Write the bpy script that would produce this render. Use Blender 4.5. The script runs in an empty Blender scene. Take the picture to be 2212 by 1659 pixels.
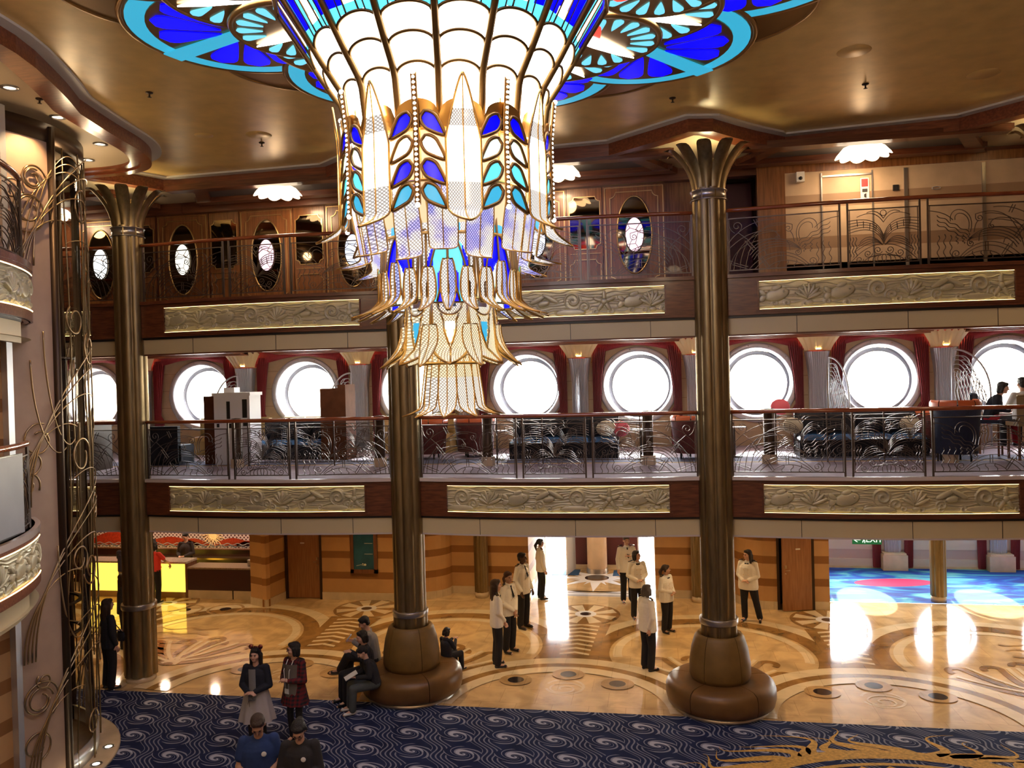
import bpy, bmesh, math, random
import numpy as np
from mathutils import Vector, Matrix
PI=math.pi; R=math.radians; sin=math.sin; cos=math.cos
SC=bpy.context.scene; COL=SC.collection
rnd=random.Random(7)

# ------------------------------------------------------------------ camera
CAMZ=5.6; PSI=R(10.04); PIT=R(.5); RO=.0265; FPX=1750.
_r0=Vector((cos(PSI),sin(PSI),0)); _f0=Vector((-sin(PSI)*cos(PIT),cos(PSI)*cos(PIT),-sin(PIT))); _u0=_r0.cross(_f0)
_Rt=_r0*cos(RO)-_u0*sin(RO); _Up=_r0*sin(RO)+_u0*cos(RO)
cam=bpy.data.cameras.new('camera'); co=bpy.data.objects.new('camera',cam); COL.objects.link(co)
M=Matrix((( _Rt.x,_Up.x,-_f0.x,0),(_Rt.y,_Up.y,-_f0.y,0),(_Rt.z,_Up.z,-_f0.z,CAMZ),(0,0,0,1)))
co.matrix_world=M; cam.sensor_width=36; cam.lens=36*FPX/2212; cam.clip_start=.1; cam.clip_end=400
SC.camera=co

# ------------------------------------------------------------------ materials
def nodes(name):
    m=bpy.data.materials.new(name); m.use_nodes=True; nt=m.node_tree
    return m,nt,nt.nodes.get('Principled BSDF')
def C4(c): return (c[0],c[1],c[2],1)
_mc={}
def mat(name,col,rough=.5,metal=0,var=0,scale=4,bump=0,bscale=40,coat=0,emis=None,es=0,stretch=None,spec=.5,sheen=0):
    if name in _mc: return _mc[name]
    m,nt,b=nodes(name); _mc[name]=m; N=nt.nodes; L=nt.links
    b.inputs['Base Color'].default_value=C4(col); b.inputs['Roughness'].default_value=rough; b.inputs['Metallic'].default_value=metal
    b.inputs['Specular IOR Level'].default_value=spec
    if coat: b.inputs['Coat Weight'].default_value=coat; b.inputs['Coat Roughness'].default_value=.08
    if sheen: b.inputs['Sheen Weight'].default_value=sheen
    if var or bump:
        tc=N.new('ShaderNodeTexCoord'); mp=N.new('ShaderNodeMapping'); L.new(tc.outputs['Object'],mp.inputs[0])
        if stretch: mp.inputs['Scale'].default_value=stretch
    if var:
        n=N.new('ShaderNodeTexNoise'); n.inputs['Scale'].default_value=scale; n.inputs['Detail'].default_value=5
        L.new(mp.outputs[0],n.inputs['Vector'])
        rp=N.new('ShaderNodeValToRGB'); e=rp.color_ramp.elements
        e[0].position=.3; e[1].position=.7
        e[0].color=C4([max(0,c*(1-var)) for c in col]); e[1].color=C4([min(1,c*(1+var)) for c in col])
        L.new(n.outputs['Fac'],rp.inputs[0]); L.new(rp.outputs[0],b.inputs['Base Color'])
    if bump:
        n2=N.new('ShaderNodeTexNoise'); n2.inputs['Scale'].default_value=bscale; L.new(mp.outputs[0],n2.inputs['Vector'])
        bp=N.new('ShaderNodeBump'); bp.inputs['Strength'].default_value=bump; bp.inputs['Distance'].default_value=.02
        L.new(n2.outputs['Fac'],bp.inputs['Height']); L.new(bp.outputs[0],b.inputs['Normal'])
    if es:
        b.inputs['Emission Color'].default_value=C4(emis or col); b.inputs['Emission Strength'].default_value=es
    return m
def glow(name,col,s,base=None,rough=.3):
    return mat(name,base or col,rough,emis=col,es=s)
def glass(name,tint=(.9,.95,1),refl=1.3,rough=.02):
    if name in _mc: return _mc[name]
    m,nt,b=nodes(name); _mc[name]=m; N=nt.nodes; L=nt.links; N.remove(b)
    out=N.get('Material Output'); t=N.new('ShaderNodeBsdfTransparent'); t.inputs[0].default_value=C4(tint)
    g=N.new('ShaderNodeBsdfGlossy'); g.inputs['Roughness'].default_value=rough
    fr=N.new('ShaderNodeFresnel'); fr.inputs[0].default_value=refl
    mx=N.new('ShaderNodeMixShader'); L.new(fr.outputs[0],mx.inputs[0]); L.new(t.outputs[0],mx.inputs[1]); L.new(g.outputs[0],mx.inputs[2])
    L.new(mx.outputs[0],out.inputs[0]); return m
def texglass(name,col,s,scale=30):
    """ribbed, diamond-cut cast glass lit from inside: glows, sparkles"""
    if name in _mc: return _mc[name]
    m,nt,b=nodes(name); _mc[name]=m; N=nt.nodes; L=nt.links
    tc=N.new('ShaderNodeTexCoord'); 
    w1=N.new('ShaderNodeTexWave'); w1.inputs['Scale'].default_value=scale*.5; w1.wave_type='BANDS'; w1.bands_direction='DIAGONAL'
    mp=N.new('ShaderNodeMapping'); mp.inputs['Scale'].default_value=(1,1,-1); L.new(tc.outputs['Object'],mp.inputs[0])
    w2=N.new('ShaderNodeTexWave'); w2.inputs['Scale'].default_value=scale*.5; w2.bands_direction='DIAGONAL'
    L.new(tc.outputs['Object'],w1.inputs[0]); L.new(mp.outputs[0],w2.inputs[0])
    mul=N.new('ShaderNodeMath'); mul.operation='MULTIPLY'; L.new(w1.outputs['Fac'],mul.inputs[0]); L.new(w2.outputs['Fac'],mul.inputs[1])
    rp=N.new('ShaderNodeValToRGB'); rp.color_ramp.elements[0].color=C4([c*.26 for c in col]); rp.color_ramp.elements[1].color=C4(col)
    rp.color_ramp.elements[0].position=.05; rp.color_ramp.elements[1].position=.6
    L.new(mul.outputs[0],rp.inputs[0]); L.new(rp.outputs[0],b.inputs['Emission Color']); b.inputs['Emission Strength'].default_value=s
    L.new(rp.outputs[0],b.inputs['Base Color']); b.inputs['Roughness'].default_value=.15
    return m
def mathn(N,L,op,a,b_=None,c=None):
    n=N.new('ShaderNodeMath'); n.operation=op
    for i,v in enumerate((a,b_,c)):
        if v is None: continue
        if isinstance(v,(int,float)): n.inputs[i].default_value=v
        else: L.new(v,n.inputs[i])
    return n.outputs[0]
def wood(name,c1,c2,rough=.3,axis=(1,14,14),coat=.3,scale=2.2):
    if name in _mc: return _mc[name]
    m,nt,b=nodes(name); _mc[name]=m; N=nt.nodes; L=nt.links
    tc=N.new('ShaderNodeTexCoord'); mp=N.new('ShaderNodeMapping'); mp.inputs['Scale'].default_value=axis
    n=N.new('ShaderNodeTexNoise'); n.inputs['Scale'].default_value=scale; n.inputs['Detail'].default_value=8
    rp=N.new('ShaderNodeValToRGB'); rp.color_ramp.elements[0].color=C4(c1); rp.color_ramp.elements[1].color=C4(c2)
    rp.color_ramp.elements[0].position=.35; rp.color_ramp.elements[1].position=.68
    L.new(tc.outputs['Object'],mp.inputs[0]); L.new(mp.outputs[0],n.inputs[0]); L.new(n.outputs['Fac'],rp.inputs[0]); L.new(rp.outputs[0],b.inputs['Base Color'])
    b.inputs['Roughness'].default_value=rough; b.inputs['Coat Weight'].default_value=coat; b.inputs['Coat Roughness'].default_value=.15
    return m
def stripes(name,c1,c2,z0,per,frac,rough=.6):
    m,nt,b=nodes(name); _mc[name]=m; N=nt.nodes; L=nt.links
    g=N.new('ShaderNodeNewGeometry'); s=N.new('ShaderNodeSeparateXYZ'); L.new(g.outputs['Position'],s.inputs[0])
    z=mathn(N,L,'SUBTRACT',s.outputs['Z'],z0); z=mathn(N,L,'DIVIDE',z,per); z=mathn(N,L,'FRACT',z)
    k=mathn(N,L,'LESS_THAN',z,frac)
    n=N.new('ShaderNodeTexNoise'); n.inputs['Scale'].default_value=3; L.new(g.outputs['Position'],n.inputs[0])
    mx=N.new('ShaderNodeMix'); mx.data_type='RGBA'; L.new(k,mx.inputs[0]); mx.inputs[6].default_value=C4(c1); mx.inputs[7].default_value=C4(c2)
    mv=N.new('ShaderNodeMix'); mv.data_type='RGBA'; mv.blend_type='MULTIPLY'; mv.inputs[0].default_value=.25; L.new(mx.outputs[2],mv.inputs[6]); L.new(n.outputs['Fac'],mv.inputs[7])
    L.new(mv.outputs[2],b.inputs['Base Color']); b.inputs['Roughness'].default_value=rough
    return m
def marble(name,c,rough=.08,tile=.62,vein=.25):
    m,nt,b=nodes(name); _mc[name]=m; N=nt.nodes; L=nt.links
    g=N.new('ShaderNodeNewGeometry')
    n=N.new('ShaderNodeTexNoise'); n.inputs['Scale'].default_value=1.6; n.inputs['Detail'].default_value=8; n.inputs['Distortion'].default_value=1.2
    L.new(g.outputs['Position'],n.inputs[0])
    rp=N.new('ShaderNodeValToRGB'); rp.color_ramp.elements[0].position=.35; rp.color_ramp.elements[1].position=.65
    rp.color_ramp.elements[0].color=C4([v*(1-vein) for v in c]); rp.color_ramp.elements[1].color=C4([min(1,v*(1+vein*.5)) for v in c])
    L.new(n.outputs['Fac'],rp.inputs[0])
    br=N.new('ShaderNodeTexBrick'); br.inputs['Scale'].default_value=1; br.offset=0.5
    br.inputs['Brick Width'].default_value=tile; br.inputs['Row Height'].default_value=tile; br.inputs['Mortar Size'].default_value=.004
    br.inputs['Color1'].default_value=(1,1,1,1); br.inputs['Color2'].default_value=(.86,.86,.86,1); br.inputs['Mortar'].default_value=(.6,.55,.5,1)
    L.new(g.outputs['Position'],br.inputs[0])
    mx=N.new('ShaderNodeMix'); mx.data_type='RGBA'; mx.blend_type='MULTIPLY'; mx.inputs[0].default_value=.8
    L.new(rp.outputs[0],mx.inputs[6]); L.new(br.outputs[0],mx.inputs[7]); L.new(mx.outputs[2],b.inputs['Base Color'])
    b.inputs['Roughness'].default_value=rough; b.inputs['Specular IOR Level'].default_value=.7; b.inputs['Coat Weight'].default_value=.4; b.inputs['Coat Roughness'].default_value=.05
    return m
def swirl_carpet(name):
    """navy carpet woven with rows of grey spirals"""
    m,nt,b=nodes(name); _mc[name]=m; N=nt.nodes; L=nt.links
    g=N.new('ShaderNodeNewGeometry'); s=N.new('ShaderNodeSeparateXYZ'); L.new(g.outputs['Position'],s.inputs[0])
    W=.78; Hh=.60
    def layer(ox,oy,ph):
        x=mathn(N,L,'ADD',s.outputs['X'],ox); y=mathn(N,L,'ADD',s.outputs['Y'],oy)
        x=mathn(N,L,'ADD',x,mathn(N,L,'MULTIPLY',y,.42))
        u=mathn(N,L,'SUBTRACT',mathn(N,L,'FRACT',mathn(N,L,'DIVIDE',x,W)),.5); v=mathn(N,L,'SUBTRACT',mathn(N,L,'FRACT',mathn(N,L,'DIVIDE',y,Hh)),.5)
        u=mathn(N,L,'MULTIPLY',u,W); v=mathn(N,L,'MULTIPLY',v,Hh*1.25)
        r=mathn(N,L,'SQRT',mathn(N,L,'ADD',mathn(N,L,'MULTIPLY',u,u),mathn(N,L,'MULTIPLY',v,v)))
        th=mathn(N,L,'ARCTAN2',v,u)
        lg=mathn(N,L,'LOGARITHM',mathn(N,L,'ADD',r,.012),2.71828)
        a=mathn(N,L,'ADD',mathn(N,L,'MULTIPLY',lg,3.2),th)
        sp=mathn(N,L,'SINE',mathn(N,L,'ADD',a,ph))                     # one broad arm
        fine=mathn(N,L,'SINE',mathn(N,L,'MULTIPLY',r,150))
        arm=mathn(N,L,'GREATER_THAN',sp,-.8); line=mathn(N,L,'GREATER_THAN',fine,-.25)
        core=mathn(N,L,'GREATER_THAN',sp,.55)
        inside=mathn(N,L,'LESS_THAN',r,.30)
        multi=mathn(N,L,'GREATER_THAN',mathn(N,L,'SINE',mathn(N,L,'MULTIPLY',a,5)),.45)
        thin=mathn(N,L,'MULTIPLY',mathn(N,L,'MULTIPLY',arm,multi),inside)
        corein=mathn(N,L,'MULTIPLY',core,mathn(N,L,'LESS_THAN',r,.17))
        flow=mathn(N,L,'SINE',mathn(N,L,'ADD',mathn(N,L,'MULTIPLY',x,8.055*10),mathn(N,L,'MULTIPLY',mathn(N,L,'SINE',mathn(N,L,'MULTIPLY',y,10.47)),5.7)))
        gate=mathn(N,L,'GREATER_THAN',mathn(N,L,'SINE',mathn(N,L,'ADD',mathn(N,L,'MULTIPLY',x,8.055),mathn(N,L,'ADD',1.2,mathn(N,L,'MULTIPLY',mathn(N,L,'SINE',mathn(N,L,'MULTIPLY',y,10.47)),.57)))),.1)
        ring=mathn(N,L,'MULTIPLY',mathn(N,L,'MULTIPLY',mathn(N,L,'GREATER_THAN',r,.285),mathn(N,L,'GREATER_THAN',flow,.5)),gate)
        ring=mathn(N,L,'MULTIPLY',ring,.42)
        return mathn(N,L,'MAXIMUM',mathn(N,L,'MAXIMUM',mathn(N,L,'MULTIPLY',thin,.55),corein),ring)
    A=layer(0,0,0)
    n=N.new('ShaderNodeTexNoise'); n.inputs['Scale'].default_value=3; L.new(g.outputs['Position'],n.inputs[0])
    base=N.new('ShaderNodeMix'); base.data_type='RGBA'; base.inputs[6].default_value=(.010,.012,.035,1); base.inputs[7].default_value=(.03,.045,.12,1)
    L.new(n.outputs['Fac'],base.inputs[0])
    mx=N.new('ShaderNodeMix'); mx.data_type='RGBA'; L.new(A,mx.inputs[0]); L.new(base.outputs[2],mx.inputs[6]); mx.inputs[7].default_value=(.46,.48,.58,1)
    L.new(mx.outputs[2],b.inputs['Base Color']); b.inputs['Roughness'].default_value=.95; b.inputs['Specular IOR Level'].default_value=.1
    return m
def sea_carpet(name):
    m,nt,b=nodes(name); _mc[name]=m; N=nt.nodes; L=nt.links
    g=N.new('ShaderNodeNewGeometry'); mp=N.new('ShaderNodeMapping'); mp.inputs['Scale'].default_value=(.35,1.1,1); mp.inputs['Rotation'].default_value=(0,0,.35)
    L.new(g.outputs['Position'],mp.inputs[0])
    n=N.new('ShaderNodeTexNoise'); n.inputs['Scale'].default_value=1.6; n.inputs['Detail'].default_value=4; n.inputs['Distortion'].default_value=1.6; L.new(mp.outputs[0],n.inputs[0])
    rp=N.new('ShaderNodeValToRGB'); e=rp.color_ramp.elements; e[0].position=.3; e[0].color=(.004,.03,.2,1); e[1].position=.75; e[1].color=(.25,.6,.55,1)
    for p,c in ((.45,(.01,.08,.42,1)),(.52,(.02,.22,.42,1)),(.6,(.1,.42,.45,1))):
        k=e.new(p); k.color=c
    L.new(n.outputs['Fac'],rp.inputs[0]); L.new(rp.outputs[0],b.inputs['Base Color']); b.inputs['Roughness'].default_value=.9
    return m
def lattice(name):
    """red and dark mosaic ground with a pale diamond lattice"""
    m,nt,b=nodes(name); _mc[name]=m; N=nt.nodes; L=nt.links
    g=N.new('ShaderNodeNewGeometry'); s=N.new('ShaderNodeSeparateXYZ'); L.new(g.outputs['Position'],s.inputs[0])
    a=mathn(N,L,'ADD',s.outputs['X'],s.outputs['Z']); d=mathn(N,L,'SUBTRACT',s.outputs['X'],s.outputs['Z'])
    fa=mathn(N,L,'FRACT',mathn(N,L,'MULTIPLY',a,9)); fd=mathn(N,L,'FRACT',mathn(N,L,'MULTIPLY',d,9))
    k=mathn(N,L,'MAXIMUM',mathn(N,L,'LESS_THAN',fa,.42),mathn(N,L,'LESS_THAN',fd,.42))
    mx=N.new('ShaderNodeMix'); mx.data_type='RGBA'; L.new(k,mx.inputs[0]); mx.inputs[6].default_value=(.12,.03,.03,1); mx.inputs[7].default_value=(.75,.62,.62,1)
    L.new(mx.outputs[2],b.inputs['Base Color']); b.inputs['Roughness'].default_value=.4
    return m

BRONZE=mat('bronze',(.26,.19,.095),.42,.95,var=.2,scale=6,stretch=(3,3,.4))
BRONZE_D=mat('dark bronze',(.07,.045,.028),.42,.8)
BRONZE_L=mat('bright bronze',(.42,.30,.16),.3,.95)
STEEL=mat('brushed steel',(.48,.45,.42),.3,.95)
STEEL_L=mat('pale steel',(.72,.74,.76),.35,.7)
GOLD=mat('gold metal',(.72,.44,.13),.28,.95)
GOLD_D=mat('aged gold metal',(.36,.21,.075),.35,.9)
MAHOG=wood('mahogany',(.085,.020,.007),(.18,.052,.018),.36)
MAHOG_V=wood('mahogany upright',(.11,.032,.012),(.22,.08,.03),.35,axis=(14,14,1))
RAILW=wood('polished rail wood',(.22,.04,.012),(.38,.10,.03),.16,coat=.8)
REDWOOD=wood('red wood moulding',(.15,.035,.012),(.27,.075,.028),.3)
CREAM=mat('cream paint',(.62,.50,.28),.5)
CREAM_G=mat('cream paint shade panel',(.44,.42,.29),.5)
WHITE=mat('white paint',(.80,.76,.68),.5)
CEIL=mat('gold leaf ceiling',(.80,.53,.18),.32,.08,var=.10,scale=3,bump=.05,bscale=6)
SOFFIT=mat('cream soffit',(.62,.48,.30),.55)
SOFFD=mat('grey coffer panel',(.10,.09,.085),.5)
STRIPE=stripes('banded wood wall',(.62,.34,.13),(.32,.13,.03),.54,.53,.34)
BEIGE=mat('beige wall panel',(.58,.41,.25),.6,var=.08)
BEIGE_D=mat('tan wall band',(.36,.22,.12),.55)
PLASTER=mat('rose beige plaster',(.50,.35,.24),.55,var=.06)
STONE=mat('cream stone skirting',(.66,.52,.33),.25,var=.1,coat=.3)
MARB=marble('cream marble',(.76,.53,.26))
MARB_L=marble('pale marble',(.88,.71,.44),vein=.12)
MARB_D=marble('brown marble',(.36,.20,.065),vein=.35)
MARB_M=marble('honey marble',(.58,.37,.16),vein=.3)
MARB_K=mat('black marble',(.035,.025,.022),.08,coat=.4)
MARB_G=mat('grey marble',(.46,.44,.42),.1,var=.1,coat=.4)
MARB_W=mat('white marble',(.86,.85,.82),.08,coat=.4)
CARPET=swirl_carpet('navy swirl carpet')
CARPGOLD=mat('gold carpet pile',(.62,.36,.07),.9,var=.3,scale=20)
SEACARP=sea_carpet('sea blue carpet')
PINKCARP=mat('pink carpet pile',(.75,.03,.12),.9)
LOUNGE=mat('mauve grey carpet',(.34,.29,.33),.9,var=.3,scale=14,stretch=(.4,3,1))
LOUNGE_D=mat('slate carpet border',(.10,.11,.17),.9,var=.3,scale=14)
YELLOWL=mat('yellow carpet line',(.6,.36,.06),.8)
LEATH=mat('tan bronze leather',(.17,.085,.026),.36,.15,var=.12,scale=5,bump=.06,bscale=120)
LEATH2=mat('olive suede leather',(.20,.115,.03),.5,.1,var=.12,scale=5,bump=.08,bscale=160)
SEAM=mat('dark seam',(.03,.015,.006),.6)
RED=mat('crimson curtain',(.27,.012,.017),.75,var=.25,scale=8,stretch=(6,6,.3),sheen=.3)
BLACK=mat('black fabric',(.010,.010,.014),.8)
DARK=mat('dark void panel',(.012,.010,.010),.4)
MIRROR=mat('dark mirror glass',(.16,.12,.08),.04,1.0)
GLASS=glass('clear glass')
GLASS_T=glass('smoked rail glass',tint=(.80,.80,.82),refl=1.12)
# ------------------------------------------------------------------ mesh helpers
class MB:
    def __init__(s): s.v=[]; s.f=[]; s.m=[]; s.sm=[]
    def add(s,vs,fs,mi=0,smooth=False):
        o=len(s.v); s.v+= [tuple(p) for p in vs]
        for f in fs: s.f.append(tuple(i+o for i in f)); s.m.append(mi); s.sm.append(smooth)
    def box(s,c,d,mi=0,rz=0,M=None):
        hx,hy,hz=d[0]/2,d[1]/2,d[2]/2
        vs=[Vector((x,y,z)) for x in(-hx,hx) for y in(-hy,hy) for z in(-hz,hz)]
        if rz: q=Matrix.Rotation(rz,3,'Z'); vs=[q@v for v in vs]
        if M: vs=[M@v for v in vs]
        c=Vector(c); vs=[v+c for v in vs]
        s.add(vs,[(0,1,3,2),(4,6,7,5),(0,4,5,1),(2,3,7,6),(0,2,6,4),(1,5,7,3)],mi); return s
    def bbox(s,a,b,mi=0): return s.box([(a[i]+b[i])/2 for i in range(3)],[abs(b[i]-a[i]) for i in range(3)],mi)
    def tube(s,pts,r,n=6,mi=0,closed=False,cap=True,smooth=True,flat=None):
        pts=[Vector(p) for p in pts]; k=len(pts)
        if k<2: return s
        rs=r if isinstance(r,(list,tuple)) else [r]*k
        up=None; rings=[]
        for i in range(k):
            if closed: t=pts[(i+1)%k]-pts[i-1]
            else: t=pts[min(i+1,k-1)]-pts[max(i-1,0)]
            if t.length<1e-9: t=Vector((0,0,1))
            t.normalize()
            if up is None:
                up=Vector((0,0,1)) if abs(t.z)<.9 else Vector((0,1,0))
            a=up-t*up.dot(t)
            if a.length<1e-6: a=t.orthogonal()
            a.normalize(); b=t.cross(a); up=a
            rings.append([pts[i]+(a*cos(2*PI*(j+.5)/n)+b*sin(2*PI*(j+.5)/n)*(flat or 1))*rs[i] for j in range(n)])
        vs=[p for rg in rings for p in rg]; fs=[]
        for i in range(k if closed else k-1):
            for j in range(n):
                a0=i*n+j; a1=i*n+(j+1)%n; b0=((i+1)%k)*n+j; b1=((i+1)%k)*n+(j+1)%n
                fs.append((a0,b0,b1,a1))
        if cap and not closed: fs.append(tuple(range(n))); fs.append(tuple((k-1)*n+j for j in range(n-1,-1,-1)))
        s.add(vs,fs,mi,smooth and n>4); return s
    def cyl(s,p0,p1,r0,r1=None,n=16,mi=0,smooth=True):
        return s.tube([p0,p1],[r0,r0 if r1 is None else r1],n,mi,smooth=smooth)
    def lathe(s,prof,c=(0,0,0),n=32,mi=0,a0=0,a1=2*PI,fn=None,smooth=True,mif=None):
        full=abs(a1-a0-2*PI)<1e-6; k=n if full else n+1; vs=[]
        for (r,z) in prof:
            for j in range(k):
                a=a0+(a1-a0)*j/n; q=fn(a,z) if fn else 1
                vs.append((c[0]+r*q*cos(a),c[1]+r*q*sin(a),c[2]+z))
        for i in range(len(prof)-1):
            fs=[]
            for j in range(n):
                j1=(j+1)%k if full else j+1
                fs.append((i*k+j,i*k+j1,(i+1)*k+j1,(i+1)*k+j))
            if i==0: s.add(vs,fs,mi if mif is None else mif(i),smooth); base=len(s.v)-len(vs)
            else:
                for f in fs: s.f.append(tuple(x+base for x in f)); s.m.append(mi if mif is None else mif(i)); s.sm.append(smooth)
        return s
    def grid(s,fn,nu,nv,mi=0,smooth=True,mif=None,closeu=False):
        """fn(u,v) u,v in 0..1 -> point"""
        ku=nu if closeu else nu+1; vs=[fn(i/nu,j/nv) for j in range(nv+1) for i in range(ku)]; o=len(s.v); s.v+=[tuple(p) for p in vs]
        for j in range(nv):
            for i in range(nu):
                i1=(i+1)%ku if closeu else i+1
                k=mif((i+.5)/nu,(j+.5)/nv) if mif else mi
                if k is None: continue
                s.f.append((o+j*ku+i,o+j*ku+i1,o+(j+1)*ku+i1,o+(j+1)*ku+i)); s.m.append(k); s.sm.append(smooth)
        return s
    def prism(s,poly,z0,z1,mi=0,mi_side=None):
        n=len(poly); vs=[(p[0],p[1],z0) for p in poly]+[(p[0],p[1],z1) for p in poly]
        s.add(vs,[tuple(range(n-1,-1,-1)),tuple(range(n,2*n))],mi)
        s.add(vs,[(i,(i+1)%n,(i+1)%n+n,i+n) for i in range(n)],mi if mi_side is None else mi_side); return s
    def flat(s,poly,z,mi=0): s.add([(p[0],p[1],z) for p in poly],[tuple(range(len(poly)))],mi); return s
    def ribbon(s,pts,w,z,mi=0,closed=False):
        pts=[Vector((p[0],p[1])) for p in pts]; k=len(pts); ws=w if isinstance(w,(list,tuple)) else [w]*k; vs=[]
        for i in range(k):
            t=(pts[(i+1)%k]-pts[i-1]) if closed else (pts[min(i+1,k-1)]-pts[max(0,i-1)])
            t=t.normalized() if t.length>1e-9 else Vector((1,0)); nn=Vector((-t.y,t.x))*ws[i]/2
            vs+=[(pts[i].x+nn.x,pts[i].y+nn.y,z),(pts[i].x-nn.x,pts[i].y-nn.y,z)]
        s.add(vs,[(2*i,2*i+1,2*((i+1)%k)+1,2*((i+1)%k)) for i in range(k if closed else k-1)],mi); return s
    def ball(s,c,r,n=12,mi=0,sc=(1,1,1),M=None):
        c=Vector(c); rows=max(4,n//2)
        def fn(u,v):
            p=Vector((sc[0]*r*sin(PI*v)*cos(2*PI*u),sc[1]*r*sin(PI*v)*sin(2*PI*u),-sc[2]*r*cos(PI*v)))
            if M: p=M@p
            return c+p
        return s.grid(fn,n,rows,mi,True,closeu=True)
    def build(s,name,mats,parent=None,rel=True,label=None):
        me=bpy.data.meshes.new(name); off=Vector((0,0,0))
        if parent is not None and rel: off=wloc(parent)
        vs=[(p[0]-off.x,p[1]-off.y,p[2]-off.z) for p in s.v]
        me.from_pydata(vs,[],s.f)
        if not isinstance(mats,(list,tuple)): mats=[mats]
        for m in mats: me.materials.append(m)
        me.polygons.foreach_set('material_index',s.m); me.polygons.foreach_set('use_smooth',s.sm)
        me.update(); me.validate()
        o=bpy.data.objects.new(name,me); COL.objects.link(o)
        if parent is not None: o.parent=parent
        if label: o['label']=label
        return o
def wloc(o):
    l=Vector((0,0,0))
    while o is not None: l+=o.location; o=o.parent
    return l
def tag(o,label,cat,group=None,kind=None):
    if label: o['label']=label
    if cat: o['category']=cat
    if group: o['group']=group
    if kind: o['kind']=kind
    return o
def thing(name,loc,label,cat,group=None,rz=0):
    o=bpy.data.objects.new(name,None); o.empty_display_size=.1; COL.objects.link(o); o.location=loc; o.rotation_euler=(0,0,rz)
    return tag(o,label,cat,group)
def struct(name,mb,mats,label=None):
    o=mb.build(name,mats); o['kind']='structure'
    if label: o['label']=label
    return o
def dup(root,loc,rz=None,label=None,group=None,scale=None):
    r=root.copy(); COL.objects.link(r); r.location=loc
    if rz is not None: r.rotation_euler=(0,0,rz)
    if scale is not None: r.scale=scale
    if label: r['label']=label
    if group: r['group']=group
    for ch in list(root.children):
        c=ch.copy(); COL.objects.link(c); c.parent=r
        for g in list(ch.children):
            d=g.copy(); COL.objects.link(d); d.parent=c
    return r
def arc(cx,cy,r,a0,a1,n=24,ry=None):
    return [(cx+r*cos(R(a0+(a1-a0)*i/n)),cy+(ry or r)*sin(R(a0+(a1-a0)*i/n))) for i in range(n+1)]
def bez(p0,p1,p2,p3,n=16):
    P=[Vector(p) for p in (p0,p1,p2,p3)]
    return [P[0]*(1-t)**3+P[1]*3*t*(1-t)**2+P[2]*3*t*t*(1-t)+P[3]*t**3 for t in [i/n for i in range(n+1)]]
def light(kind,name,loc,power,col=(1,.75,.45),size=.3,rot=None,spot=None,blend=.6):
    l=bpy.data.lights.new(name,kind); l.energy=power; l.color=col
    if kind=='AREA': l.shape='DISK'; l.size=size
    elif kind in('POINT','SPOT'): l.shadow_soft_size=size
    if kind=='SPOT': l.spot_size=R(spot or 90); l.spot_blend=blend
    o=bpy.data.objects.new(name,l); COL.objects.link(o); o.location=loc
    if rot: o.rotation_euler=rot
    return o
Z4=3.85; Z5=7.2; COLX=[-15.2,-9.82,-4.43,.95,6.33,11.7]; BAY=[-12.51,-7.12,-1.74,3.64,9.02]
YC=13.95
def frontY(x,bc): return 13.95-.22*max(0,cos(PI*(x-bc)/5.6))
LOBW=60; EXPO=0.33; WORLD=13; NEAR=170
ATR=[(-5,4,160),(1.5,4,160),(-5,10.5,120),(1.5,10.5,120),(4.5,8,120),(-1.75,1,160),(6,12,80),(-6.6,6,60)]
# ------------------------------------------------------------------ lobby floor with inlays
fl=MB()
fl.flat([(-24.1,13.4),(14.1,13.4),(14.1,20.45),(-24.1,20.45)],0,0); fl.flat([(-24.1,20.45),(-4.2,20.45),(-4.2,21.2),(-24.1,21.2)],0,0); fl.flat([(1,20.45),(3.95,20.45),(3.95,24.1),(1,24.1)],0,0)
fl.flat([(-4.2,20.45),(1.0,20.45),(1.0,30),(-4.2,30)],0,6)
def band(cx,cy,r0,r1,a0,a1,z,mi,n=40):
    a=arc(cx,cy,r1,a0,a1,n); b=arc(cx,cy,r0,a0,a1,n)
    for i in range(n):
        q=[a[i],a[i+1],b[i+1],b[i]]
        if min(p[1] for p in q)>13.42 : fl.flat(q,z,mi)
z1,z2,z3=.0030,.0060,.0090
for cx in COLX[:5]:
    q=.0006*(COLX.index(cx)%2); band(cx,16.4,2.35,2.67,-28,208,z1+q,1); band(cx,16.4,2.0,2.35,-25,205,z1+.002+q,2); band(cx,16.4,1.75,1.93,-10,190,z1+.002+q,1)
    for k,a in enumerate((18,42,66,90,114,138,162)):
        L=1.55 if k%2 else 1.35; d=Vector((cos(R(a)),sin(R(a)))); nn=Vector((-d.y,d.x)); o=Vector((cx,14.75))
        sd=1 if a<90 else -1
        pts=[o+d*(L*t)+nn*sd*.35*(t**2) for t in [i/10 for i in range(11)]]
        e=pts[-1]; cc=e-nn*sd*-.0+d*0
        hook=[e+d*.16*sin(R(q))+nn*sd*(.0-.16*(1-cos(R(q)))) for q in range(0,200,20)]
        fl.ribbon([tuple(p) for p in pts+hook[1:]],.13,z2+.0002*k+.002*(COLX.index(cx)%2),2)
        fl.ribbon([tuple(p+nn*sd*.16) for p in pts],.08,z2+.0015+.00005*k+.002*(COLX.index(cx)%2),1)
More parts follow.
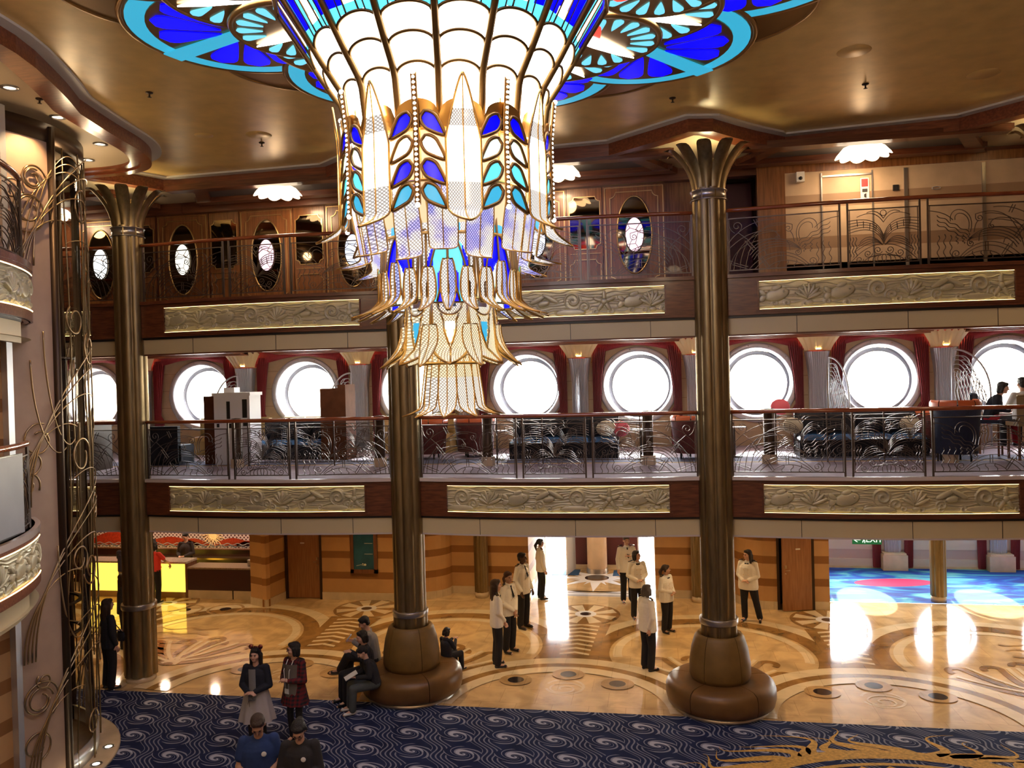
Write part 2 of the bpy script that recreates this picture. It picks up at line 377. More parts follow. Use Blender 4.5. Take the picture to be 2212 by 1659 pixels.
for bc in BAY[:4]:
    band(bc,13.3,2.12,2.3,0,180,.0135,2); band(bc,13.3,1.85,2.12,0,180,.013,1); band(bc,13.3,2.3,2.6,5,175,.0132,1)
    for dx,y in ((0,15.04),(-.93,14.66),(.93,14.66)):
        fl.flat(arc(bc+dx,y,.30,0,360,28,ry=.27)[:-1],.014,3); fl.flat(arc(bc+dx,y,.15,0,360,24)[:-1],.015,4)
    fl.ribbon([tuple(p) for p in arc(bc,14.45,.34,200,520,26)],.05,z1,1); fl.ribbon([(bc+.34*(1-t*.8)*cos(6.28*1.6*t),14.35+.3*(1-t*.8)*sin(6.28*1.6*t)) for t in [i/30 for i in range(31)]],.035,z2,1)
    # star medallion and chevron stem
    fl.flat(arc(bc,18.9,.80,0,360,40)[:-1],.0095,2)
    for k in range(8):
        a=R(22.5+45*k); d=Vector((cos(a),sin(a))); n_=Vector((-d.y,d.x)); c=Vector((bc,18.9))
        fl.flat([tuple(c+d*.24-n_*.07),tuple(c+d*.72-n_*.15),tuple(c+d*.72+n_*.15),tuple(c+d*.24+n_*.07)],.0105,1)
    fl.flat(arc(bc,18.9,.25,0,360,28)[:-1],.0115,5); fl.flat(arc(bc,18.9,.13,0,360,24)[:-1],.0125,4)
    fl.flat([(bc-.42,15.75),(bc+.42,15.75),(bc+.62,18.2),(bc-.62,18.2)],.0075,2)
    for k in range(8):
        y=16.1+k*.26; w=.30+.012*k
        fl.flat([(bc-w,y),(bc,y+.12),(bc+w,y),(bc+w,y+.1),(bc,y+.22),(bc-w,y+.1)],.0085,1)
# small rings before the reception desk
for x,y in ((-12.75,18.25),(-11.69,18.41),(-10.69,18.57)):
    fl.ribbon(arc(x,y,.42,0,360,32)[:-1],.07,z2,3,closed=True); fl.flat(arc(x,y,.14,0,360,20)[:-1],z2,4)
# scale pattern at both ends
for (xa,xb,ya,yb) in ((-14.5,-9.9,14.6,17.6),(6.6,10.5,14.8,18.2)):
    for j in range(int((yb-ya)/.34)):
        y=ya+j*.34; pts=[]
        for i in range(int((xb-xa)/.09)):
            x=xa+i*.09; q=((x+(j%2)*.35)%.7)/.7
            pts.append((x,y+.11*sin(q*2*PI)*(1-q)))
        fl.ribbon(pts,[.05+.05*max(0,sin((((p[0]+(j%2)*.35)%.7)/.7)*PI)**6) for p in pts],z3,3)
# compass rose in the entrance
cx,cy=-1.72,22.3
fl.flat(arc(cx,cy,1.5,0,360,48)[:-1],z1,3)
for k in range(16):
    a=R(22.5*k); d=Vector((cos(a),sin(a))); n_=Vector((-d.y,d.x)); c=Vector((cx,cy)); L=1.45 if k%4==0 else (1.2 if k%2==0 else .8); w=.17 if k%2==0 else .08
    fl.flat([tuple(c+d*.3-n_*w),tuple(c+d*L),tuple(c+d*.3+n_*w)],z2,7)
fl.flat(arc(cx,cy,.46,0,360,36)[:-1],z3,7); fl.flat(arc(cx,cy,.33,0,360,36)[:-1],z3+.002,4)
for y in (20.6,20.85): fl.flat([(-4.1,y),(.9,y),(.9,y+.1),(-4.1,y+.1)],z1,7)
struct('floor',fl,[MARB,MARB_L,MARB_D,MARB_M,MARB_K,MARB_W,MARB_G,MARB_W],'cream marble lobby floor with brown art deco inlays')

# ------------------------------------------------------------------ carpets
cp=MB(); cp.flat([(-24.1,-4.1),(14.1,-4.1),(14.1,13.4),(-24.1,13.4)],.001,0)
# woven gold sun rays, lower right
S0=Vector((3.3,9.25))
cp.ribbon([tuple(S0+Vector((cos(R(a)),sin(R(a))))*3.15) for a in range(20,166,4)],.26,.004,1)
cp.ribbon([tuple(S0+Vector((cos(R(a)),sin(R(a))))*2.85) for a in range(20,166,4)],.08,.004,1)
for k in range(24):
    a=28+k*5.6; L=.62+.34*abs(sin(k*1.7)); ph=.10+.06*sin(k*2.3); w0=.15
    b0=S0+Vector((cos(R(a)),sin(R(a))))*3.26; lean=-1 if a>88 else 1
    pts=[];ws=[]
    for i in range(13):
        t=i/12; ang=R(a)+lean*-.16*t+.07*sin(t*5.5+k); pts.append(tuple(S0+Vector((cos(ang),sin(ang)))*(3.22+L*.85*t))); ws.append(max(.006,w0*(1-t)*(1+.3*sin(t*6))))
    cp.ribbon(pts,ws,.005,1)
for k in range(16):
    a=30+k*8; 
    cp.flat([tuple(S0+Vector((cos(R(a+q)),sin(R(a+q))))*rr) for q,rr in ((-2.4,2.7),(0,2.8),(2.4,2.7),(1.2,2.25),(-1.2,2.25))],.004,1)
o=struct('floor',cp,[CARPET,CARPGOLD],'navy carpet woven with grey spirals and gold rays')
sc=MB(); sc.flat([(3.95,20.45),(16,20.45),(16,24.05),(3.95,24.05)],.002,0)
for cx,cy,ax,ay in ((5.95,22.35,.95,.42),(10.1,22.5,.9,.4)):
    sc.flat([(cx+ax*cos(a)*1.0+.25*sin(a),cy+ay*sin(a)) for a in [2*PI*i/40 for i in range(40)]],.006,1)
struct('floor',sc,[SEACARP,PINKCARP],'sea blue patterned carpet beyond the lobby')
# white swirl edging on the carpet
# ------------------------------------------------------------------ lobby walls
def wallseg(mb,pts,z0,z1,th=.12,mi=0,mb_i=1,base=.19):
    n=len(pts)
    for i in range(n-1):
        a=Vector(pts[i]); b=Vector(pts[i+1]); t=(b-a).normalized(); nn=Vector((-t.y,t.x))*th
        P=[(a.x,a.y),(b.x,b.y),(b.x+nn.x,b.y+nn.y),(a.x+nn.x,a.y+nn.y)]
        mb.prism(P,z0,z1,mi)
        if base:
            q=Vector((t.y,-t.x))*.02
            P=[(a.x+q.x,a.y+q.y),(b.x+q.x,b.y+q.y),(b.x,b.y),(a.x,a.y)]; mb.prism(P,z0,z0+base,mb_i)
ZL=2.85
w=MB()
wallseg(w,[(-10.25,19.3),(-10.25,19.05),(-9.70,18.8),(-9.60,19.65)],0,ZL)
wallseg(w,[(-8.58,19.65),(-6.6,19.65)]+[( -6.6+1.25*sin(R(a)), 20.5-.8*cos(R(a))) for a in range(10,91,10)],0,ZL)
wallseg(w,[(-5.35,20.5),(-3.32,20.5)],0,ZL)
wallseg(w,[(-3.32,20.625),(-3.32,21.3)],0,ZL)
wallseg(w,[(-.12,20.5),(1.75,20.5)],0,ZL)
wallseg(w,[(1.75,20.5)]+[(2.6-.85*cos(R(a)),20.5-.85*sin(R(a))) for a in range(15,91,15)]+[(2.68,19.65)],0,ZL)
wallseg(w,[(3.52,19.72),(3.86,19.72)],0,ZL); wallseg(w,[(3.86,19.845),(3.86,20.4)],0,ZL)
wallseg(w,[(3.86,20.405),(3.86,24.0)],0,ZL,base=0)
w.bbox((-4.5,21.0,0),(-3.4,21.12,2.9),0); w.bbox((0,21.2,0),(3.9,21.3,2.9),0)
struct('wall_back',w,[STRIPE,STONE],'banded tan and brown lobby wall with cream skirting')
w=MB(); 
for x in (-7.15,-5.9,-4.9): w.box((x,19.645 if x<-6.6 else 19.9,1.5),(.012,.01,2.6),0)
# entrance vestibule side walls and back wall
v=MB()
v.bbox((-3.45,21.3,0),(-3.32,23.4,ZL),0); v.bbox((-.12,20.62,0),(0.0,23.4,ZL),0)
v.bbox((-2.62,23.4,0),(-.62,23.55,ZL),1); v.bbox((-3.45,23.4,2.1),(0,23.55,ZL),1)
v.bbox((-2.62,23.33,0),(-.62,23.40,.12),2)
struct('wall_entrance',v,[STRIPE,mat('dark red timber lattice',(.085,.012,.010),.45,var=.4,scale=30,stretch=(6,1,1)),STONE],'dark red panelled wall at the back of the entrance')
pr=MB(); pr.lathe([(.28,0.14),(.28,ZL)],(-1.75,22.98,0),24,0); pr.lathe([(.31,.0),(.31,.05),(.29,.14)],(-1.75,22.98,0),24,1)
tag(pr.build('entrance_pier',[BEIGE,STEEL]),'round tan pier on a chrome foot in the middle of the entrance','pier')
for i,(xa,xb) in enumerate(((-3.0,-2.25),(-1.3,-.55))):
    m_=MB(); m_.bbox((xa,22.55,.001),(xb,23.2,.012)); 
    tag(m_.build('door_mat',mat('blue door mat',(.02,.07,.16),.95)),('blue door mat left of the entrance pier','blue door mat right of the entrance pier')[i],'mat','door mats in the entrance')
# entrance glazed doors: two tall panes beside the panelling
for i,(xa,xb) in enumerate(((-3.32,-2.62),(-.62,-.12))):
    d=MB(); 
    for x in (xa+.02,xb-.02): d.bbox((x-.02,23.42,0),(x+.02,23.5,2.1),0)
    d.bbox((xa,23.42,2.06),(xb,23.5,2.1),0)
    o=struct('door_%d'%(i+3),d,[STEEL_L],'glazed entrance door open to daylight')
    g=MB(); g.bbox((xa+.04,23.45,.02),(xb-.04,23.46,2.06)); g.build('door_pane',GLASS,o)
dd=MB(); dd.bbox((-.04,0,0),(0,.8,2.05)); o=thing('swing_door',(-2.55,22.5,.02),'white glass door swung open inside the entrance','door'); o.rotation_euler=(0,0,R(-12))
dd=MB(); dd.bbox((-.035,0,0),(-.005,.8,2.05)); dd.build('door_leaf',mat('white door leaf',(.85,.86,.88),.3),o,rel=False)
dd=MB(); dd.tube([(-.06,.7,.85),(-.08,.7,.85),(-.08,.7,1.25),(-.06,.7,1.25)],.012,6); dd.build('door_handle',STEEL,o,rel=False)

# striped lobby doors
def flat_door(n,xa,xb,y,label,ajar=0):
    d=MB(); d.bbox((xa-.06,y-.03,0),(xa,y+.14,ZL),0); d.bbox((xb,y-.03,0),(xb+.06,y+.14,ZL),0); d.bbox((xa-.06,y-.03,2.12),(xb+.06,y+.14,2.16),0)
    d.bbox((xa,y-.0,2.16),(xb,y+.12,ZL),1)
    if ajar: d.bbox((xa,y+.5,0),(xb,y+.55,ZL),2)
    o=struct('door_%d'%n,d,[BRONZE_D,STRIPE,DARK],label)
    lf=MB(); W=xb-xa; lf.bbox((0,0,.02),(W-.01,.045,2.11)); q=lf.build('door_leaf',wood('door wood',(.26,.10,.028),(.36,.15,.05),.4,axis=(14,14,1)),o,rel=False)
    q.location=(xb-.005,y+.02,0) if ajar else (xa+.005,y+.02,0)
    if ajar: q.rotation_euler=(0,0,PI+R(ajar))
    hx=W-.08
    h=MB(); h.box((hx,-.012,1.04),(.05,.02,.07),0); h.tube([(hx,-.02,.96),(hx,-.05,.96),(hx-.09,-.05,.965)],.009,6,0); h.ball((hx,-.01,.88),.016,8)
    s=1 if not ajar else -1
    hh=h.build('door_handle',BRONZE_L,q,rel=False)
    if ajar: hh.scale=(1,-1,1); hh.location=(0,.045,0)
    pl=MB(); pl.box((W*.46,-.004,1.36+.08),(.11,.006,.035)); k=pl.build('door_plate',mat('cream door plate',(.7,.6,.45),.4),q,rel=False)
    if ajar: k.location=(0,.05,0)
flat_door(1,-9.53,-8.64,19.66,'plain tan wood door in the banded lobby wall')
flat_door(2,2.74,3.46,19.68,'tan wood door standing ajar at the right of the lobby',ajar=16)
# ------------------------------------------------------------------ hull wall with curtains, lobby level
def hole_wall(mb,cells,y,th,za,zb,mi=0,mi_in=0):
    """cells: (xa,xb,cx,cz,r) -> wall sheet at y with round holes, thickness th"""
    n=48
    for (xa,xb,cx,cz,r) in cells:
        c=[];q=[]
        for i in range(n):
            a=2*PI*i/n+PI/4; dx,dz=cos(a),sin(a); t=1e9
            if dx>1e-9: t=min(t,(xb-cx)/dx)
            if dx<-1e-9: t=min(t,(xa-cx)/dx)
            if dz>1e-9: t=min(t,(zb-cz)/dz)
            if dz<-1e-9: t=min(t,(za-cz)/dz)
            c.append((cx+r*dx,cz+r*dz)); q.append((cx+t*dx,cz+t*dz))
        # make sure the rectangle corners are kept
        for X,Zc in ((xa,za),(xb,za),(xa,zb),(xb,zb)):
            k=min(range(n),key=lambda i:(q[i][0]-X)**2+(q[i][1]-Zc)**2); q[k]=(X,Zc)
        for yy in (y,y+th):
            vs=[(p[0],yy,p[1]) for p in c]+[(p[0],yy,p[1]) for p in q]
            mb.add(vs,[(i,(i+1)%n,(i+1)%n+n,i+n) for i in range(n)],mi)
        vs=[(p[0],y,p[1]) for p in c]+[(p[0],y+th,p[1]) for p in c]
        mb.add(vs,[(i,(i+1)%n,(i+1)%n+n,i+n) for i in range(n)],mi_in)
hw=MB(); IV=mat('ivory wall panel',(.66,.55,.44),.5)
for (z0,z1,mi,dy) in ((0,.06,2,.06),(.06,.26,0,.04),(.26,.52,1,0),(.52,.82,0,.02),(.82,.95,2,.03)): hw.bbox((3.9,24.0-dy,z0),(16,24.15,z1),mi)
LP=[5.0,7.7,10.4,13.1]
hole_wall(hw,[(x-1.35 if x>5 else 3.9,x+1.35,x,1.85,.78) for x in LP],24.0,.15,.95,2.9)
hw.bbox((14.4,24.0,.95),(16,24.15,2.9),0)
struct('wall_hull',hw,[IV,mat('rose wall band',(.55,.40,.34),.5),STONE],'ivory banded outer wall under the lobby windows')
# ------------------------------------------------------------------ pleated curtain, pilaster, porthole makers
PORT_F=mat('porthole ring paint',(.55,.57,.62),.35,.3)
def porthole(x,y,z,r,label,group):
    o=thing('porthole_window',(x,y,z),label,'window',group)
    m=MB(); m.lathe([(r,-.0),(r+.13,-.0),(r+.13,.05),(r+.10,.07),(r+.02,.07),(r,.03),(r-.03,-.12),(r-.03,-.30),(r,-.30)],n=48)
    m.v=[(p[0],-p[2],p[1]) for p in m.v]
    m.build('ring_frame',PORT_F,o,rel=False)
    b=MB()
    for k in range(12):
        a=2*PI*k/12+.2; b.ball(((r+.075)*cos(a),-.07,(r+.075)*sin(a)),.016,8)
    b.build('bolts',STEEL,o,rel=False)
    i=MB(); i.lathe([(r-.13,0),(r-.03,0),(r-.03,.05),(r-.13,.05),(r-.13,0)],n=48); i.v=[(p[0]+.05,.26+p[2],p[1]-.02) for p in i.v]; i.build('inner_ring',mat('grey window seal',(.30,.31,.36),.4),o,rel=False)
    g=MB(); n=40; g.add([((r-.08)*cos(2*PI*k/n)+.05,.28,(r-.08)*sin(2*PI*k/n)-.02) for k in range(n)],[tuple(range(n))]); g.build('window_pane',GLASS,o,rel=False)
    return o
def curtain(x,y,z0,z1,w,flare,label,group,side=1,parent_name='curtain'):
    o=thing(parent_name,(x,y,z0),label,'curtain',group)
    m=MB(); H=z1-z0
    def fn(u,v):
        ww=w*(.62+.38*v)+flare*(1-v)**2*(1 if v<.5 else .5)
        if v>.35: ww=w*(.55+.45*((v-.35)/.65)**1.5)
        xx=side*(u*ww); yy=-.045*sin(u*2*PI*7+.6*sin(v*3))*(.5+.5*v)-.05*abs(sin(u*PI))
        return (xx,yy,v*H)
    m.grid(fn,70,18); m.build('drape',RED,o,rel=False)
    return o
def swag(xa,xb,y,z,drop,parent):
    m=MB(); W=xb-xa
    def fn(u,v):
        sag=drop*(abs(2*u-1)**1.6)
        zz=z-(.12+sag)*v-.0; yy=y-.06*sin(v*PI)-.02*sin(u*40)*v
        return (xa+u*W,yy,zz)
    m.grid(fn,60,8); return m.build('swag',RED,parent)
SHELL=mat('lit shell fan',(.80,.62,.32),.4)
def pilaster(x,y,z0,zc,label,group,w=.46,lit=1,base=0):
    """fluted silver pilaster that spreads upward with a lit fan capital"""
    o=thing('pilaster',(x,y,z0),label,'pilaster',group); H=zc-z0
    m=MB()
    def fn(u,v):
        q=max(0,(v-.55)/.45); ww=w*(.82+.42*q**2.2)
        xx=(u-.5)*ww; d=.17+.10*q**2
        yy=-d*(1-abs(2*u-1)**6*.9) -.022*abs(sin(u*PI*11))
        return (xx,yy,base+v*(H-base))
    m.grid(fn,88,14); m.bbox((-w*.42,-.1,base),(w*.42,0,H),0)
    m.build('shaft',STEEL_P,o,rel=False)
    if base:
        b=MB(); b.bbox((-.32,-.34,0),(.32,0,base)); b.bbox((-.29,-.31,base),(.29,0,base+.05)); b.build('plinth',STONE,o,rel=False)
    if lit:
        c=MB()
        def f2(u,v):
            a=(u-.5)*2; ww=.29+.20*v**1.3; sc=abs(sin(u*PI*7))
            return (a*ww,-(.20+.18*v)*(1-.35*a*a)-.035*sc*v-.01*sc,H+.02+v*(.34+.05*sc))
        c.grid(f2,84,8); c.build('fan_capital',SHELL,o,rel=False)
        l=light('AREA','capital_uplight',(x,y-.14,zc+.03),7*lit,(1,.72,.32),.16,rot=(PI,0,0)); l.parent=o; l.location=(0,-.16,H+.05)
    return o
STEEL_P=mat('pale silver pilaster',(.48,.49,.52),.4,.55)
# lobby level
for i,x in enumerate((6.37,9.07)):
    pilaster(x,24.0,0,2.6,('pale fluted pilaster on a cream plinth under the exit sign','pale fluted pilaster on a cream plinth at the right edge of the lobby')[i],'lobby pilasters',w=.5,lit=0,base=.42)
    for s in (-1,1):
        c=curtain(x+s*.30,23.93,.03,2.6,.30,.04,('crimson curtain %s the pilaster %s'%(('left of','right of')[s>0],('under the exit sign','at the right edge of the lobby')[i])),'lobby curtains',side=s)
for i,x in enumerate(LP[:3]): porthole(x,24.0,1.85,.78,'round lobby porthole '+('nearest the tan wall','between the two pilasters','farthest right')[i],'lobby portholes')
# deck four hull wall
h=MB(); PX=[-14.97,-11.76,-8.85,-5.98,-3.11,-.41,2.32,5.0,7.66,10.3]; PB=[-13.4,-10.45,-7.34,-4.6,-1.79,.92,3.66,6.35,9.0]
ed=[-17]+PB+[12]
BW=mat('tan hull panelling',(.58,.43,.26),.5,var=.08)
hole_wall(h,[(ed[i],ed[i+1],PX[i],5.32,.80) for i in range(10)],19.6,.16,Z4+.35,6.5)
h.bbox((-17,19.58,Z4),(12,19.76,Z4+.35),1)
for z in (4.55,5.0,5.45,5.9):
    for i in range(10):
        for (a,b) in ((ed[i]+.2,PX[i]-math.sqrt(max(0,.95**2-(z-5.32)**2))),(PX[i]+math.sqrt(max(0,.95**2-(z-5.32)**2)),ed[i+1]-.2)):
            if b>a: h.bbox((a,19.592,z),(b,19.6,z+.012),2)
struct('wall_hull',h,[BW,mat('tan dado',(.50,.36,.22),.5),BEIGE_D],'tan panelled outer wall of the middle deck with round windows')
nm=['far left behind the wire lift cage','just right of the first bronze column','second full one, right of the white kiosk','behind the middle bronze column','fourth, right of the chandelier tip','centre right, left of the tall column','right of the tall bronze column','second to the right of the tall column','at the right edge behind the seated couple']
for i,x in enumerate(PX[:9]): porthole(x,19.6,5.32,.80,'round white porthole, '+nm[i],'portholes on the middle deck')
for i,x in enumerate(PB[:9]):
    pilaster(x,19.55,Z4,6.0,'silver fluted pilaster with glowing fan capital, '+('far left','left, beside the red drape','behind the wall screen left of the middle column','behind the middle column','right of the chandelier tip','behind the tall column','right of the tall column with a wire screen','second from the right','outside right')[i],'pilasters on the middle deck')
    for s in (-1,1):
        curtain(x+s*.31,19.5,Z4+.05,6.25,.34,.05,'crimson drape on the %s side of the pilaster %s'%(('left','right')[s>0],('at the far left','left of the white kiosk','left of the middle column','behind the middle column','right of the chandelier tip','behind the tall column','right of the tall column','near the right edge','outside right')[i]),'drapes on the middle deck',side=s)
vm=thing('valance',(-2,19.4,6.2),'crimson swagged valance running above the portholes','valance')
for i in range(9): swag(ed[i] if i else -16,ed[i+1],19.50,6.40,.34,vm)
# wave screens beside pilasters
def screen(x,y,z0,W,H,rz,label):
    o=thing('wave_screen',(x,y,z0),label,'screen','wire wave screens',rz=rz); m=MB()
    out=[(0,0,0),(0,0,H*.55)]+[(W*(1-cos(R(a))),0,H*.55+H*.45*sin(R(a))) for a in range(8,91,8)]+[(W,0,H),(W,0,0)]
    m.tube(out+[(0,0,0)],.02,6); 
    f=MB()
    for k in range(7):
        a=k/7; f.tube([(W*(t*(1-a*.7)+a*.7),0,H*(.1+.8*(1-a)*0)+H*(.95-a*.35)*sin(t*PI/2+.15)*(.3+.7*(1-t*.2))) for t in [i/14 for i in range(15)]],.010,5)
    for k in range(12):
        xx=W*(k+.7)/12.5; f.tube([(xx+.016*sin(q*1.9),0,.05+q*H*.05) for q in range(int(18*(.42+.52*math.sqrt(max(0,1-(1-xx/W)**2)))))],.011,5)
    for k in range(9):
        f.tube([(W*(.10+.055*k)+W*.22*(1-cos(R(a))),0,H*(.50+.045*k)+H*.07*sin(R(a))) for a in range(0,120,12)],.010,5)
    m.build('screen_frame',STEEL_P,o,rel=False); f.build('screen_wires',STEEL_P,o,rel=False); return o
screen(-10.7,18.35,Z4,.55,1.95,R(35),'wire wave screen beside the white kiosk')
screen(-7.72,18.35,Z4,.55,1.95,R(35),'wire wave screen left of the middle column')
screen(4.12,18.55,Z4,.5,2.0,R(130),'wire wave screen right of the tall column')
screen(7.02,18.75,Z4,.72,2.1,R(168),'large wire wave screen near the right edge')
s4=screen(-1.82,18.9,Z4,.5,1.95,R(85),'wire wave screen seen edge-on below the fan capital')

# ------------------------------------------------------------------ decks: slabs, fascias, reliefs
def slab(z,mt,label,yb,nm='floor'):
    th=.9 if z<5 else .78; m=MB(); pts=[]
    for bc in BAY:
        for k in range(9): 
            x=bc-2.69+5.38*k/8; pts.append((x,frontY(x,bc)+.05))
    poly=pts+[(11.75,yb),(-15.25,yb)]
    n=len(pts)
    for i in range(n-1):
        a,b=pts[i],pts[i+1]
        if b[0]-a[0]<1e-4: continue
        m.add([(a[0],a[1],z),(b[0],b[1],z),(b[0],yb,z),(a[0],yb,z)],[(0,1,2,3)],0)
        m.add([(a[0],a[1],z-th),(b[0],b[1],z-th),(b[0],yb,z-th),(a[0],yb,z-th)],[(3,2,1,0)],1)
    if mt is LOUNGE:
        m.bbox((-15.2,16.05,z),(11.7,16.11,z+.004),2); m.bbox((-15.2,16.11,z),(11.7,17.0,z+.003),3)
    m.bbox((-15.25,yb-.02,z-.9),(11.75,yb,z),1)
    return struct(nm,m,[mt,WHITE if z<5 else mat('rose brown underside',(.34,.20,.14),.5),YELLOWL,LOUNGE_D],label)
slab(Z4,LOUNGE,'mauve grey carpeted floor of the middle deck',19.62)
slab(Z5,mat('dark upper carpet',(.06,.03,.03),.9),'dark carpeted floor of the upper deck',22)
# lobby ceiling reaches further back
m=MB(); m.bbox((-22,19.6,2.85),(16,24.2,2.95)); m.bbox((-4.3,23.4,2.4),(1,25,2.95)); m.bbox((-22,13.9,2.85),(-15.2,19.6,2.95)); m.bbox((11.7,13.9,2.85),(16,24.2,2.95)); struct('ceiling',m,WHITE,'white ceiling at the back of the lobby')
m=MB(); m.bbox((-15.2,14.2,6.43),(11.7,19.6,6.49)); struct('ceiling',m,[mat('rose beige ceiling',(.50,.36,.28),.5)],'rose beige ceiling over the middle deck')
# red wood mouldings on the middle-deck ceiling
m=MB()
for bc in BAY:
    for k,(y0,z0) in enumerate(((18.4,6.40),(18.6,6.375),(18.8,6.35),(19.0,6.325))): m.bbox((bc-2.3,y0,z0),(bc+2.3,y0+.5,z0+.06))
    m.bbox((bc-2.3,14.6,6.37),(bc+2.3,14.72,6.425)); m.bbox((bc-2.35,14.6,6.37),(bc-2.23,18.9,6.425)); m.bbox((bc+2.23,14.6,6.37),(bc+2.35,18.9,6.425))
struct('trim_1',m,REDWOOD,'stepped red wood moulding above the portholes')
# fascias
def fascia(i,bc,z,label,right=True):
    m=MB(); K=16
    xs=[bc-2.69+5.38*k/K for k in range(K+1)]
    def strip(z0,z1,dy,mi,x0=-9,x1=9):
        for k in range(K):
            a=max(xs[k],bc+x0); b=min(xs[k+1],bc+x1)
            if b<=a: continue
            ya,yb=frontY(a,bc)+dy,frontY(b,bc)+dy
            m.prism([(a,ya),(b,yb),(b,yb+.08),(a,ya+.08)],z0,z1,mi)
    strip(z-.06,z,-.05,1); strip(z-.13,z-.06,0,0); strip(z-.13-.47,z-.13,0,0,-9,-1.94); strip(z-.6,z-.13,0,0,1.94,9)
    strip(z-.68,z-.6,0,0); strip(z-.6,z-.13,.075,2,-1.94,1.94)
    for x in (-1.94,1.94): m.bbox((bc+x-.012,frontY(bc+x,bc)-.012,z-.6),(bc+x+.012,frontY(bc+x,bc)+.06,z-.13),0)
    strip(z-.64,z-.60,-.012,0,-1.98,1.98); strip(z-.13,z-.10,-.012,0,-1.98,1.98)
    strip(z-.72,z-.68,.03,2); strip(z-1.0,z-.72,.05,3); 
    for k in (4,9,13): m.bbox((xs[k]-.004,frontY(xs[k],bc)+.044,z-1.0),(xs[k]+.004,frontY(xs[k],bc)+.05,z-.72),2)
    strip(z-1.02,z-.99,.045,1)
    return struct('trim_%d'%i,m,[MAHOG,MAHOG if z>5 else mat('pale edge nosing',(.62,.52,.46),.2,coat=.5),DARK,CREAM],label)
side={0:'far left, behind the wire cage',1:'left bay',2:'middle bay',3:'right bay',4:'beyond the right edge'}
tn=2
for z,nm_ in ((Z4,'middle'),(Z5,'upper')):
    for i,bc in enumerate(BAY): fascia(tn,bc,z,'mahogany fascia with cream soffit strip of the %s deck, %s'%(nm_,side[i])); tn+=1
# relief panels: waves and sea motifs, pressed gold-green metal
RELIEF=mat('pressed brass relief',(.56,.50,.31),.40,.30,var=.15,scale=4)
def relief_mesh(seed,W=3.86,H=.44):
    nx,nz=560,72; rg=np.random.RandomState(seed)
    X,Zz=np.meshgrid(np.linspace(0,W,nx+1),np.linspace(0,H,nz+1)); D=np.zeros_like(X)
    for k in range(9):
        zc=H*(k+.5)/9+.02*np.sin(X*(7+k%3*2)+k*1.7)+.008*np.sin(X*19+k)
        D=np.maximum(D,.010*np.exp(-((Zz-zc)/.007)**2))
    def dome(cx,cz,rx,rz,h,rim=True,rot=0):
        nonlocal D
        c,s_=np.cos(rot),np.sin(rot); u=((X-cx)*c+(Zz-cz)*s_)/rx; v=(-(X-cx)*s_+(Zz-cz)*c)/rz; q=np.sqrt(u*u+v*v)
        d=np.where(q<1,h*(.55+.45*np.sqrt(np.clip(1-q*q,0,1))),0); D=np.where(q<1,np.maximum(d,h*.3),D)
        if rim: D=D-.012*np.exp(-((q-1.03)/.05)**2)
    def curl(cx,cz,r,t=1.6,h=.022):
        nonlocal D
        dx,dz=X-cx,Zz-cz; rr=np.hypot(dx,dz); th=np.arctan2(dz,dx)
        sp=np.cos(th-rr/r*2*np.pi*t); D=np.where(rr<r,np.maximum(D,.006+h*np.clip(sp,0,1)*np.exp(-((rr/r-.55)/.5)**2)),D)
    slots=[.28,.78,1.28,1.82,2.32,2.85,3.35,3.66]
    kinds=[0,1,2,3,0,4,1,2]; rg.shuffle(kinds)
    for x,k in zip(slots,kinds):
        if k==0:   # fish
            dome(x,.22,.19,.10,.035,rot=.25); dome(x-.22,.17,.07,.05,.025,rot=.9); dome(x-.22,.26,.07,.04,.025,rot=-.7); dome(x+.11,.26,.018,.018,.045); dome(x,.33,.08,.04,.025,rot=.3)
        elif k==1: # scallop shell
            for a in range(-3,4): dome(x+.10*np.sin(a*.38),.10+.12*np.cos(a*.38)+.03,.030,.13,.034,rot=-a*.38)
            dome(x,.07,.06,.035,.03)
        elif k==2: # curling wave
            curl(x,.25,.15); curl(x+.2,.14,.10); dome(x-.05,.05,.25,.06,.025)
        elif k==3: # starfish
            for a in range(5): t=a*2*np.pi/5+.3; dome(x+.09*np.cos(t),.22+.09*np.sin(t),.10,.033,.032,rot=t)
            dome(x,.22,.05,.05,.04)
        else:      # sea bird over a wave
            dome(x-.10,.29,.15,.045,.03,rot=.45); dome(x+.12,.30,.15,.04,.03,rot=-.5); dome(x,.22,.10,.05,.035,rot=.2); curl(x-.15,.12,.09)
    for i in range(14): curl(.15+i*.28+rg.rand()*.1,.05+.03*rg.rand(),.06,1.2,.015)
    D=D*1.5; m=MB(); vs=np.stack([X-W/2,-D-.004-.22*np.cos(np.pi*(X-W/2)/5.6),Zz],-1).reshape(-1,3); m.v=[tuple(p) for p in vs.tolist()]
    k=nx+1
    for j in range(nz):
        for i in range(nx): m.f.append((j*k+i,j*k+i+1,(j+1)*k+i+1,(j+1)*k+i))
    m.m=[0]*len(m.f); m.sm=[True]*len(m.f)
    return m
protos=[]
LED=glow('warm light strip',(1,.70,.28),5)
def make_relief(seed):
    o=thing('relief_panel',(0,0,0),'x','relief'); r=relief_mesh(seed).build('relief_plate',RELIEF,o,rel=False)
    for zz in (-.008,.447):
        l=MB(); l.tube([(x,-.22*cos(PI*x/5.6)-.04,zz) for x in [-1.92+3.84*i/16 for i in range(17)]],.003,5); l.build('light_strip',LED,o,rel=False)
    return o
k=0
